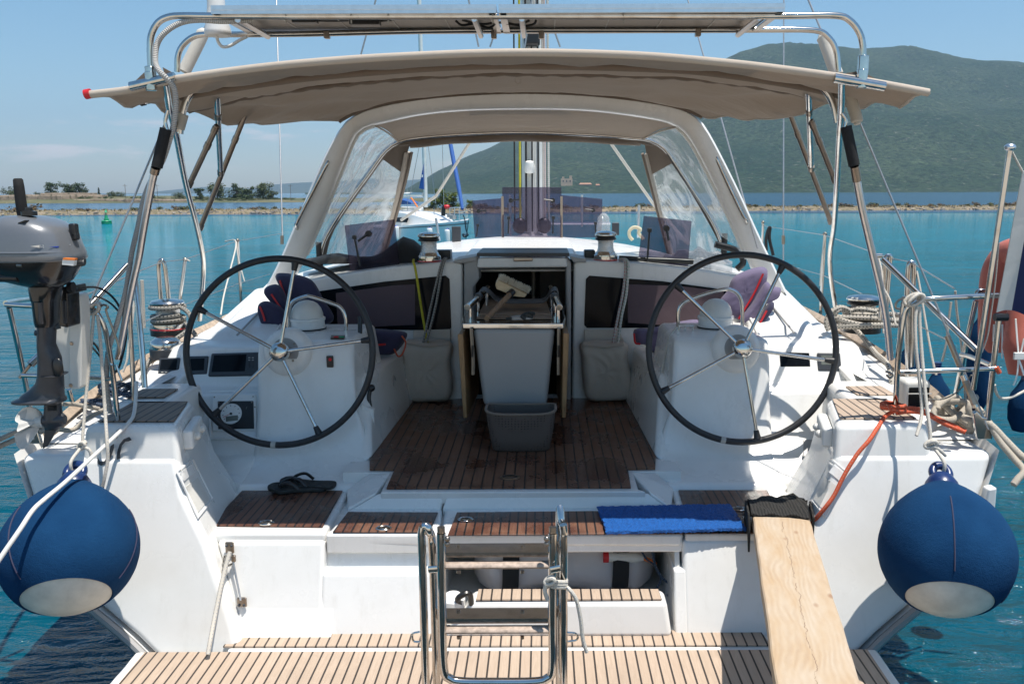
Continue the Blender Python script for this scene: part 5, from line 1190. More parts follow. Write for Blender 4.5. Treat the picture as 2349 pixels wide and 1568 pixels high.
MB().hexa([gc + ux * x + uz * z + nf * .0045 for x, z in ((-.026, -.012), (.034, -.012), (.034, -.038), (-.026, -.038))], [gc + ux * x + uz * z + nf * .0065 for x, z in ((-.026, -.012), (.034, -.012), (.034, -.038), (-.026, -.038))]).build('gauge_lcd', 'lcd', pn)
for y in (1075, 1145, 1215, 1288): MB().tube([facept(*cE(1073, y)) + nf * .016 + ux * (.0065 * math.cos(k * .7)) + uz * (.0075 * math.sin(k * .7)) for k in range(10)], .0013, 5).build('panel_key', 'whitepl', pn)
for x, y in ((625, 985), (1140, 980), (1150, 1375), (630, 1382)): MB().lathe([(.004, 0), (.003, .002), (0, .002)], facept(*cE(x, y)) + nf * .015, nf, 8).build('panel_screw', 'dullsteel', pn)
for x, y in ((545, 895), (1152, 888), (525, 1058), (1178, 1050)): MB().lathe([(.0045, 0), (.003, .002), (0, .002)], facept(*cE(x, y)) + nf * .006, nf, 8).build('panel_screw', 'dullsteel', YA)
# instruments on the sloping console tops
def slope_pt(px, py):
    r = ray(px, py); pa, pb = V((0, 4.52, 1.10)), V((0, 4.60, 1.285)); n = V((0, -(pb.z - pa.z), pb.y - pa.y)).normalized()
    return EYE + r * ((pa - EYE).dot(n) / r.dot(n)), n
def instr(pts, mat, h=.012, name='instrument', bev=.006, par=YA, lift=0.002):
    q = []; 
    for px, py in pts: p, n = slope_pt(px, py); q.append(p + n * lift)
    return MB().hexa(q, [p + n * h for p in q]).build(name, mat, par, bevel=bev)
o = instr([(368, 822), (415, 821), (411, 861), (364, 862)], 'bezel', .014, 'wind_display'); instr([(373, 826), (410, 825), (407, 849), (369, 850)], 'screen', .002, 'display_glass', .0, o, .015)
o = instr([(431, 818), (480, 817), (477, 859), (425, 861)], 'bezel', .014, 'autopilot_display'); instr([(440, 824), (472, 823), (470, 850), (436, 851)], 'screen', .002, 'display_glass', .0, o, .015)
o = instr([(488, 812), (598, 809), (595, 863), (480, 865)], 'bezel', .022, 'chart_plotter', .008); instr([(495, 817), (569, 815), (565, 853), (489, 855)], 'screen', .002, 'display_glass', 0, o, .023)
for k in range(10): q = cE(1110 + (k % 2) * 55, 290 + (k // 2) * 36); p, n = slope_pt(*q); MB().ball(p + n * .024, .0045, sc=(1.4, .8, .6)).build('plotter_key', 'tubegrey' if k < 4 else 'black', o)
for k in range(4): p, n = slope_pt(375 + k * 9, 855); MB().ball(p + n * .016, .005, sc=(1.4, .8, .5)).build('display_key', 'tubegrey', YA)
o = instr([(1788, 808), (1855, 810), (1859, 852), (1789, 851)], 'screen', .008, 'blank_cover', .002); 
o = instr([(1873, 810), (1925, 811), (1929, 852), (1875, 851)], 'bezel', .016, 'wind_display'); instr([(1881, 816), (1918, 817), (1920, 838), (1882, 838)], 'lcd', .002, 'display_glass', 0, o, .017)
# small rail with a cup ring on the right pedestal
P_ = path(c6, [(515, 885), (516, 820), (560, 816), (607, 820), (606, 882)], 4.66); P_[0].z = P_[-1].z = 1.355; steel('cup_rail', P_, .006, 0)
MB().tube(path(c6, [(555, 820), (556, 880)], 4.66), .004, 8).build('rail_pin', 'steel', YA)
# grey plate on the right console
q = [facept(x, y) for x, y in ((1843, 1008), (1905, 1009), (1905, 1046), (1842, 1046))]; MB().hexa([p + nf * .002 for p in q], [p + nf * .005 for p in q]).build('vent_plate', 'gelgrey', YA, bevel=.001)
# ---- cockpit table
YT = 4.55
tl = MB().hexa(path(cC, [(195, 565), (840, 565), (775, 1180), (278, 1180)], YT + .06), [p + V((0, .42, 0)) for p in path(cC, [(195, 565), (840, 565), (775, 1180), (278, 1180)], YT + .06)])
tbl = tl.build('table_pedestal', 'gelgrey', YA, bevel=.03, bseg=4)
zt2 = U(1180, 745, YT).z
m = MB().prism([UZ(x, y, zt2) for x, y in (cC(112, 525), cC(905, 525), cC(922, 480), cC(870, 330), cC(230, 330), cC(108, 480))], (0, 0, -.032)); m.build('table_rim', 'steel', tbl, bevel=.006)
MB().prism([UZ(*cC(x, y), zt2 + .003) for x, y in ((222, 495), (820, 495), (765, 340), (300, 340))], (0, 0, .006)).build('table_top', 'tablewood', tbl, bevel=.002)
MB().prism([UZ(*cC(x, y), zt2 + .006) for x, y in ((245, 470), (800, 470), (775, 385), (310, 385))], (0, 0, .012)).build('table_board', 'tablewood', tbl, bevel=.004)
for s in (-1, 1):
    h0 = U(*(cC(150, 402) if s < 0 else cC(874, 402)), 4.66); h1 = U(*(cC(312, 250) if s < 0 else cC(805, 250)), 5.25)
    MB().tube([h0, h1], .018, 14).build('table_handle', 'steel', tbl, bevel=.002)
    for f in (.12, .5, .95): a = h0.lerp(h1, f); MB().tube([a, V((a.x, a.y, zt2))], .009, 8).build('handle_post', 'steel', tbl)
    MB().tube([h0.lerp(h1, .45), h0.lerp(h1, .55)], .024, 14).build('handle_collar', 'bezel', tbl)
    # hanging leaf: outer edge varnished, dark inner face
    q = [cC(x, y) for x, y in (((75, 612), (118, 608), (150, 1268), (120, 1268)) if s < 0 else ((950, 605), (905, 605), (892, 1268), (925, 1268)))]
    a = [U(*p, YT + .02) for p in q]; MB().hexa(a, [V((p.x + s * -.02, p.y + .62, p.z + .0)) for p in a]).build('table_leaf', ['leafwood'], tbl, bevel=.004)
    q = [cC(x, y) for x, y in (((120, 560), (165, 560), (205, 930), (185, 930)) if s < 0 else ((900, 560), (858, 560), (850, 928), (878, 928)))]
    P_ = path(cC, [(182, 565), (190, 700), (197, 800), (197, 928)] if s < 0 else [(868, 565), (868, 700), (866, 800), (866, 928)], YT + .05); MB().tube(P_, (.011, .008), 6).build('leaf_bracket', 'tan', tbl); MB().tube(path(cC, [(193, 700), (190, 790)] if s < 0 else [(867, 700), (867, 790)], YT + .035), .006, 6).build('bracket_slot', 'black', tbl)
# curved leather sling across the table
rows = [[p, p + V((0, .10, .012))] for p in cr(path(cC, [(245, 300), (275, 275), (320, 300), (385, 360), (470, 372), (700, 372), (770, 350), (810, 290), (845, 275), (862, 310)], 5.0), 5)]
MB().sheet(rows, .005).build('table_sling', 'motordark', tbl, smooth=60)
# ---- bathing ladder
def lad(pts, r, nm='ladder_tube', mat='steel', sm=6): return tb(path(ID, pts, 2.5), r, sm, 14).build(nm, mat, YA)
YL = 2.5
zlow = .35
def lt(pts, r=.0215, d=2.5):
    P_ = path(ID, pts, d); return P_
P_ = path(ID, [(968, 1260), (967, 1225), (970, 1207), (978, 1206), (985, 1220), (990, 1260), (993, 1330)], YL); P_[0].z -= .0; base = P_[0].copy(); low = V((base.x, YL, zlow)); 
steel('ladder_tube', [low, base.lerp(low, .5)] + P_[:1] + P_[1:3], .0125, 5); steel('ladder_tube', [P_[2], P_[3], P_[4], P_[4] + V((.004, .03, -.10)), V((P_[4].x + .004, YL + .05, zlow))], .0125, 5)
P2 = path(ID, [(1293, 1260), (1294, 1222), (1292, 1203), (1288, 1204), (1284, 1222)], YL); low = V((P2[0].x, YL, zlow)); steel('ladder_tube', [low, P2[0].lerp(low, .5)] + P2[:3], .0125, 5); steel('ladder_tube', [P2[2], P2[3] + V((0, .02, 0)), P2[4] + V((0, .05, 0)), V((P2[4].x, YL + .05, zlow))], .0125, 5)
ctop = U(1000, 1222, YL + .02); cbot = U(1006, 1548, YL + .02)
Q = path(ID, [(1012, 1222), (1014, 1400), (1018, 1530), (1032, 1555), (1060, 1562), (1130, 1563), (1225, 1562), (1256, 1554), (1267, 1530), (1267, 1400), (1268, 1222)], YL - .02); steel('inner_ladder_frame', Q, .0135, 5)
for px in (1012, 1268): a = U(px, 1221, YL - .02); MB().tube([a, a + V((0, 0, .018))], .0115, 12).build('tube_plug', 'dullsteel', YA)
for y, mt in ((1290, 'rungwood'), (1440, 'rungwood')):
    for k, yy in enumerate((y - 22, y + 5) if y == 1290 else (y - 20, y + 3)):
        a, b = U(1022, yy, YL - .01 + (.05 if k == 0 else 0)), U(1260, yy - 1, YL - .01 + (.05 if k == 0 else 0)); MB().tube([a, b], (.019, .0105), 12, sq=(0, 1, 0)).build('rung', 'rungwood', YA)
    a, b = U(1018, y - 32, YL + .02), U(1262, y - 33, YL + .02); MB().box((a + b) / 2, ((b - a).length, .07, .006)).build('rung_plate', 'steel', YA)
    for px in (1052, 1198): MB().lathe([(.006, 0), (.006, .008), (0, .009)], U(px, y - 35, YL), seg=8).build('rung_bolt', 'dullsteel', YA); MB().lathe([(.006, -.008), (.006, 0), (0, 0)], U(px, y + 18, YL - .01), seg=8).build('rung_bolt', 'dullsteel', YA)
for px in (1018, 1264):
    for yy in (1240, 1252): a = U(px + (8 if px < 1100 else -10), yy - 5, YL - .04); MB().ball(a, .009).build('ladder_bolt', 'dullsteel', YA)
for a, b in (((982, 1306), (1004, 1304)), ((1262, 1307), (1286, 1302))): MB().tube(path(ID, [a, b], YL - .045), (.012, .005), 10, sq=(0, 0, 1)).build('ladder_link', 'steel', YA, bevel=.002)
for q in ([(963, 1448), (948, 1452), (946, 1462), (950, 1470), (963, 1471)], [(1302, 1450), (1318, 1451), (1325, 1458), (1322, 1467), (1302, 1470)]): tb(path(ID, q, YL + .02), .0035, 5, 8).build('ladder_eye', 'steel', YA)
# pad eye with control lines on the left fascia
a = U(527, 1255, 3.395); o = MB().box(a, (.036, .010, .050)).build('pad_eye', 'dullsteel', YA, bevel=.006); tb([a + V((-.02, -.012, -.03)), a + V((-.02, -.025, -.055)), a + V((.0, -.028, -.065)), a + V((.02, -.025, -.055)), a + V((.02, -.012, -.03))], .005, 5, 8).build('shackle', 'steel', o)
b = U(555, 1380, 3.325); o = MB().box(b, (.04, .012, .042)).build('pad_eye', 'dullsteel', YA, bevel=.008)
for dx in (-.010, .010): MB().ball(a + V((dx, -.006, .010)), .006).build('pad_screw', 'bezel', YA); MB().ball(b + V((dx, -.007, -.010)), .006).build('pad_screw', 'bezel', YA)
MB().tube([U(534, 1283, 3.37), U(545, 1340, 3.345), b + V((0, -.012, .012))], .0045, 8).build('hinge_wire', 'wire', YA)
MB().box(U(536, 1280, 3.37), (.018, .014, .03)).build('snap_shackle', 'dullsteel', YA, bevel=.005)
# fender ladder bracket on the right transom edge
a = path(ID, [(2254, 1215), (2283, 1200), (2283, 1160), (2270, 1115), (2258, 1118)], 3.36); 
MB().prism([U(x, y, 3.35) for x, y in ((2252, 1200), (2268, 1122), (2288, 1118), (2280, 1215), (2262, 1260), (2250, 1262))], (0, .05, 0)).build('edge_guard', 'whitepl', YA, bevel=.008)
# name decal fragments on the left transom (dark swooshes)
def decal(pts): MB().prism([V((p.x, lean(p.z) - .004, p.z)) for p in [U(x, y, 3.36) for x, y in pts]], (0, .003, 0)).build('name_decal', 'bezel', YA, smooth=0)
c7 = frame_fn(0, 825.8, .3516)
decal([c7(x, y) for x, y in [(582, 665), (600, 690), (630, 690), (655, 650), (668, 590), (690, 575), (690, 600), (672, 660), (650, 700), (615, 715), (590, 705)]])
decal([c7(x, y) for x, y in [(715, 680), (712, 630), (728, 580), (755, 545), (790, 530), (808, 550), (790, 558), (765, 562), (742, 590), (730, 640), (735, 670)]])
decal([c7(x, y) for x, y in [(708, 490), (722, 480), (735, 488), (722, 520), (708, 545)]])
decal([c7(x, y) for x, y in [(640, 815), (654, 806), (652, 850), (640, 836)]])
# ---- mast, boom area, halyards
bmp = V((U(1222, 545, 9.2).x, 9.2, 1.6)); mr_ = .105
MB().tube([bmp, bmp + V((0, 0, 12))], (.105, .13), 20, sq=(1, 0, 0)).build('mast', 'mastalu', YA)
MB().box(bmp + V((.0, -.135, 3)), (.035, .02, 8)).build('mast_track', 'mastalu', YA, bevel=.004)
MB().lathe([(.16, 0), (.17, .04), (.14, .10), (0, .10)], bmp - V((0, 0, .02)), seg=24).build('mast_collar', 'mastalu', YA)
for dx, mt, r in ((-.145, 'rope_black', .008), (-.10, 'rope_yellow', .012), (-.05, 'rope_black', .010), (.0, 'rope_black', .008), (.05, 'rope_black', .009), (.105, 'rope_red', .012), (.135, 'rope_greenfleck', .012), (.09, 'rope_white', .009)):
    MB().tube([bmp + V((dx * 1.25, -.16, .1)), bmp + V((dx * .9, -.15, 12))], r, 8).build('halyard', mt, YA)
for dx in (-.13, .12): MB().ball(bmp + V((dx, -.16, .16)), .075, sc=(1, .6, 1.1)).build('turning_block', 'black', YA)
MB().lathe([(.05, 0), (.06, .05), (.04, .11), (0, .12)], U(1215, 158 / 1.0 * 0 + 395, 9.05), (0, -.3, 1), 14).build('mast_fitting', 'mastalu', YA)
for q in ([(1000, 450), (1084, 316)], [(1500, 470), (1395, 320)]): MB().tube(path(ID, [(q[0][0], q[0][1]), q[1]], 8.0, 7.6), .013, 8).build('furling_line', 'rope_white', YA)
MB().tube(path(ID, [(920, 505), (1000, 450)], 8.2, 8.0), .013, 8).build('furling_line', 'rope_white', YA); MB().tube(path(ID, [(1500, 470), (1580, 560)], 8, 7.8), .013, 8).build('furling_line', 'rope_white', YA)
MB().box(U(1220, 70, 9.0), (.16, .12, .3)).build('mast_block', 'black', YA, bevel=.03)
# ---- open smoked hatches on the coachroof
def lidp(pts, d, tilt, handle, stay_, name='smoked_hatch', edge=False):
    q = [U(x, y, d + tilt * (1 - k)) for (x, y), k in zip(pts, (0, 0, 1, 1))]
    o = MB().hexa(q, [p + V((0, .012, .004)) for p in q]).build(name, 'smoked', YA, bevel=.004, bseg=2)
    for hx, hy, an in handle:
        c = U(hx, hy, d + tilt * .6 - .012); MB().lathe([(.022, 0), (.020, -.025), (0, -.025)], c, (0, 1, 0), 14).build('hatch_knob', 'black', o); e = c + V((math.cos(R(an)), -.2, math.sin(R(an)))).normalized() * .08; MB().tube([c - V((0, .02, 0)), e - V((0, .02, 0))], (.010, .006), 8).build('hatch_lever', 'black', o)
    for (x0, y0), (x1, y1) in stay_:
        MB().tube(path(ID, [(x0, y0), (x1, y1)], d - .03), .0065, 8).build('hatch_stay', 'black', o); MB().box(U(x0, y0, d - .035), (.028, .012, .026)).build('stay_pad', 'black', o, bevel=.004)
    return o
lidp([(790, 518), (905, 504), (916, 608), (802, 622)], 5.62, .12, [(846, 536, 215)], [((813, 544), (826, 610))])
lidp([(1477, 496), (1587, 508), (1578, 614), (1463, 604)], 5.62, .12, [(1528, 524, 280)], [((1490, 528), (1484, 606))])
lidp([(1152, 430), (1288, 430), (1288, 545), (1152, 543)], 7.7, .10, [(1172, 460, 8), (1268, 460, 172)], [((1167, 500), (1166, 536)), ((1269, 499), (1268, 536))])
lidp([(1083, 461), (1152, 455), (1152, 545), (1089, 546)], 8.6, .10, [(1098, 484, 5)], [((1096, 517), (1093, 542))])
lidp([(1288, 448), (1382, 457), (1380, 545), (1290, 545)], 8.6, .10, [(1360, 482, 172)], [((1366, 512), (1366, 542))])
for px in (1153, 1288): MB().box(U(px, 498, 7.76), (.02, .03, .36)).build('hatch_hinge_bar', 'tan', YA)
for q in ([(1170, 447), (1171, 540)], [(1335, 447), (1335, 520)], [(1170, 512), (1400, 512)], [(1466, 470), (1464, 545)], [(1000, 500), (1008, 552)]): MB().tube(path(ID, q, 9.5), .014, 8).build('pulpit_tube', 'alu', YA)
MB().lathe([(.055, 0), (.055, .10), (.045, .17), (.02, .2), (0, .205)], U(1384, 548, 7.0), seg=18).build('clear_cowl', 'clearplastic', YA)
# black cloth bundle on the left side deck and clear plastic bundle on the right
m = MB(); rows = []
for i in range(13):
    f = i / 12; x0 = 700 + 300 * f; h = 6 + 46 * math.exp(-((x0 - 930) / 42) ** 2) + 12 * math.exp(-((x0 - 770) / 40) ** 2)
    rows.append([U(x0, 607 - 6 * f, 5.66), U(x0, 603 - h * .7 - 6 * f, 5.70), U(x0, 600 - h - 8 * f, 5.82), U(x0, 600 - h * .8 - 8 * f, 6.0), U(x0, 605, 6.1)])
o = MB().grid([cr(r, 3) for r in rows]).build('folded_cover', 'blackweb', YA, smooth=70)
tb(path(ID, [(1420, 592), (1470, 595), (1530, 597), (1590, 600)], 5.62), .018, 5).build('dark_rope_bundle', 'black', YA)
rows = []
for i in range(12):
    f = i / 11; x0 = 1510 + 170 * f; h = 34 * math.sin(math.pi * f) ** .6 + 6 * math.sin(i * 2.3)
    rows.append([U(x0, 625 + 12 * f, 5.62), U(x0, 612 - h * .6, 5.66), U(x0, 604 - h, 5.8), U(x0, 600 - h * .6, 5.95), U(x0, 606, 6.0)])
MB().grid([cr(r, 3) for r in rows]).build('rolled_clear_curtain', 'plasticwrap', YA, smooth=70)
tb(path(ID, [(1640, 560), (1690, 575), (1705, 600), (1690, 618)], 5.7), .022, 5).build('curtain_tie', 'black', YA)
# ================================================================= loose things on and around the yacht
cF = frame_fn(734.1, 1017.6, .3516); cG = frame_fn(1523.2, 825.8, .3516); cH = frame_fn(1468.2, 1147, .375); c8 = frame_fn(183.5, 1201.1, .3516)
def one(m, name, mat, label, cat, group=None, **k): return tag(m.build(name, mat, **k), label, cat, group)
def rope(pts, r, mat, label, sm=6, seg=10, cat='rope', name='rope', group=None):
    return tag(tb(pts, r, sm, seg).build(name, mat), label, cat, group)
def puff(m, outline, y, th, back=.5, n=5, nout=40, wr_=.25):            # soft pillow with the given outline
    O = resample(cr(outline, 6, True) + [V(outline[0])], nout + 1)[:-1]
    c = sum(O, V((0, 0, 0))) / len(O); rings = []
    for s, e in [(1 - k / n, 1) for k in range(n)]: rings.append([c.lerp(p, s) + V((0, -th * math.sqrt(max(0, 1 - s ** 7)) - wr_ * th * fbm((p.x * 9 * (1 + s), p.z * 5 + s * 2, 3), 3) * (1 - s ** 4), 0)) for p in O])
    bk = [[c.lerp(p, 1 - k / n) + V((0, th * back * math.sqrt(max(0, 1 - (1 - k / n) ** 7)), 0)) for p in O] for k in range(1, n)][::-1]
    m.grid(bk + rings, closed=True); m.face([len(m.v) - nout + k for k in range(nout)]); b0 = len(m.v) - nout * len(bk + rings); m.face([b0 + k for k in range(nout)])
    return m
# ---- ball fenders
def fender(cx, cy, d, ax, lab, eye):
    c = U(cx, cy, d); r = 155 / F * d * .985; up = -V(ax).normalized()
    t0 = thing('ball_fender', lab, 'fender', (c.x, c.y, c.z), 'big blue ball fenders at the stern corners')
    arc = lambda a0, a1, rr, n: [(rr * math.sin(a), -rr * math.cos(a)) for a in [a0 + (a1 - a0) * k / n for k in range(n + 1)]]
    MB().lathe(arc(0, 1.1, r, 14), c, up, 40).build('fender_skin', 'fendwhite', t0, smooth=60)
    cov = [(r * math.sin(.68) - .010, -r * math.cos(.68) + .008), (r * math.sin(.68) + .004, -r * math.cos(.68) - .004), (r * math.sin(.72) + .008, -r * math.cos(.72))] + arc(.78, 1.95, r + .005, 24)
    q_ = r + .005; cov += [(.85 * q_, .54 * q_), (.74 * q_, .70 * q_), (.60 * q_, .85 * q_), (.46 * q_, .98 * q_), (.35 * q_, 1.07 * q_), (.28 * q_, 1.12 * q_), (.22 * q_, 1.14 * q_)]; p0 = (.5 * q_, 1.12 * q_ - .045)
    cv = MB().lathe(cov, c, up, 56).build('fleece_cover', 'fleece', t0, smooth=60)
    sd = up.orthogonal().normalized()
    for k in range(2):
        s1 = V((1, 0, 0)) if k == 0 else V((-.3, -.9, .2)); s1 = (s1 - up * s1.dot(up)).normalized(); MB().tube([c + (s1 * math.sin(a) - up * math.cos(a)) * (r + .0065) for a in [.85 + .065 * q for q in range(20)]], .0022, 6).build('cover_seam', 'navy', cv)
    h0 = p0[1] + .055; MB().lathe([(p0[0] * .50, h0 - .01), (.060, h0 + .01), (.046, h0 + .035), (.040, h0 + .045), (0, h0 + .045)], c, up, 24).build('fender_neck', 'fendplastic', t0)
    e = c + up * (h0 + .060); sdx = V((1, 0, 0)); sdx = (sdx - up * sdx.dot(up)).normalized()
    ey = [e + sdx * (.030 * math.cos(q)) + up * (.034 * math.sin(q)) for q in [k * math.pi / 12 for k in range(24)]]; MB().tube(ey, (.017, .016), 10, closed=True).build('fender_eye', 'fendplastic', t0); return e
EL = fender(160, 1262, 3.0, (.25, -.70, -.65), 'blue fleece-covered ball fender on the port corner, below the outboard motor', 0)
ER = fender(2170, 1266, 3.0, (-.21, -.70, -.65), 'blue fleece-covered ball fender on the starboard corner, below the flag', 0)
P_ = path(cA, [(815, 300, 3.43), (790, 600, 3.41), (755, 950, 3.38), (722, 1330, 3.32), (712, 1440, 3.30)], 3.4)
rope(P_ + [EL + V((0, -.02, .05)), EL + V((0, -.02, -.0))], .0062, 'rope_white', 'white rope with a knot holding the port ball fender')
rope(path(cA, [(850, 300, 3.43), (870, 480, 3.42), (892, 800, 3.40), (912, 1100, 3.38), (932, 1400, 3.32), (938, 1560, 3.31), (915, 1700, 3.30), (895, 1790, 3.30)], 3.4), .0066, 'rope_white', 'white rope with blue flecks hanging loose beside the knotted fender rope')
def knot(c, r, k, mat, lab, seedn=1):
    rnd = random.Random(seedn); pts = [c + V((r * math.cos(a * 2.3) * (1 + .3 * math.sin(a)), r * .7 * math.sin(a * 1.7), r * .9 * math.sin(a * 2.3 + .6))) for a in [q * .42 for q in range(k)]]
    return pts
rope(knot(U(*cA(822, 250), 3.435), .024, 16, '', '') + [], .0066, 'rope_white', 'white clove hitch tied round the port pushpit rail')
rope(knot(U(*cA(712, 1440), 3.29), .016, 12, '', '', 2) + path(cA, [(750, 1460), (785, 1490), (800, 1545)], 3.28), .0066, 'rope_white', 'short knot tail just above the port ball fender')
# right fender lines
rope(path(cB, [(668, 470, 3.44), (650, 560, 3.43), (655, 760, 3.41), (680, 1000, 3.39), (697, 1180, 3.36), (688, 1290, 3.33), (658, 1392, 3.30)], 3.4), .0068, 'rope_white', 'white rope with a loose cut end hanging before the stern light')
rope(path(cB, [(680, 470, 3.44), (682, 600, 3.43), (700, 850, 3.40), (728, 1150, 3.35), (755, 1350, 3.30), (766, 1450, 3.28)], 3.4) + [ER + V((0, -.02, .05)), ER + V((0, -.02, 0))], .0068, 'rope_white', 'white rope with a knot holding the starboard ball fender')
rope(knot(U(*cB(645, 425), 3.445), .026, 18, '', '', 3), .0070, 'rope_white', 'white hitch tied round the starboard pushpit rail')
rope(knot(U(*cB(764, 1455), 3.27), .016, 12, '', '', 4) + path(cB, [(790, 1475), (830, 1500), (868, 1535)], 3.26), .0070, 'rope_white', 'knot with a short stiff tail above the starboard ball fender')
# ---- outboard motor on its white board
t0 = thing('outboard_motor', 'grey and black outboard motor clamped on the white rail board', 'outboard motor', U(120, 990, 3.2))
brd = thing('motor_board', 'white plastic motor mounting board fixed to the port pushpit rail', 'board', U(150, 880, 3.42))
m = MB().prism(path(cA, [(262, 130), (590, 120), (625, 120), (640, 940), (560, 952), (350, 760), (300, 480)], 3.36), (0, .05, 0)); m.build('board_plate', 'ivory', brd, bevel=.010)
MB().prism(path(cA, [(600, 122), (680, 124), (700, 160), (712, 320), (706, 930), (690, 948), (600, 950)], 3.345), (0, .07, 0)).build('board_edge', 'ivory', brd, bevel=.012)
for q in ((622, 552), (616, 916), (588, 180)): MB().lathe([(.008, 0), (.006, .003), (0, .003)], U(*cA(*q), 3.344), (0, -1, 0), 10).build('board_bolt', 'dullsteel', brd)
MB().ball(U(*cA(697, 160), 3.37), .012).build('board_knob', 'black', brd)
DM = 3.16
def loft(m, cc, lv, d, e=2.6, n=28):
    rows = []
    for y, x0, x1, hd in lv:
        a, b = U(*cc(x0, y), d), U(*cc(x1, y), d); c = (a + b) / 2; hw = (b.x - a.x) / 2
        rows.append([c + V((hw * math.copysign(abs(math.cos(t)) ** (2 / e), math.cos(t)), hd * math.copysign(abs(math.sin(t)) ** (2 / e), math.sin(t)), 0)) for t in [2 * math.pi * k / n for k in range(n)]])
    m.grid(rows, closed=True); m.face([len(m.v) - n + k for k in range(n)]); m.face([len(m.v) - n * len(rows) + k for k in range(n)]); return m
cw = loft(MB(), c4, [(256, 90, 215, .05), (262, 55, 255, .085), (280, 30, 330, .105), (300, 8, 378, .117), (330, -15, 430, .126), (372, -30, 470, .132), (440, -44, 492, .138), (500, -52, 519, .142), (538, -55, 528, .143), (546, -53, 524, .140)], DM).build('cowl', 'motorgrey', t0, smooth=45)
loft(MB(), c4, [(540, -48, 520, .137), (600, -32, 492, .128), (640, 8, 470, .115), (682, 78, 448, .095), (712, 195, 408, .07), (722, 215, 395, .05)], DM).build('lower_cowl', 'motorblack', t0, smooth=45)
loft(MB(), c4, [(478, -51, 508, .1425), (486, -52, 512, .145), (492, -52, 515, .1425)], DM).build('cowl_rim', 'motorgrey', cw, smooth=45)
for x0, x1, y0, y1, mt in ((205, 445, 449, 466, 'alu'), (330, 400, 457, 465, 'bluegl')):
    q = [];
    for x, y in ((x0, (y0 + y1) / 2), (x0 + 60, y0), (x1, y0 - 2), (x1 - 30, y1), (x0 + 60, y1)):
        c = U(*c4(224, y), DM); hw = (U(*c4(493, y), DM).x - c.x); yy_ = DM - .139
        for _ in range(12): px_ = U(*c4(x, y), yy_); f = min(1, abs((px_.x - c.x) / hw)); yy_ = .5 * yy_ + .5 * (DM - .139 * (1 - f ** 2.6) ** (1 / 2.6))
        q.append(V((px_.x, yy_ - (.007 if mt == 'alu' else .0095), px_.z)))
    MB().prism(q, (0, .003, 0)).build('cowl_stripe', mt, cw, smooth=0)
MB().prism(path(c4, [(410, 535), (486, 540), (478, 585), (404, 578)], DM - .122), (0, .02, 0)).build('warning_label', 'whitepl', t0, smooth=0); MB().prism(path(c4, [(411, 534), (487, 539), (485, 550), (409, 546)], DM - .124), (0, .02, 0)).build('label_band', 'orange', t0, smooth=0)
MB().prism(path(c4, [(115, 305), (160, 288), (165, 296), (140, 306)], DM - .118), (0, .05, 0)).build('cowl_vent', 'black', t0)
MB().tube(path(c4, [(490, 570), (555, 560)], DM - .02), (.018, .010), 8).build('cowl_latch', 'black', t0, bevel=.003); MB().tube(path(c4, [(120, 665), (-60, 660)], DM - .10), .016, 10).build('tiller_arm', 'black', t0)
MB().lathe([(.017, 0), (.0185, .01), (.0175, .10), (.016, .125), (.012, .13), (0, .13)], U(*c1(148, 1405), DM), (-.03, 0, 1), 18).build('tiller_grip', 'blackmat', t0); MB().lathe([(.026, 0), (.026, .014), (.012, .018), (.012, .028), (0, .03)], U(*c4(192, 258), DM - .04), seg=18).build('fuel_cap', 'black', t0)
MB().box(U(*c4(482, 355), DM), (.026, .03, .05)).build('pull_handle', 'black', t0, bevel=.007); MB().box(U(*c4(492, 392), DM), (.022, .03, .028)).build('pull_handle', 'black', t0, bevel=.007)
MB().tube(path(c4, [(110, 582), (145, 584)], DM - .13), .006, 8).build('choke_knob', 'dullsteel', t0)
loft(MB(), cA, [(20, 290, 520, .06), (65, 280, 520, .062), (170, 300, 505, .06), (180, 305, 500, .055), (360, 325, 492, .05), (400, 335, 480, .045)], DM).build('upper_leg', 'motorblack', t0, smooth=45)
loft(MB(), cA, [(180, 392, 455, .062), (360, 392, 455, .058), (372, 345, 470, .045), (560, 344, 465, .043), (610, 345, 490, .043), (680, 345, 522, .042), (760, 342, 534, .042), (830, 338, 542, .042), (890, 322, 546, .042), (950, 262, 550, .042), (1000, 190, 553, .045), (1022, 178, 556, .05), (1026, 176, 557, .05)], DM, 2.3).build('lower_leg', 'motordark', t0, smooth=50)
loft(MB(), cA, [(815, 395, 560, .05), (819, 393, 562, .054), (823, 395, 560, .05)], DM, 3).build('leg_flange', 'motordark', t0)
loft(MB(), cA, [(1022, 176, 556, .052), (1040, 130, 557, .062), (1052, 128, 556, .062), (1060, 135, 552, .055)], DM, 3).build('cavitation_plate', 'motordark', t0, smooth=45)
loft(MB(), cA, [(1050, 392, 528, .024), (1130, 388, 535, .024), (1190, 385, 545, .028), (1215, 385, 546, .030), (1260, 388, 540, .026), (1300, 395, 510, .012)], DM, 2.2).build('gear_case', 'motordark', t0, smooth=50)
MB().tube(path(cA, [(565, 1212), (540, 1212), (470, 1220), (400, 1226), (380, 1228)], DM), lambda t: .010 + .020 * math.sin(math.pi * min(.95, t * .8 + .12)), 16).build('torpedo', 'motordark', t0)
MB().prism([p - V((0, .006, 0)) for p in path(cA, [(395, 1285), (505, 1285), (470, 1350), (420, 1440), (376, 1466)], DM)], (0, .012, 0)).build('skeg', 'motordark', t0, bevel=.003)
pr_ = MB().tube(path(cA, [(382, 1228), (320, 1236), (290, 1245)], DM), .022, 16).build('propeller', 'propwhite', t0); MB().tube(path(cA, [(300, 1243), (265, 1255), (232, 1258)], DM), lambda t: .016 - .004 * t, 14).build('propeller_cap', 'black', pr_)
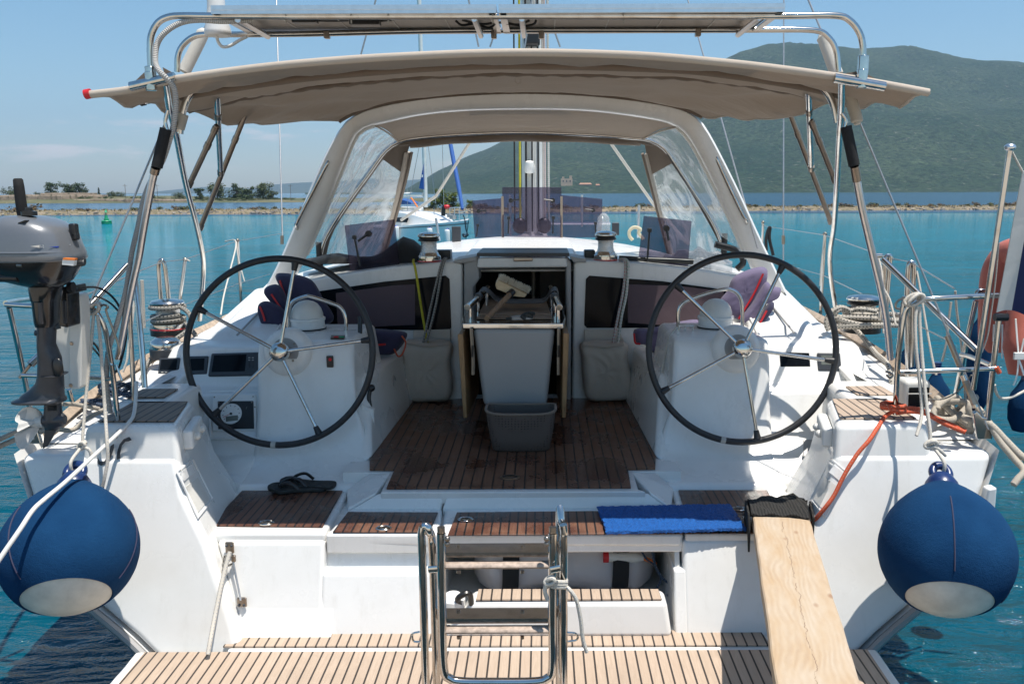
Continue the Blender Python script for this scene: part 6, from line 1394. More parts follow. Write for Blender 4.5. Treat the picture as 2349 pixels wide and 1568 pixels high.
for q in ([(330, 1240), (360, 1180), (340, 1120), (285, 1088), (245, 1100), (222, 1150), (240, 1180), (290, 1190), (300, 1230)], [(300, 1250), (345, 1270), (330, 1340), (285, 1428), (262, 1428), (262, 1380), (275, 1310)]):
    o_ = path(cA, q, DM); c_ = o_[0]; rows = [[c_.lerp(p, f) + V((0, -.05 * f * (i / len(o_) - .5) + dy, 0)) for i, p in enumerate(cr(o_, 3, True))] for f, dy in ((1, .002), (1, -.002), (.5, -.006), (.1, -.006))]; m = MB().grid(rows, closed=True); m.face(range(len(rows[0]))); m.build('propeller_blade', 'propwhite', pr_, smooth=60)
m = MB().prism(path(cA, [(525, 60), (640, 45), (655, 110), (585, 120), (598, 400), (585, 415), (510, 400), (515, 180)], DM + .10), (0, .09, 0)); m.build('clamp_bracket', 'motorblack', t0, bevel=.008)
MB().prism(path(cA, [(540, 180), (570, 180), (578, 380), (545, 380)], DM + .092), (0, .01, 0)).build('bracket_inset', 'motordark', t0, bevel=.003); MB().tube(path(cA, [(600, 60), (640, 60)], DM + .08), .020, 10).build('clamp_screw', 'black', t0); MB().tube(path(cA, [(470, 365), (495, 430)], DM + .02), .016, 10).build('tilt_pin', 'black', t0); MB().tube(path(cA, [(310, 460), (380, 462)], DM - .03), .011, 8).build('steering_stop', 'motordark', t0)
MB().ball(U(*cA(505, 760), DM - .04), .022, sc=(.9, .4, 1.6)).build('water_inlet', 'black', t0)
for k in range(4): MB().tube(path(cA, [(415, 1098 + k * 12), (495, 1094 + k * 12)], DM - .024), .002, 5).build('inlet_slot', 'black', t0)
# ---- hose with orange stripe
rope(path(ID, [(313, 876, 3.75), (312, 905, 3.68), (308, 945, 3.58), (298, 966, 3.50), (262, 1002, 3.38), (215, 1045, 3.24), (150, 1105, 2.98), (105, 1142, 2.86), (75, 1170, 2.80), (45, 1215, 2.74), (0, 1280, 2.68), (-60, 1370, 2.6)], 3), .0078, 'hosewhite', 'white hose with orange stripe lying across the port ball fender', 6, 12, 'hose', 'hose')
# ---- mooring lines, port side
rope(path(cA, [(-80, 1430, 3.1), (0, 1385, 3.2), (130, 1325, 3.35), (260, 1275, 3.46), (420, 1280, 3.5)], 3), .0095, 'rope_old', 'upper one of two grey mooring lines leading off the port corner')
rope(path(cA, [(-80, 1490, 3.1), (0, 1445, 3.2), (140, 1385, 3.35), (270, 1330, 3.46), (480, 1300, 3.5), (640, 1300, 3.55), (760, 1200, 3.62), (900, 1130, 3.8)], 3), .0100, 'rope_old', 'lower one of two grey mooring lines leading off the port corner')
rope(path(cA, [(545, 1080, 3.6), (640, 1080, 3.7), (760, 1100, 3.75), (860, 1120, 3.8)], 3), .0095, 'rope_old', 'grey mooring line lying on the port deck behind the leg of the motor')
rope([U(*cA(1020 + 150 * math.cos(a * 1.31) + 20 * math.sin(a * 5), 950 + 42 * math.sin(a * 1.9) + 15 * math.cos(a * 3.1)), 4.0 + .12 * math.sin(a * 1.1)) for a in [k * .5 for k in range(46)]], .008, 'rope_darkblue', 'tangled coil of dark rope on the port side deck')
rope([U(*cA(800 + 110 * math.cos(a * 1.37), 1070 + 26 * math.sin(a * 1.7)), 3.95 + .1 * math.sin(a)) for a in [k * .5 for k in range(30)]], .008, 'rope_darkblue', 'small dark rope coil lying beside the pushpit foot')
# ---- rope on the port primary winch
w0 = cwl + V((0, 0, .035))
turns = [w0 + V((.083 * math.cos(a), .083 * math.sin(a), .0042 * a)) for a in [k * .35 for k in range(36)]]
rope([U(*cA(1160, 980), 4.3), U(*cA(1240, 850), 4.45), U(*cA(1290, 720), 4.6), U(*cA(1420, 600), 4.72), U(*cA(1540, 560), 4.8), U(*c4(1270, 1090), 4.85), U(*c4(1270, 1030), 4.9)] + turns, .0135, 'rope_grey', 'grey black-flecked sheet wound round the port winch and led aft', 5, 12)
rope([w0 + V((.090 * math.cos(a), .090 * math.sin(a), .092 + .004 * a / 6)) for a in [k * .35 for k in range(18)]] + [U(*c4(1235, 900), 4.88), U(*c4(1245, 980), 4.85), U(*c4(1180, 1040), 4.8), U(*c4(1080, 1100), 4.74)], .0125, 'rope_grey', 'grey black-flecked tail round the top of the port winch', 5, 12)
# starboard coil
rnd = random.Random(4); w1 = cwr
pts = [U(2052, 925, 4.22), U(*c6(1885, 1090), 4.35), U(*c6(1800, 1000), 4.55), U(*c6(1720, 900), 4.72), U(*c6(1640, 810), 4.80), U(*c6(1600, 780), 4.83)]
rope(pts + [w1 + V((.10 * math.cos(a), .10 * math.sin(a), .05 + .003 * a)) for a in [2.6 + k * .35 for k in range(40)]], .0135, 'rope_fleck', 'white black-flecked sheet from the starboard winch leading aft', 5, 12)
cc_ = U(*c6(1720, 880), 4.86); cc_.z = 1.36
rope([cc_ + V(((.195 + .035 * math.sin(a * .37)) * math.cos(a) + .02 * math.sin(a * .61), (.13 + .03 * math.sin(a * .53)) * math.sin(a) - .05, .004 + .0018 * a + .016 * math.sin(a * 1.7))) for a in [k * .3 for k in range(85)]], .0135, 'rope_fleck', 'large flaked coil of white black-flecked rope round the starboard winch', 4, 12)
rope([U(*c6(x, y), d) for x, y, d in ((1490, 850, 4.75), (1475, 800, 4.75), (1500, 735, 4.76), (1560, 700, 4.78), (1620, 720, 4.8), (1610, 790, 4.82), (1560, 800, 4.8), (1530, 760, 4.78), (1560, 715, 4.78), (1640, 720, 4.82), (1700, 710, 4.8), (1800, 725, 4.82))], .0135, 'rope_fleck', 'looped bight of white black-flecked rope left of the starboard winch', 5, 12)
# starboard mooring lines
rope([U(*cB(930 + 130 * math.cos(a * 1.23) + 25 * math.sin(a * 3.3), 1215 + 85 * math.sin(a * 1.71) + 20 * math.cos(a * 2.9)), 3.72 + .10 * math.sin(a * .9)) for a in [k * .45 for k in range(42)]], .0135, 'rope_old', 'heap of thick cream rope behind the starboard stay fitting', 5, 12)
rope(path(cB, [(990, 1260, 3.55), (1080, 1290, 3.5), (1180, 1310, 3.47), (1290, 1420, 3.42), (1400, 1530, 3.36), (1480, 1580, 3.3)], 3), .014, 'rope_old', 'thick cream mooring line leaving the starboard corner, outer one')
rope(path(cB, [(1100, 1200, 3.6), (1170, 1290, 3.49), (1260, 1440, 3.42), (1360, 1560, 3.36), (1425, 1640, 3.3), (1380, 1700, 3.28), (1350, 1740, 3.27)], 3), .014, 'rope_old', 'thick cream mooring line with a knotted end at the starboard corner')
# orange rope
P_ = path(cG, [(1455, 355, 3.52), (1400, 430, 3.45), (1340, 520, 3.40), (1270, 600, 3.385), (1210, 690, 3.37), (1160, 780, 3.36), (1110, 880, 3.35), (1060, 950, 3.345), (1010, 1010, 3.36), (945, 1090, 3.40)], 3.4)
kn = [U(*cB(490, 1225), 3.50) + V((.045 * math.cos(a), .040 * math.sin(a), .012 * math.sin(a * .7) + .02)) for a in [k * .45 for k in range(34)]]
rope(P_[::-1] + kn + path(cB, [(545, 1200, 3.5), (620, 1195, 3.52), (700, 1212, 3.54), (800, 1265, 3.52), (900, 1310, 3.5), (1012, 1362, 3.47)], 3), .0085, 'rope_orange', 'orange rope knotted round the starboard post and led down to the plank', 5, 12)
rope(path(cB, [(520, 1232, 3.47), (600, 1222, 3.5), (720, 1235, 3.5), (850, 1305, 3.49), (1005, 1368, 3.46)], 3), .0085, 'rope_orange', 'second part of the orange rope running to the starboard deck edge', 5, 12)
# cords on the stanchions and rails
def cord(cc, pts, d0, d1, lab, r=.0055, mat='rope_white'): return rope(path(cc, pts, d0, d1), r, mat, lab, 5, 8)
cord(c4, [(1240, 555), (1205, 550), (1190, 640), (1165, 845)], 5.95, 5.9, 'thin white cord tied on the lifeline between gate hoop and stanchion')
cord(c4, [(1470, 425), (1540, 430), (1500, 620), (1460, 780), (1440, 905)], 7.1, 5.6, 'thin white cord running from the far port stanchion down to the deck')
cord(c4, [(1540, 440), (1560, 560), (1595, 685)], 7.1, 7.0, 'short white cord end hanging beside the far port stanchion')
cord(cA, [(1235, 0), (1245, 200), (1250, 340), (1255, 415)], 4.3, 4.3, 'white rope end hanging from the lifeline left of the port winch', .009)
cord(cA, [(1170, 180), (1150, 380), (1120, 560), (1105, 700), (1070, 800)], 4.2, 4.1, 'white cord with a bow hanging inside the port lifelines')
cord(c6, [(1465, 225), (1445, 420), (1436, 560)], 6.15, 6.1, 'white flecked cord hanging from the tall starboard stanchion')
cord(cB, [(385, 120), (410, 220), (420, 330), (470, 430), (510, 600)], 4.4, 4.2, 'white flecked cord hanging beside the starboard gate hoop')
cord(cB, [(660, 220), (690, 380), (730, 620), (775, 860), (800, 960)], 4.3, 4.1, 'white flecked fender line slanting down from the starboard gate hoop')
cord(cB, [(905, 440), (885, 600), (870, 740), (840, 865)], 3.9, 3.9, 'white flecked line with a cut end hanging from the starboard upper rail')
cord(cB, [(935, 360), (945, 500), (965, 650), (985, 820), (1010, 1160)], 3.9, 3.9, 'white flecked line hanging from the starboard upper rail beside the cut one')
cord(cB, [(1245, 20), (1220, 300), (1190, 520), (1165, 680), (1125, 800)], 3.36, 3.42, 'thin flag halyard beside the flagpole', .003)
cord(cB, [(1215, 1030), (1225, 1080), (1260, 1125), (1330, 1120), (1425, 1075), (1500, 1030)], 3.5, 3.6, 'white lifebuoy lanyard looping past the starboard rail', .006)
cord(cB, [(720, 1130), (850, 1130), (960, 1070), (1050, 960)], 3.6, 3.5, 'thin grey wire curving behind the stern light', .003, 'rope_grey')
cord(cA, [(660, 80), (760, 60), (880, 75), (1000, 170), (1080, 330), (1100, 480), (1050, 720), (1000, 810)], 3.6, 3.5, 'thin dark cable arching over the port pushpit rail', .0045, 'rope_black')
cord(cA, [(780, 170), (850, 145), (960, 200), (1050, 290)], 3.7, 3.6, 'second thin dark cable behind the port pushpit rail', .004, 'rope_black')
cord(cA, [(710, 450), (760, 520), (830, 560), (880, 640)], 3.75, 3.7, 'thin dark wire hanging right of the white motor board', .005, 'rope_black')
cord(cA, [(760, 280), (765, 450), (790, 560), (860, 650), (890, 700)], 3.72, 3.7, 'thin dark wire loop behind the two port fender ropes', .004, 'rope_black')
cord(c6, [(1085, 330), (1083, 260), (1095, 200), (1110, 180), (1105, 250), (1130, 360)], 6.5, 6.5, 'dark strap with a loop hanging on the starboard shroud side', .012, 'rope_black')
# ---- flag on its pole
h0, h1 = U(2345, 393, 3.31), U(2285, 716, 3.42); rows = []
for i in range(17):
    f = i / 16; a = h0.lerp(h1, f); row = []
    for j in range(29):
        g = j / 28; w_ = .03 * math.sin(g * 9 + f * 1.5) * min(1, g * 4); row.append(a + V((.60 * g * .82, .10 * g + w_, -.06 * g - .03 * g * math.sin(f * 3) + .015 * math.sin(g * 12))))
    rows.append(row)
fl = thing('flag', 'dark blue edged flag with white hoist strip on the stern flagpole', 'flag', h1)
MB().sheet([r[4:] for r in rows], .0015).build('flag_field', 'flagblue', fl, smooth=60); MB().sheet([r[:5] for r in rows], .003).build('hoist_strip', 'flagwhite', fl, smooth=60)
tb([U(2318, 342, 3.31), U(2330, 365, 3.31), h0], .004, 4, 6).build('toggle_cord', 'rope_white', fl)
# ---- horseshoe lifebuoy on the starboard rail
lb = thing('lifebuoy', 'salmon red horseshoe lifebuoy with white webbing behind the flag', 'lifebuoy', U(2330, 880, 3.75))
P_ = cr(path(cB, [(1225, 800, 3.85), (1222, 640, 3.86), (1225, 400, 3.86), (1250, 220, 3.84), (1330, 110, 3.8), (1420, 130, 3.72), (1440, 300, 3.66), (1410, 600, 3.6), (1365, 960, 3.56)], 3.7), 6)
MB().tube(P_, lambda t: (.062 * min(1, .45 + 9 * min(t, 1 - t)), .072 * min(1, .45 + 9 * min(t, 1 - t))), 20).build('buoy_body', 'lifebuoy', lb, smooth=60)
for q, d in (([(1365, 560), (1375, 700), (1385, 830), (1375, 960), (1350, 1035)], 3.49), ([(1425, 700), (1400, 810), (1390, 830)], 3.49), ([(1270, 600), (1268, 840)], 3.76), ([(1210, 600), (1205, 720)], 3.78), ([(1385, 840), (1425, 960)], 3.49)): MB().tube(cr(path(cB, q, d), 4), (.007, .003), 6).build('buoy_webbing', 'whitepl', lb)
MB().box(U(*cB(1390, 825), 3.485), (.045, .012, .03)).build('webbing_slider', 'whitepl', lb, bevel=.003)
# fenders outside the starboard rail
def longf(top, h, r, lab, mat='fleece'):
    t_ = thing('long_fender', lab, 'fender', top - V((0, 0, h))); MB().lathe([(0, -h), (r * .6, -h + .01), (r * .95, -h + .06), (r, -h + .12), (r, -.12), (r * .9, -.05), (r * .5, -.01), (r * .3, .02), (0, .02)], top, seg=22).build('fender_body', mat, t_, smooth=60); MB().tube([top, top + V((0, 0, .08))], .02, 8).build('fender_end', 'fendplastic', t_)
longf(U(2352, 880, 3.75), .22, .062, 'dark blue long fender hanging below the lifebuoy at the right edge')
longf(U(*cB(1130, 560), 4.1), .45, .055, 'dark blue long fender behind the flagpole, left of the lifebuoy')
longf(U(*cB(800, 985), 4.15), .30, .07, 'navy fender hanging outside the starboard toe rail below its slanting line')
longf(U(*cB(618, 760), 4.6), .3, .06, 'navy fender outside the starboard rail behind the rope coil')
# ---- gangway plank with net and mat
zt_ = .80
pl = [UZ(*cH(690, 90), zt_), UZ(*cH(1030, 92), zt_), UZ(*cH(1345, 1123), zt_), UZ(*cH(835, 1123), zt_)]
ext = lambda a, b: b + (b - a) * .9
q = [pl[0], pl[1], ext(pl[1], pl[2]), ext(pl[0], pl[3])]
# model the plank in its own frame so the grain runs along it
ax = ((q[3] + q[2]) / 2 - (q[0] + q[1]) / 2); L = ax.length; ang = math.atan2(-ax.x, ax.y); wd0 = (q[1] - q[0]).length; 
cpt = (q[0] + q[1] + q[2] + q[3]) / 4; wid = ((q[1] - q[0]).length + (q[2] - q[3]).length) / 2
m = MB(); nL = 26; rnd = random.Random(2); rows = []
for i in range(nL + 1):
    f = i / nL; y = L * (f - .5); e0, e1 = rnd.uniform(-.002, .002), rnd.uniform(-.002, .002)
    rows.append([V((-wid / 2 + e0, y, -.045)), V((-wid / 2 + e0, y, -.004)), V((-wid / 2 + .005 + e0, y, 0)), V((0, y, .001)), V((wid / 2 - .005 + e1, y, 0)), V((wid / 2 + e1, y, -.004)), V((wid / 2 + e1, y, -.045))])
m.grid(rows, closed=True); m.face(range(7)); m.face([len(m.v) - 7 + k for k in range(7)])
o = one(m, 'gangway_plank', 'pine', 'rough pine gangway plank with a long crack resting on the starboard stern locker', 'plank', smooth=30); o.location = (cpt.x, cpt.y, zt_); o.rotation_euler = (0, 0, ang)
# black net folded under the end of the plank
def surf(px, z): return [UZ(x, y, z) for x, y in px]
m = MB()
top = surf([cG(548, 912), (cG(700, 893)), cG(850, 884), cG(905, 900), cG(925, 925)], zt_ + .010); low = surf([cG(570, 1003), cG(700, 1006), cG(820, 1010), cG(900, 1018), cG(948, 1026)], zt_ + .012)
rows = [[a.lerp(b, k / 6) + V((0, 0, .012 * math.sin(math.pi * k / 6) + .006 * math.sin(i * 5 + k * 2.3))) for k in range(7)] for i, (a, b) in enumerate(zip(resample(top, 14), resample(low, 14)))]
m.sheet(rows, .008)
bk = [[p[0] + V((0, .01 * k, -k * .027 + .004 * math.sin(i * 3 + k))) for k in range(4)] for i, p in enumerate(rows)]; m.sheet(bk, .008)
sd = [[(r_ + V((-.014, 0, -.03 * k + .003 * math.sin(k + i)))) for k in range(4)] for i, r_ in enumerate(resample([rows[0][0], rows[0][6]], 7) + [UZ(*cG(575, 1110), .75)])]; m.sheet(sd, .008)
sd = [[(r_ + V((.014, 0, -.03 * k))) for k in range(4)] for i, r_ in enumerate(resample([rows[-1][0], rows[-1][6]], 7))]; m.sheet(sd, .008)
one(m, 'black_net', 'net', 'black netting folded round the forward end of the gangway plank', 'net', smooth=70)
q = surf([(1371, 1167), (1674, 1161), (1712, 1217), (1391, 1226)], zt + .016); m = MB(); rows = []
rnd = random.Random(8)
for i in range(90):
    f = i / 89; a, b = q[0].lerp(q[1], f), q[3].lerp(q[2], f); rows.append([a.lerp(b, k / 23) + V((rnd.uniform(-.0015, .0015), rnd.uniform(-.002, .002) * (1 if k in (0, 23) else 1), rnd.uniform(-.002, .004))) for k in range(24)])
m.sheet(rows, -.012); one(m, 'door_mat', 'mat', 'bright blue looped plastic mat on the stern locker lid beside the plank', 'mat', smooth=70)
# ---- flip-flops
def flip(c, rz, tilt, lab):
    t_ = thing('flip_flop', lab, 'flip-flop', c, 'pair of black flip-flops'); Mx = Matrix.Rotation(rz, 3, 'Z') @ Matrix.Rotation(tilt, 3, 'X'); out = []
    pr2 = [(-.130, .030), (-.10, .037), (-.05, .033), (0, .034), (.05, .043), (.09, .046), (.118, .036), (.132, .012)]
    ol = [(x, y) for x, y in pr2] + [(.134, -.005)] + [(x, -y * .95) for x, y in pr2[::-1]] + [(-.138, 0)]
    a = [c + Mx @ V((x, y, .0 + .012 * (x > .09))) for x, y in cr([V((x, y, 0)) for x, y in ol], 3, True) and [(p.x, p.y) for p in cr([V((x, y, 0)) for x, y in ol], 3, True)]]
    MB().prism(a, Mx @ V((0, 0, .018))).build('sole', 'rubber', t_, bevel=.004, bseg=2)
    for s in (-1, 1): tb([c + Mx @ V(p) for p in ((.085, 0, .018), (.06, s * .018, .042), (.02, s * .034, .048), (-.015, s * .040, .018))], (.009, .004), 5, 8).build('strap', 'black', t_)
    MB().tube([c + Mx @ V((.085, 0, .016)), c + Mx @ V((.082, 0, .036))], .004, 6).build('toe_post', 'black', t_)
flip(UZ(682, 1124, zt + .012), R(186), R(-3), 'black flip-flop in front, lying on the port teak locker lid'); flip(UZ(706, 1114, zt + .022), R(172), R(-6), 'black flip-flop behind, partly under the front one')
# ---- cushions
def cushion(cc, pts, d, th, mat, lab, piping=None, back=.9):
    t_ = thing('cushion', lab, 'cushion', U(*cc(*pts[0]), d)); o_ = path(cc, pts, d); puff(MB(), o_, d, th, back, 9, 56, .10).build('cover', mat, t_, smooth=70)
    if piping: tb(path(cc, piping, d - th * 1.08), .006, 4, 8).build('piping', 'red', t_)
cushion(c4, [(1795, 655), (1850, 632), (2025, 672), (2110, 800), (2180, 930), (2080, 985), (1950, 960), (1850, 760)], 5.16, .05, 'navy', 'navy cushion with red piping leaning highest behind the port wheel', [(1825, 680), (1840, 730), (1865, 790)])
cushion(c4, [(1722, 745), (1800, 705), (1850, 760), (1930, 950), (1870, 960), (1800, 850)], 5.06, .05, 'navy', 'navy cushion with red piping in the middle of the port stack', [(1770, 770), (1810, 830), (1850, 885)])
cushion(c4, [(1682, 850), (1745, 815), (1850, 870), (1900, 1000), (1830, 1050), (1760, 1050), (1712, 970)], 4.98, .05, 'navy', 'lowest navy cushion of the port stack, leaning on the coaming', [(1695, 850), (1715, 900), (1728, 945)])
cushion(c5, [(540, 840), (800, 855), (822, 905), (745, 1000), (640, 1010), (520, 1015), (480, 900)], 5.1, .06, 'navy', 'navy seat cushion with red cord lying on the port cockpit bench', [(530, 965), (580, 950), (690, 940)])
cord(c5, [(795, 885), (820, 930), (800, 1000), (770, 1018), (745, 970)], 5.02, 5.02, 'thin red cord hanging in a loop from the port bench cushion', .005, 'rope_orange')
cushion(c6, [(880, 495), (1035, 436), (1095, 466), (1065, 600), (985, 720), (905, 780), (770, 690), (830, 590)], 5.10, .05, 'navyfaded', 'faded grey-violet cushion with red piping leaning behind the starboard wheel', [(1065, 480), (1000, 620), (905, 775)])
cushion(c6, [(1080, 535), (1120, 560), (1180, 575), (1165, 630), (1100, 640), (1040, 760), (970, 850), (905, 800), (1000, 660)], 5.04, .05, 'navyfaded', 'crumpled violet cushion in the middle of the starboard stack', [(1110, 590), (1060, 700), (1000, 800), (955, 848)])
cushion(c6, [(1110, 665), (1135, 690), (1060, 800), (1010, 895), (970, 870), (1040, 760)], 4.97, .04, 'navy', 'narrow navy cushion edge at the back of the starboard stack', [(1088, 720), (1040, 810), (1005, 880)])
cushion(c6, [(222, 845), (330, 835), (480, 800), (640, 780), (640, 860), (450, 880), (420, 1010), (340, 990), (290, 940), (235, 935)], 5.2, .06, 'navyfaded', 'faded seat cushion with red piping lying on the starboard bench', [(222, 870), (230, 930), (262, 938)])
# ---- rope tail bags with lines
def ropebag(pts, flap, lab, d=5.36):
    t_ = thing('rope_bag', lab, 'rope bag', U(*c5(*pts[-3]), d)); puff(MB(), path(c5, pts, d), d, .062, .5, 10, 64, .14).build('pouch', 'bagcanvas', t_, smooth=70)
    MB().prism(path(c5, flap, d + .05), (0, .012, 0)).build('bag_back', 'bagcanvas', t_, bevel=.005); a, b = U(*c5(pts[0][0] + 6, pts[0][1] + 8), d - .03), U(*c5(pts[1][0] - 6, pts[1][1] + 10), d - .03); MB().tube([a, (a + b) / 2 - V((0, .035, .004)), b], (.020, .006), 8).build('bag_hem', 'canvas_trim', t_)
ropebag([(822, 915), (1108, 922), (1112, 1060), (1128, 1200), (1098, 1300), (960, 1318), (838, 1308), (792, 1240), (800, 1060)], [(868, 850), (1112, 842), (1112, 930), (868, 930)], 'beige canvas rope bag on the bulkhead, left of the table')
ropebag([(1972, 925), (2245, 925), (2270, 1040), (2302, 1180), (2288, 1290), (2160, 1312), (2010, 1298), (1972, 1160), (1968, 1040)], [(1985, 845), (2210, 842), (2250, 930), (1985, 930)], 'beige canvas rope bag on the bulkhead, right of the table')
rope(path(c5, [(872, 390, 5.52), (870, 405, 5.42), (885, 460, 5.38), (925, 720, 5.34), (962, 930, 5.30)], 5.4), .0075, 'rope_yellow', 'yellow halyard tail hanging into the left rope bag')
rope(path(c5, [(1075, 380, 5.52), (1060, 400, 5.42), (1038, 470, 5.38), (985, 690, 5.34), (935, 930, 5.30)], 5.4), .0075, 'rope_grey', 'grey rope hanging into the left rope bag, left one of two')
rope(path(c5, [(1085, 380, 5.52), (1072, 402, 5.41), (1052, 480, 5.37), (1015, 690, 5.33), (955, 930, 5.29)], 5.4), .0075, 'rope_grey', 'grey rope hanging into the left rope bag, right one of two')
rope(path(c5, [(2215, 388, 5.52), (2245, 392, 5.43), (2255, 440, 5.38), (2238, 600, 5.36), (2205, 760, 5.33), (2172, 930, 5.29)], 5.4), .0085, 'rope_red', 'white rope with red flecks hanging into the right rope bag')
rope(path(c5, [(2225, 384, 5.52), (2262, 392, 5.42), (2272, 440, 5.37), (2258, 620, 5.35), (2228, 760, 5.32), (2205, 930, 5.28)], 5.4), .0085, 'rope_greenfleck', 'white rope with green flecks hanging into the right rope bag')
rope(path(c6, [(500, 830, 4.62), (450, 900, 4.58), (425, 1000, 4.56), (400, 1150, 4.54), (410, 1300, 4.5), (375, 1460, 4.48)], 4.5), .006, 'rope_white', 'thin white cord hanging from the cup rail beside the starboard wheel', 5, 8)
# ---- broom, gloves, basket
br = thing('broom', 'deck brush with wooden handle lying across the cockpit table', 'broom', U(*cC(300, 490), 4.75))
hd = path(cC, [(370, 225), (392, 185), (620, 300), (602, 326), (520, 318), (380, 260)], 5.0); MB().prism(hd, (0, .055, .012)).build('brush_head', 'broomhead', br, bevel=.006)
rnd = random.Random(6); m = MB(); A, B = U(*cC(392, 184), 4.99), U(*cC(628, 292), 4.99)
for i in range(420):
    f = rnd.random(); p = A.lerp(B, f) + V((0, rnd.uniform(0, .075), 0)); e = p + V((.012 + rnd.uniform(-.008, .010), rnd.uniform(-.01, .01), .026 + rnd.uniform(-.004, .008))); m.tube([p, e], .0016, 3)
o = m.build('bristles', 'bristle', br, smooth=0); o['kind'] = 'stuff'
MB().tube(path(cC, [(494, 290, 4.97), (400, 388, 4.85), (302, 488, 4.68)], 4.8), .0155, 14).build('broom_handle', 'broomwood', br); MB().tube(path(cC, [(505, 280, 4.985), (480, 302, 4.955)], 4.8), .0205, 14).build('handle_socket', 'black', br)
gl = thing('work_gloves', 'pair of grey and black work gloves on the cockpit table', 'gloves', U(*cC(560, 495), 4.66))
m = MB(); puff(m, path(cC, [(455, 494), (500, 470), (560, 462), (640, 476), (672, 490), (600, 498), (520, 500)], 4.66), 4.66, .03); m.build('glove', 'gelgrey', gl, smooth=70)
m = MB(); puff(m, path(cC, [(570, 462), (600, 440), (640, 432), (668, 455), (665, 490), (630, 486), (600, 470)], 4.66), 4.64, .02); m.build('glove', 'rubber', gl, smooth=70)
for q in ([(640, 440), (668, 448), (684, 450)], [(500, 488), (470, 490), (456, 496)], [(575, 465), (590, 485), (610, 492)]): tb(path(cC, q, 4.63), .009, 4, 8).build('glove_finger', 'rubber', gl)
bk = thing('storage_basket', 'taupe perforated plastic basket standing at the foot of the table', 'basket', UZ(1190, 1030, .81))
def brow_(cx, y, z, hw, hd, n=48, e=4.5, wob=0): return [V((cx + hw * math.copysign(abs(math.cos(t)) ** (2 / e), math.cos(t)), y + hd * math.copysign(abs(math.sin(t)) ** (2 / e), math.sin(t)), z + wob * math.cos(2 * t))) for t in [2 * math.pi * k / n for k in range(n)]]
bx_ = U(*cC(572, 1400), 4.3).x; by_ = 4.345; zr_ = U(1190, 949, 4.24).z; hw1 = (U(*cC(848, 1240), 4.24).x - U(*cC(292, 1240), 4.24).x) / 2; hw0 = (U(*cC(800, 1530), 4.26).x - U(*cC(345, 1530), 4.26).x) / 2
zz = [(.808, hw0 * .96, .075), (.815, hw0, .082), (.87, hw0 + (hw1 - hw0) * .35, .090), (.94, hw0 + (hw1 - hw0) * .75, .098), (zr_, hw1, .105)]
outr = [brow_(bx_, by_, z, w_, h_, wob=.006 if i == 4 else 0) for i, (z, w_, h_) in enumerate(zz)]; inn = [brow_(bx_, by_, z + .004, w_ - .006, h_ - .006, wob=.006 if i == 4 else 0) for i, (z, w_, h_) in enumerate(zz)][::-1]
m = MB().grid(outr + inn, closed=True); m.face(range(48)); m.face([len(m.v) - 48 + k for k in range(48)]); m.build('basket_body', 'wicker', bk, smooth=50)
MB().tube([p + V((0, 0, .002)) for p in outr[-1]], .007, 8, closed=True).build('basket_rim', 'canvas_dark', bk)
# ---- things in the open stern locker
rb = thing('liferaft_bag', 'stained white liferaft bag with black straps in the open stern locker', 'bag', U(1300, 1330, 3.7))
xa, xb = U(*cF(985, 800), 3.62).x, U(*cF(2215, 800), 3.62).x; rows = []
for i in range(33):
    f = i / 32; x = xa + (xb - xa) * f; e = min(1, min(f, 1 - f) * 9) ** .5; row = []
    for k in range(24): t = 2 * math.pi * k / 24; w_ = .028 * fbm((x * 6, math.cos(t) * 2, math.sin(t) * 2), 4); row.append(V((x, 3.80 + (.19 * e + w_) * math.copysign(abs(math.cos(t)) ** .7, math.cos(t)), .455 + (.115 * (.6 + .4 * e) + w_) * math.copysign(abs(math.sin(t)) ** .75, math.sin(t)))))
    rows.append(row)
m = MB().grid(rows, closed=True); m.face(range(24)); m.face([len(m.v) - 24 + k for k in range(24)]); m.build('bag_body', 'raftbag', rb, smooth=70)
for px in (1232, 1950):
    x = U(*cF(px, 800), 3.6).x; MB().tube([V((x + .012 * math.sin(k * .2), 3.80 + .208 * math.copysign(abs(math.cos(t)) ** .7, math.cos(t)), .455 + .131 * math.copysign(abs(math.sin(t)) ** .75, math.sin(t)))) for k, t in enumerate([2 * math.pi * q / 24 for q in range(24)])], (.036, .006), 6, closed=True, sq=(1, 0, 0)).build('strap', 'blackweb', rb)
st = thing('marker_light', 'white stick light with a red cap strapped on the liferaft bag', 'light', U(*cF(1950, 760), 3.66))
MB().tube(path(cF, [(1880, 738), (2060, 742), (2110, 744)], 3.62), lambda t: .022 if t < .8 else .022 - .05 * (t - .8), 14).build('light_body', 'ivory', st); MB().tube(path(cF, [(1847, 738), (1884, 738)], 3.62), .0235, 14).build('light_cap', 'red', st, bevel=.003); tb(path(cF, [(2110, 744), (2150, 760), (2190, 785)], 3.62), .010, 4).build('light_lanyard', 'orange', st)
rope(path(cF, [(2085, 680, 3.6), (2130, 750, 3.6), (2180, 790, 3.58), (2225, 870, 3.56), (2200, 940, 3.56)], 3.6), .0045, 'rope_darkblue', 'dark cord hanging at the right end of the liferaft bag', 5, 8)
rope(path(cF, [(2165, 680, 3.57), (2190, 800, 3.57), (2240, 880, 3.56), (2290, 920, 3.54), (2295, 960, 3.54), (2265, 990, 3.53)], 3.6), .0055, 'rope_darkblue', 'thin dark blue cord looping down the right side of the open locker', 5, 8)
rope(path(c8, [(978, 180, 3.36), (945, 300, 3.32), (915, 430, 3.27), (880, 600, 3.21), (850, 760, 3.14), (835, 850, 3.11)], 3.3), .0085, 'rope_white', 'white line running from the pad eye on the port stern face down to the platform')
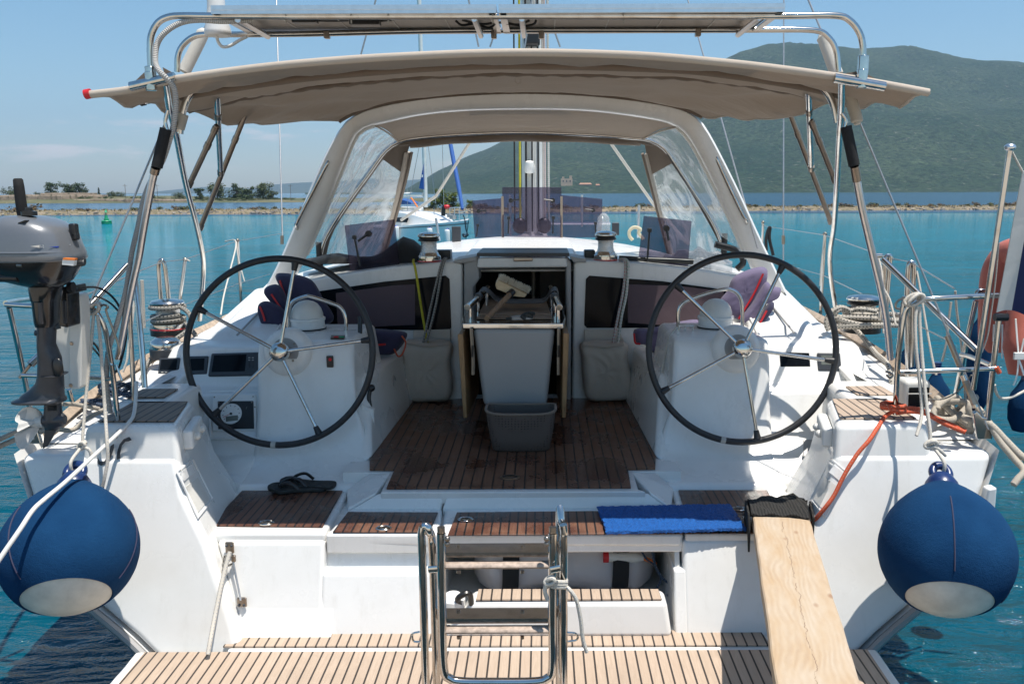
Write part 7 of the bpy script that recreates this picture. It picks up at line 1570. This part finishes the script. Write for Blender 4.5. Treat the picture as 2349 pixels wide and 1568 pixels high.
rope(path(c8, [(955, 200, 3.365), (935, 300, 3.345), (915, 380, 3.32)], 3.3), .006, 'rope_grey', 'thin grey lashing beside the white line on the port stern face', 5, 8)
# lashing on the ladder
rope([U(1278 + 21 * math.cos(a), 1334 + 3.2 * a * .3 - 5, 2.49 + .022 * math.sin(a)) for a in [k * .4 for k in range(48)]] + path(ID, [(1305, 1350), (1322, 1375), (1332, 1420), (1337, 1465), (1346, 1495)], 2.47), .0062, 'rope_white', 'white rope lashing round the ladder tubes with a frayed tail', 5, 8)
rope(path(ID, [(1268, 1338), (1254, 1340), (1250, 1355), (1256, 1375)], 2.46), .0065, 'rope_white', 'short end of the ladder lashing hanging on its left', 5, 8)
rope(knot(U(1262, 1332, 2.455), .012, 14, '', '', 5), .006, 'rope_white', 'small knot of the ladder lashing', 5, 8)
rope(path(c2, [(2040, 1566), (2020, 1540), (2020, 1505), (2050, 1482), (2090, 1495), (2080, 1520), (2110, 1560)], 7.2), .014, 'rope_cream', 'cream rope loop hanging on the guard rail beyond the right winch')
# ---- anchored yacht beyond the bow
D0 = 36.0
def cd(x, y, d=D0): return U(*cD(x, y), d)
fy = thing('sailboat', 'white sailboat at anchor beyond the bow, with blue furled headsail', 'sailboat', V((cd(1150, 1350).x, D0, 0)))
B_ = cd(1618, 1085, 33.2); S_ = cd(620, 1085, 39.5); axd = V((B_.x - S_.x, B_.y - S_.y, 0)); Lb = axd.length; axd.normalize(); sdv = V((axd.y, -axd.x, 0))
def fp(f, s, z): p = V((S_.x, S_.y, 0)) + axd * (Lb * f); return V((p.x, p.y, z)) + sdv * s
rows = []
for i in range(21):
    f = i / 20; bw = 1.45 * min(1, (.62 + .9 * f)) * (1 - smoothstep(.45, 1.0, f) ** 1.3) + .02; sh = .66 + .42 * f ** 2; rk = .05 * f
    rows.append([fp(f + rk * (z - .0), s * bw * q, z * sh if z > 0 else z) for s, q, z in ((-1, .94, 1), (-1, .975, .75), (-1, 1, .4), (-1, 1, .0), (-1, .6, -.25), (0, 0, -.3), (1, .6, -.25), (1, 1, 0), (1, 1, .4), (1, .975, .75), (1, .94, 1))])  # sides lean inward towards the deck, shaped to catch sunlight
m = MB().grid(rows); m.face(range(11)); m.build('hull', 'gel', fy, smooth=60)
MB().grid([[r[0], (r[0] + r[-1]) / 2 + V((0, 0, .05)), r[-1]] for r in rows]).build('deck', 'gel', fy)
for s in (0, 10): MB().tube([r[s].lerp(r[s + (1 if s == 0 else -1)], .45) + sdv * (-.012 if s == 0 else .012) for r in rows], .018, 5).build('hull_stripe', 'motordark', fy)
rows = [[fp(f, -w_, .66), fp(f, -w_ * .85, h), fp(f, 0, h + .08), fp(f, w_ * .85, h), fp(f, w_, .66)] for f, w_, h in ((.28, 1.05, 1.15), (.3, 1.05, 1.30), (.5, 1.0, 1.28), (.62, .85, 1.2), (.75, .55, 1.02), (.84, .3, .90))]
m = MB().grid(rows); m.face(range(5)); m.build('cabin', 'gel', fy, smooth=40)
for f0, f1 in ((.34, .42), (.45, .52), (.54, .59)): MB().hexa([fp(f0, .97, .92), fp(f1, .93, .92), fp(f1, .86, 1.10), fp(f0, .90, 1.10)], [fp(f0, 1.04, .92), fp(f1, 1.0, .92), fp(f1, .94, 1.10), fp(f0, .97, 1.10)]).build('cabin_window', 'screen', fy, smooth=0)
mb_ = cd(1140, 1010, 36.2); MB().tube([V((mb_.x, mb_.y, 1.5)), V((mb_.x - .1, mb_.y, 15))], .085, 10).build('mast', 'mastalu', fy)
MB().tube([V((mb_.x - .1, mb_.y, cd(1100, 790, 36.2).z)), cd(560, 785, 38.5)], .09, 10).build('boom', 'mastalu', fy)
MB().prism([cd(1105, 400, 36.05), cd(1062, 640, 36.1), cd(1048, 712, 36.1), cd(1112, 725, 36.05)], (0, .12, 0)).build('sail_cover', 'sailblue', fy, bevel=.02)
MB().prism([p - V((0, .01, 0)) for p in [cd(1085, 540, 36.05), cd(1100, 540, 36.05), cd(1098, 572, 36.05), cd(1082, 572, 36.05)]], (0, .01, 0)).build('cover_patch', 'whitepl', fy)
MB().tube([cd(1600, 975, 33.4), cd(1545, 660, 34.1), cd(1480, 330, 34.9), cd(1330, -480, 36)], lambda t: .06 + .03 * math.sin(math.pi * t), 10).build('furled_sail', 'sailblue', fy)
for a, b in (((905, 1000, 37), (880, 0, 37)), ((920, 880, 36.5), (1075, 60, 36.3)), ((1260, 880, 36), (1150, 60, 36.2)), ((1365, 1000, 35.8), (1340, -100, 36)), ((1260, 900, 35.9), (1170, 200, 36.1))): MB().tube([cd(*a), cd(*b)], .012, 5).build('stay_wire', 'wire', fy)
q = [cd(750, 845, 38.5), cd(800, 842, 38.2), cd(950, 890, 37.6), cd(952, 915, 37.6), cd(770, 915, 38.4)]; MB().prism(q, (.1, 1.6, .0)).build('bimini', 'sailblue', fy, bevel=.03)
MB().tube([cd(835, 985, 38), cd(835, 955, 38), cd(1060, 960, 37), cd(1060, 1000, 37)], .05, 8).build('sprayhood', 'whitepl', fy); MB().hexa([cd(830, 965, 38), cd(1060, 970, 37), cd(1060, 1015, 37), cd(830, 1010, 38)], [p + V((0, 1.2, .05)) for p in (cd(830, 965, 38), cd(1060, 970, 37), cd(1060, 1015, 37), cd(830, 1010, 38))]).build('sprayhood', 'gel', fy, bevel=.05)
for k, (x, y0, y1) in enumerate(((1170, 1160, 1262), (1385, 1115, 1270), (1512, 1130, 1215))):
    f_ = (.60, .80, .90)[k]; hw_ = 1.45 * (1 - smoothstep(.45, 1.0, f_) ** 1.3) + .16; b = fp(f_, hw_, .22 - .04 * k); a = b + V((0, 0, .56)); MB().tube(cr([a, a.lerp(b, .12), a.lerp(b, .88), b], 4), lambda t: .03 + .10 * math.sin(math.pi * min(1, max(0, t * .94 + .03))) ** .5, 12).build('boat_fender', 'whitepl', fy); MB().lathe([(.03, 0), (.09, -.08), (0, -.08)], a + V((0, 0, .03)), seg=10).build('fender_cap', 'bluegl', fy)
for x in (1010, 1240, 1440, 1500, 1560): MB().tube([cd(x, 1110 if x > 1300 else 1050, 34.8), cd(x, 960, 34.8)], .015, 5).build('stanchion', 'alu', fy)
MB().tube([cd(1440, 960, 34.2), cd(1520, 950, 33.8), cd(1640, 965, 33.2), cd(1660, 990, 33.1), cd(1600, 1010, 33.2), cd(1550, 1015, 33.5)], .015, 5).build('pulpit', 'alu', fy)
tb([cd(1605, 1050, 33), cd(1625, 1090, 33), cd(1640, 1220, 33), cd(1665, 1290, 33)], .022, 4, 6).build('anchor_chain', 'motordark', fy)
tb([cd(1605, 1285, 33), cd(1620, 1318, 33), cd(1650, 1312, 33), cd(1672, 1290, 33)], .05, 4, 6).build('anchor', 'motordark', fy)
tb([cd(1355, 1060, 34.5), cd(1360, 960, 34.5), cd(1375, 940, 34.5)], .09, 3, 6).build('dark_gear', 'black', fy); MB().ball(cd(1400, 945, 34.5), .12, sc=(1.2, 1, .7)).build('red_buoy', 'red', fy); tb([cd(1440, 1080, 34), cd(1445, 1040, 34)], .12, 0, 8).build('deck_bag', 'gelgrey', fy)
tb([cd(1480, 1050, 33.8), cd(1480, 1100, 33.8)], .14, 0, 8).build('deck_bag', 'gelgrey', fy); MB().ball(cd(730, 1065, 38), .35, sc=(1, 1, .6)).build('yellow_cover', 'yellow', fy); tb([cd(950, 830, 37.4), cd(1040, 960, 37.0)], .03, 0, 6).build('oar', 'orange', fy)
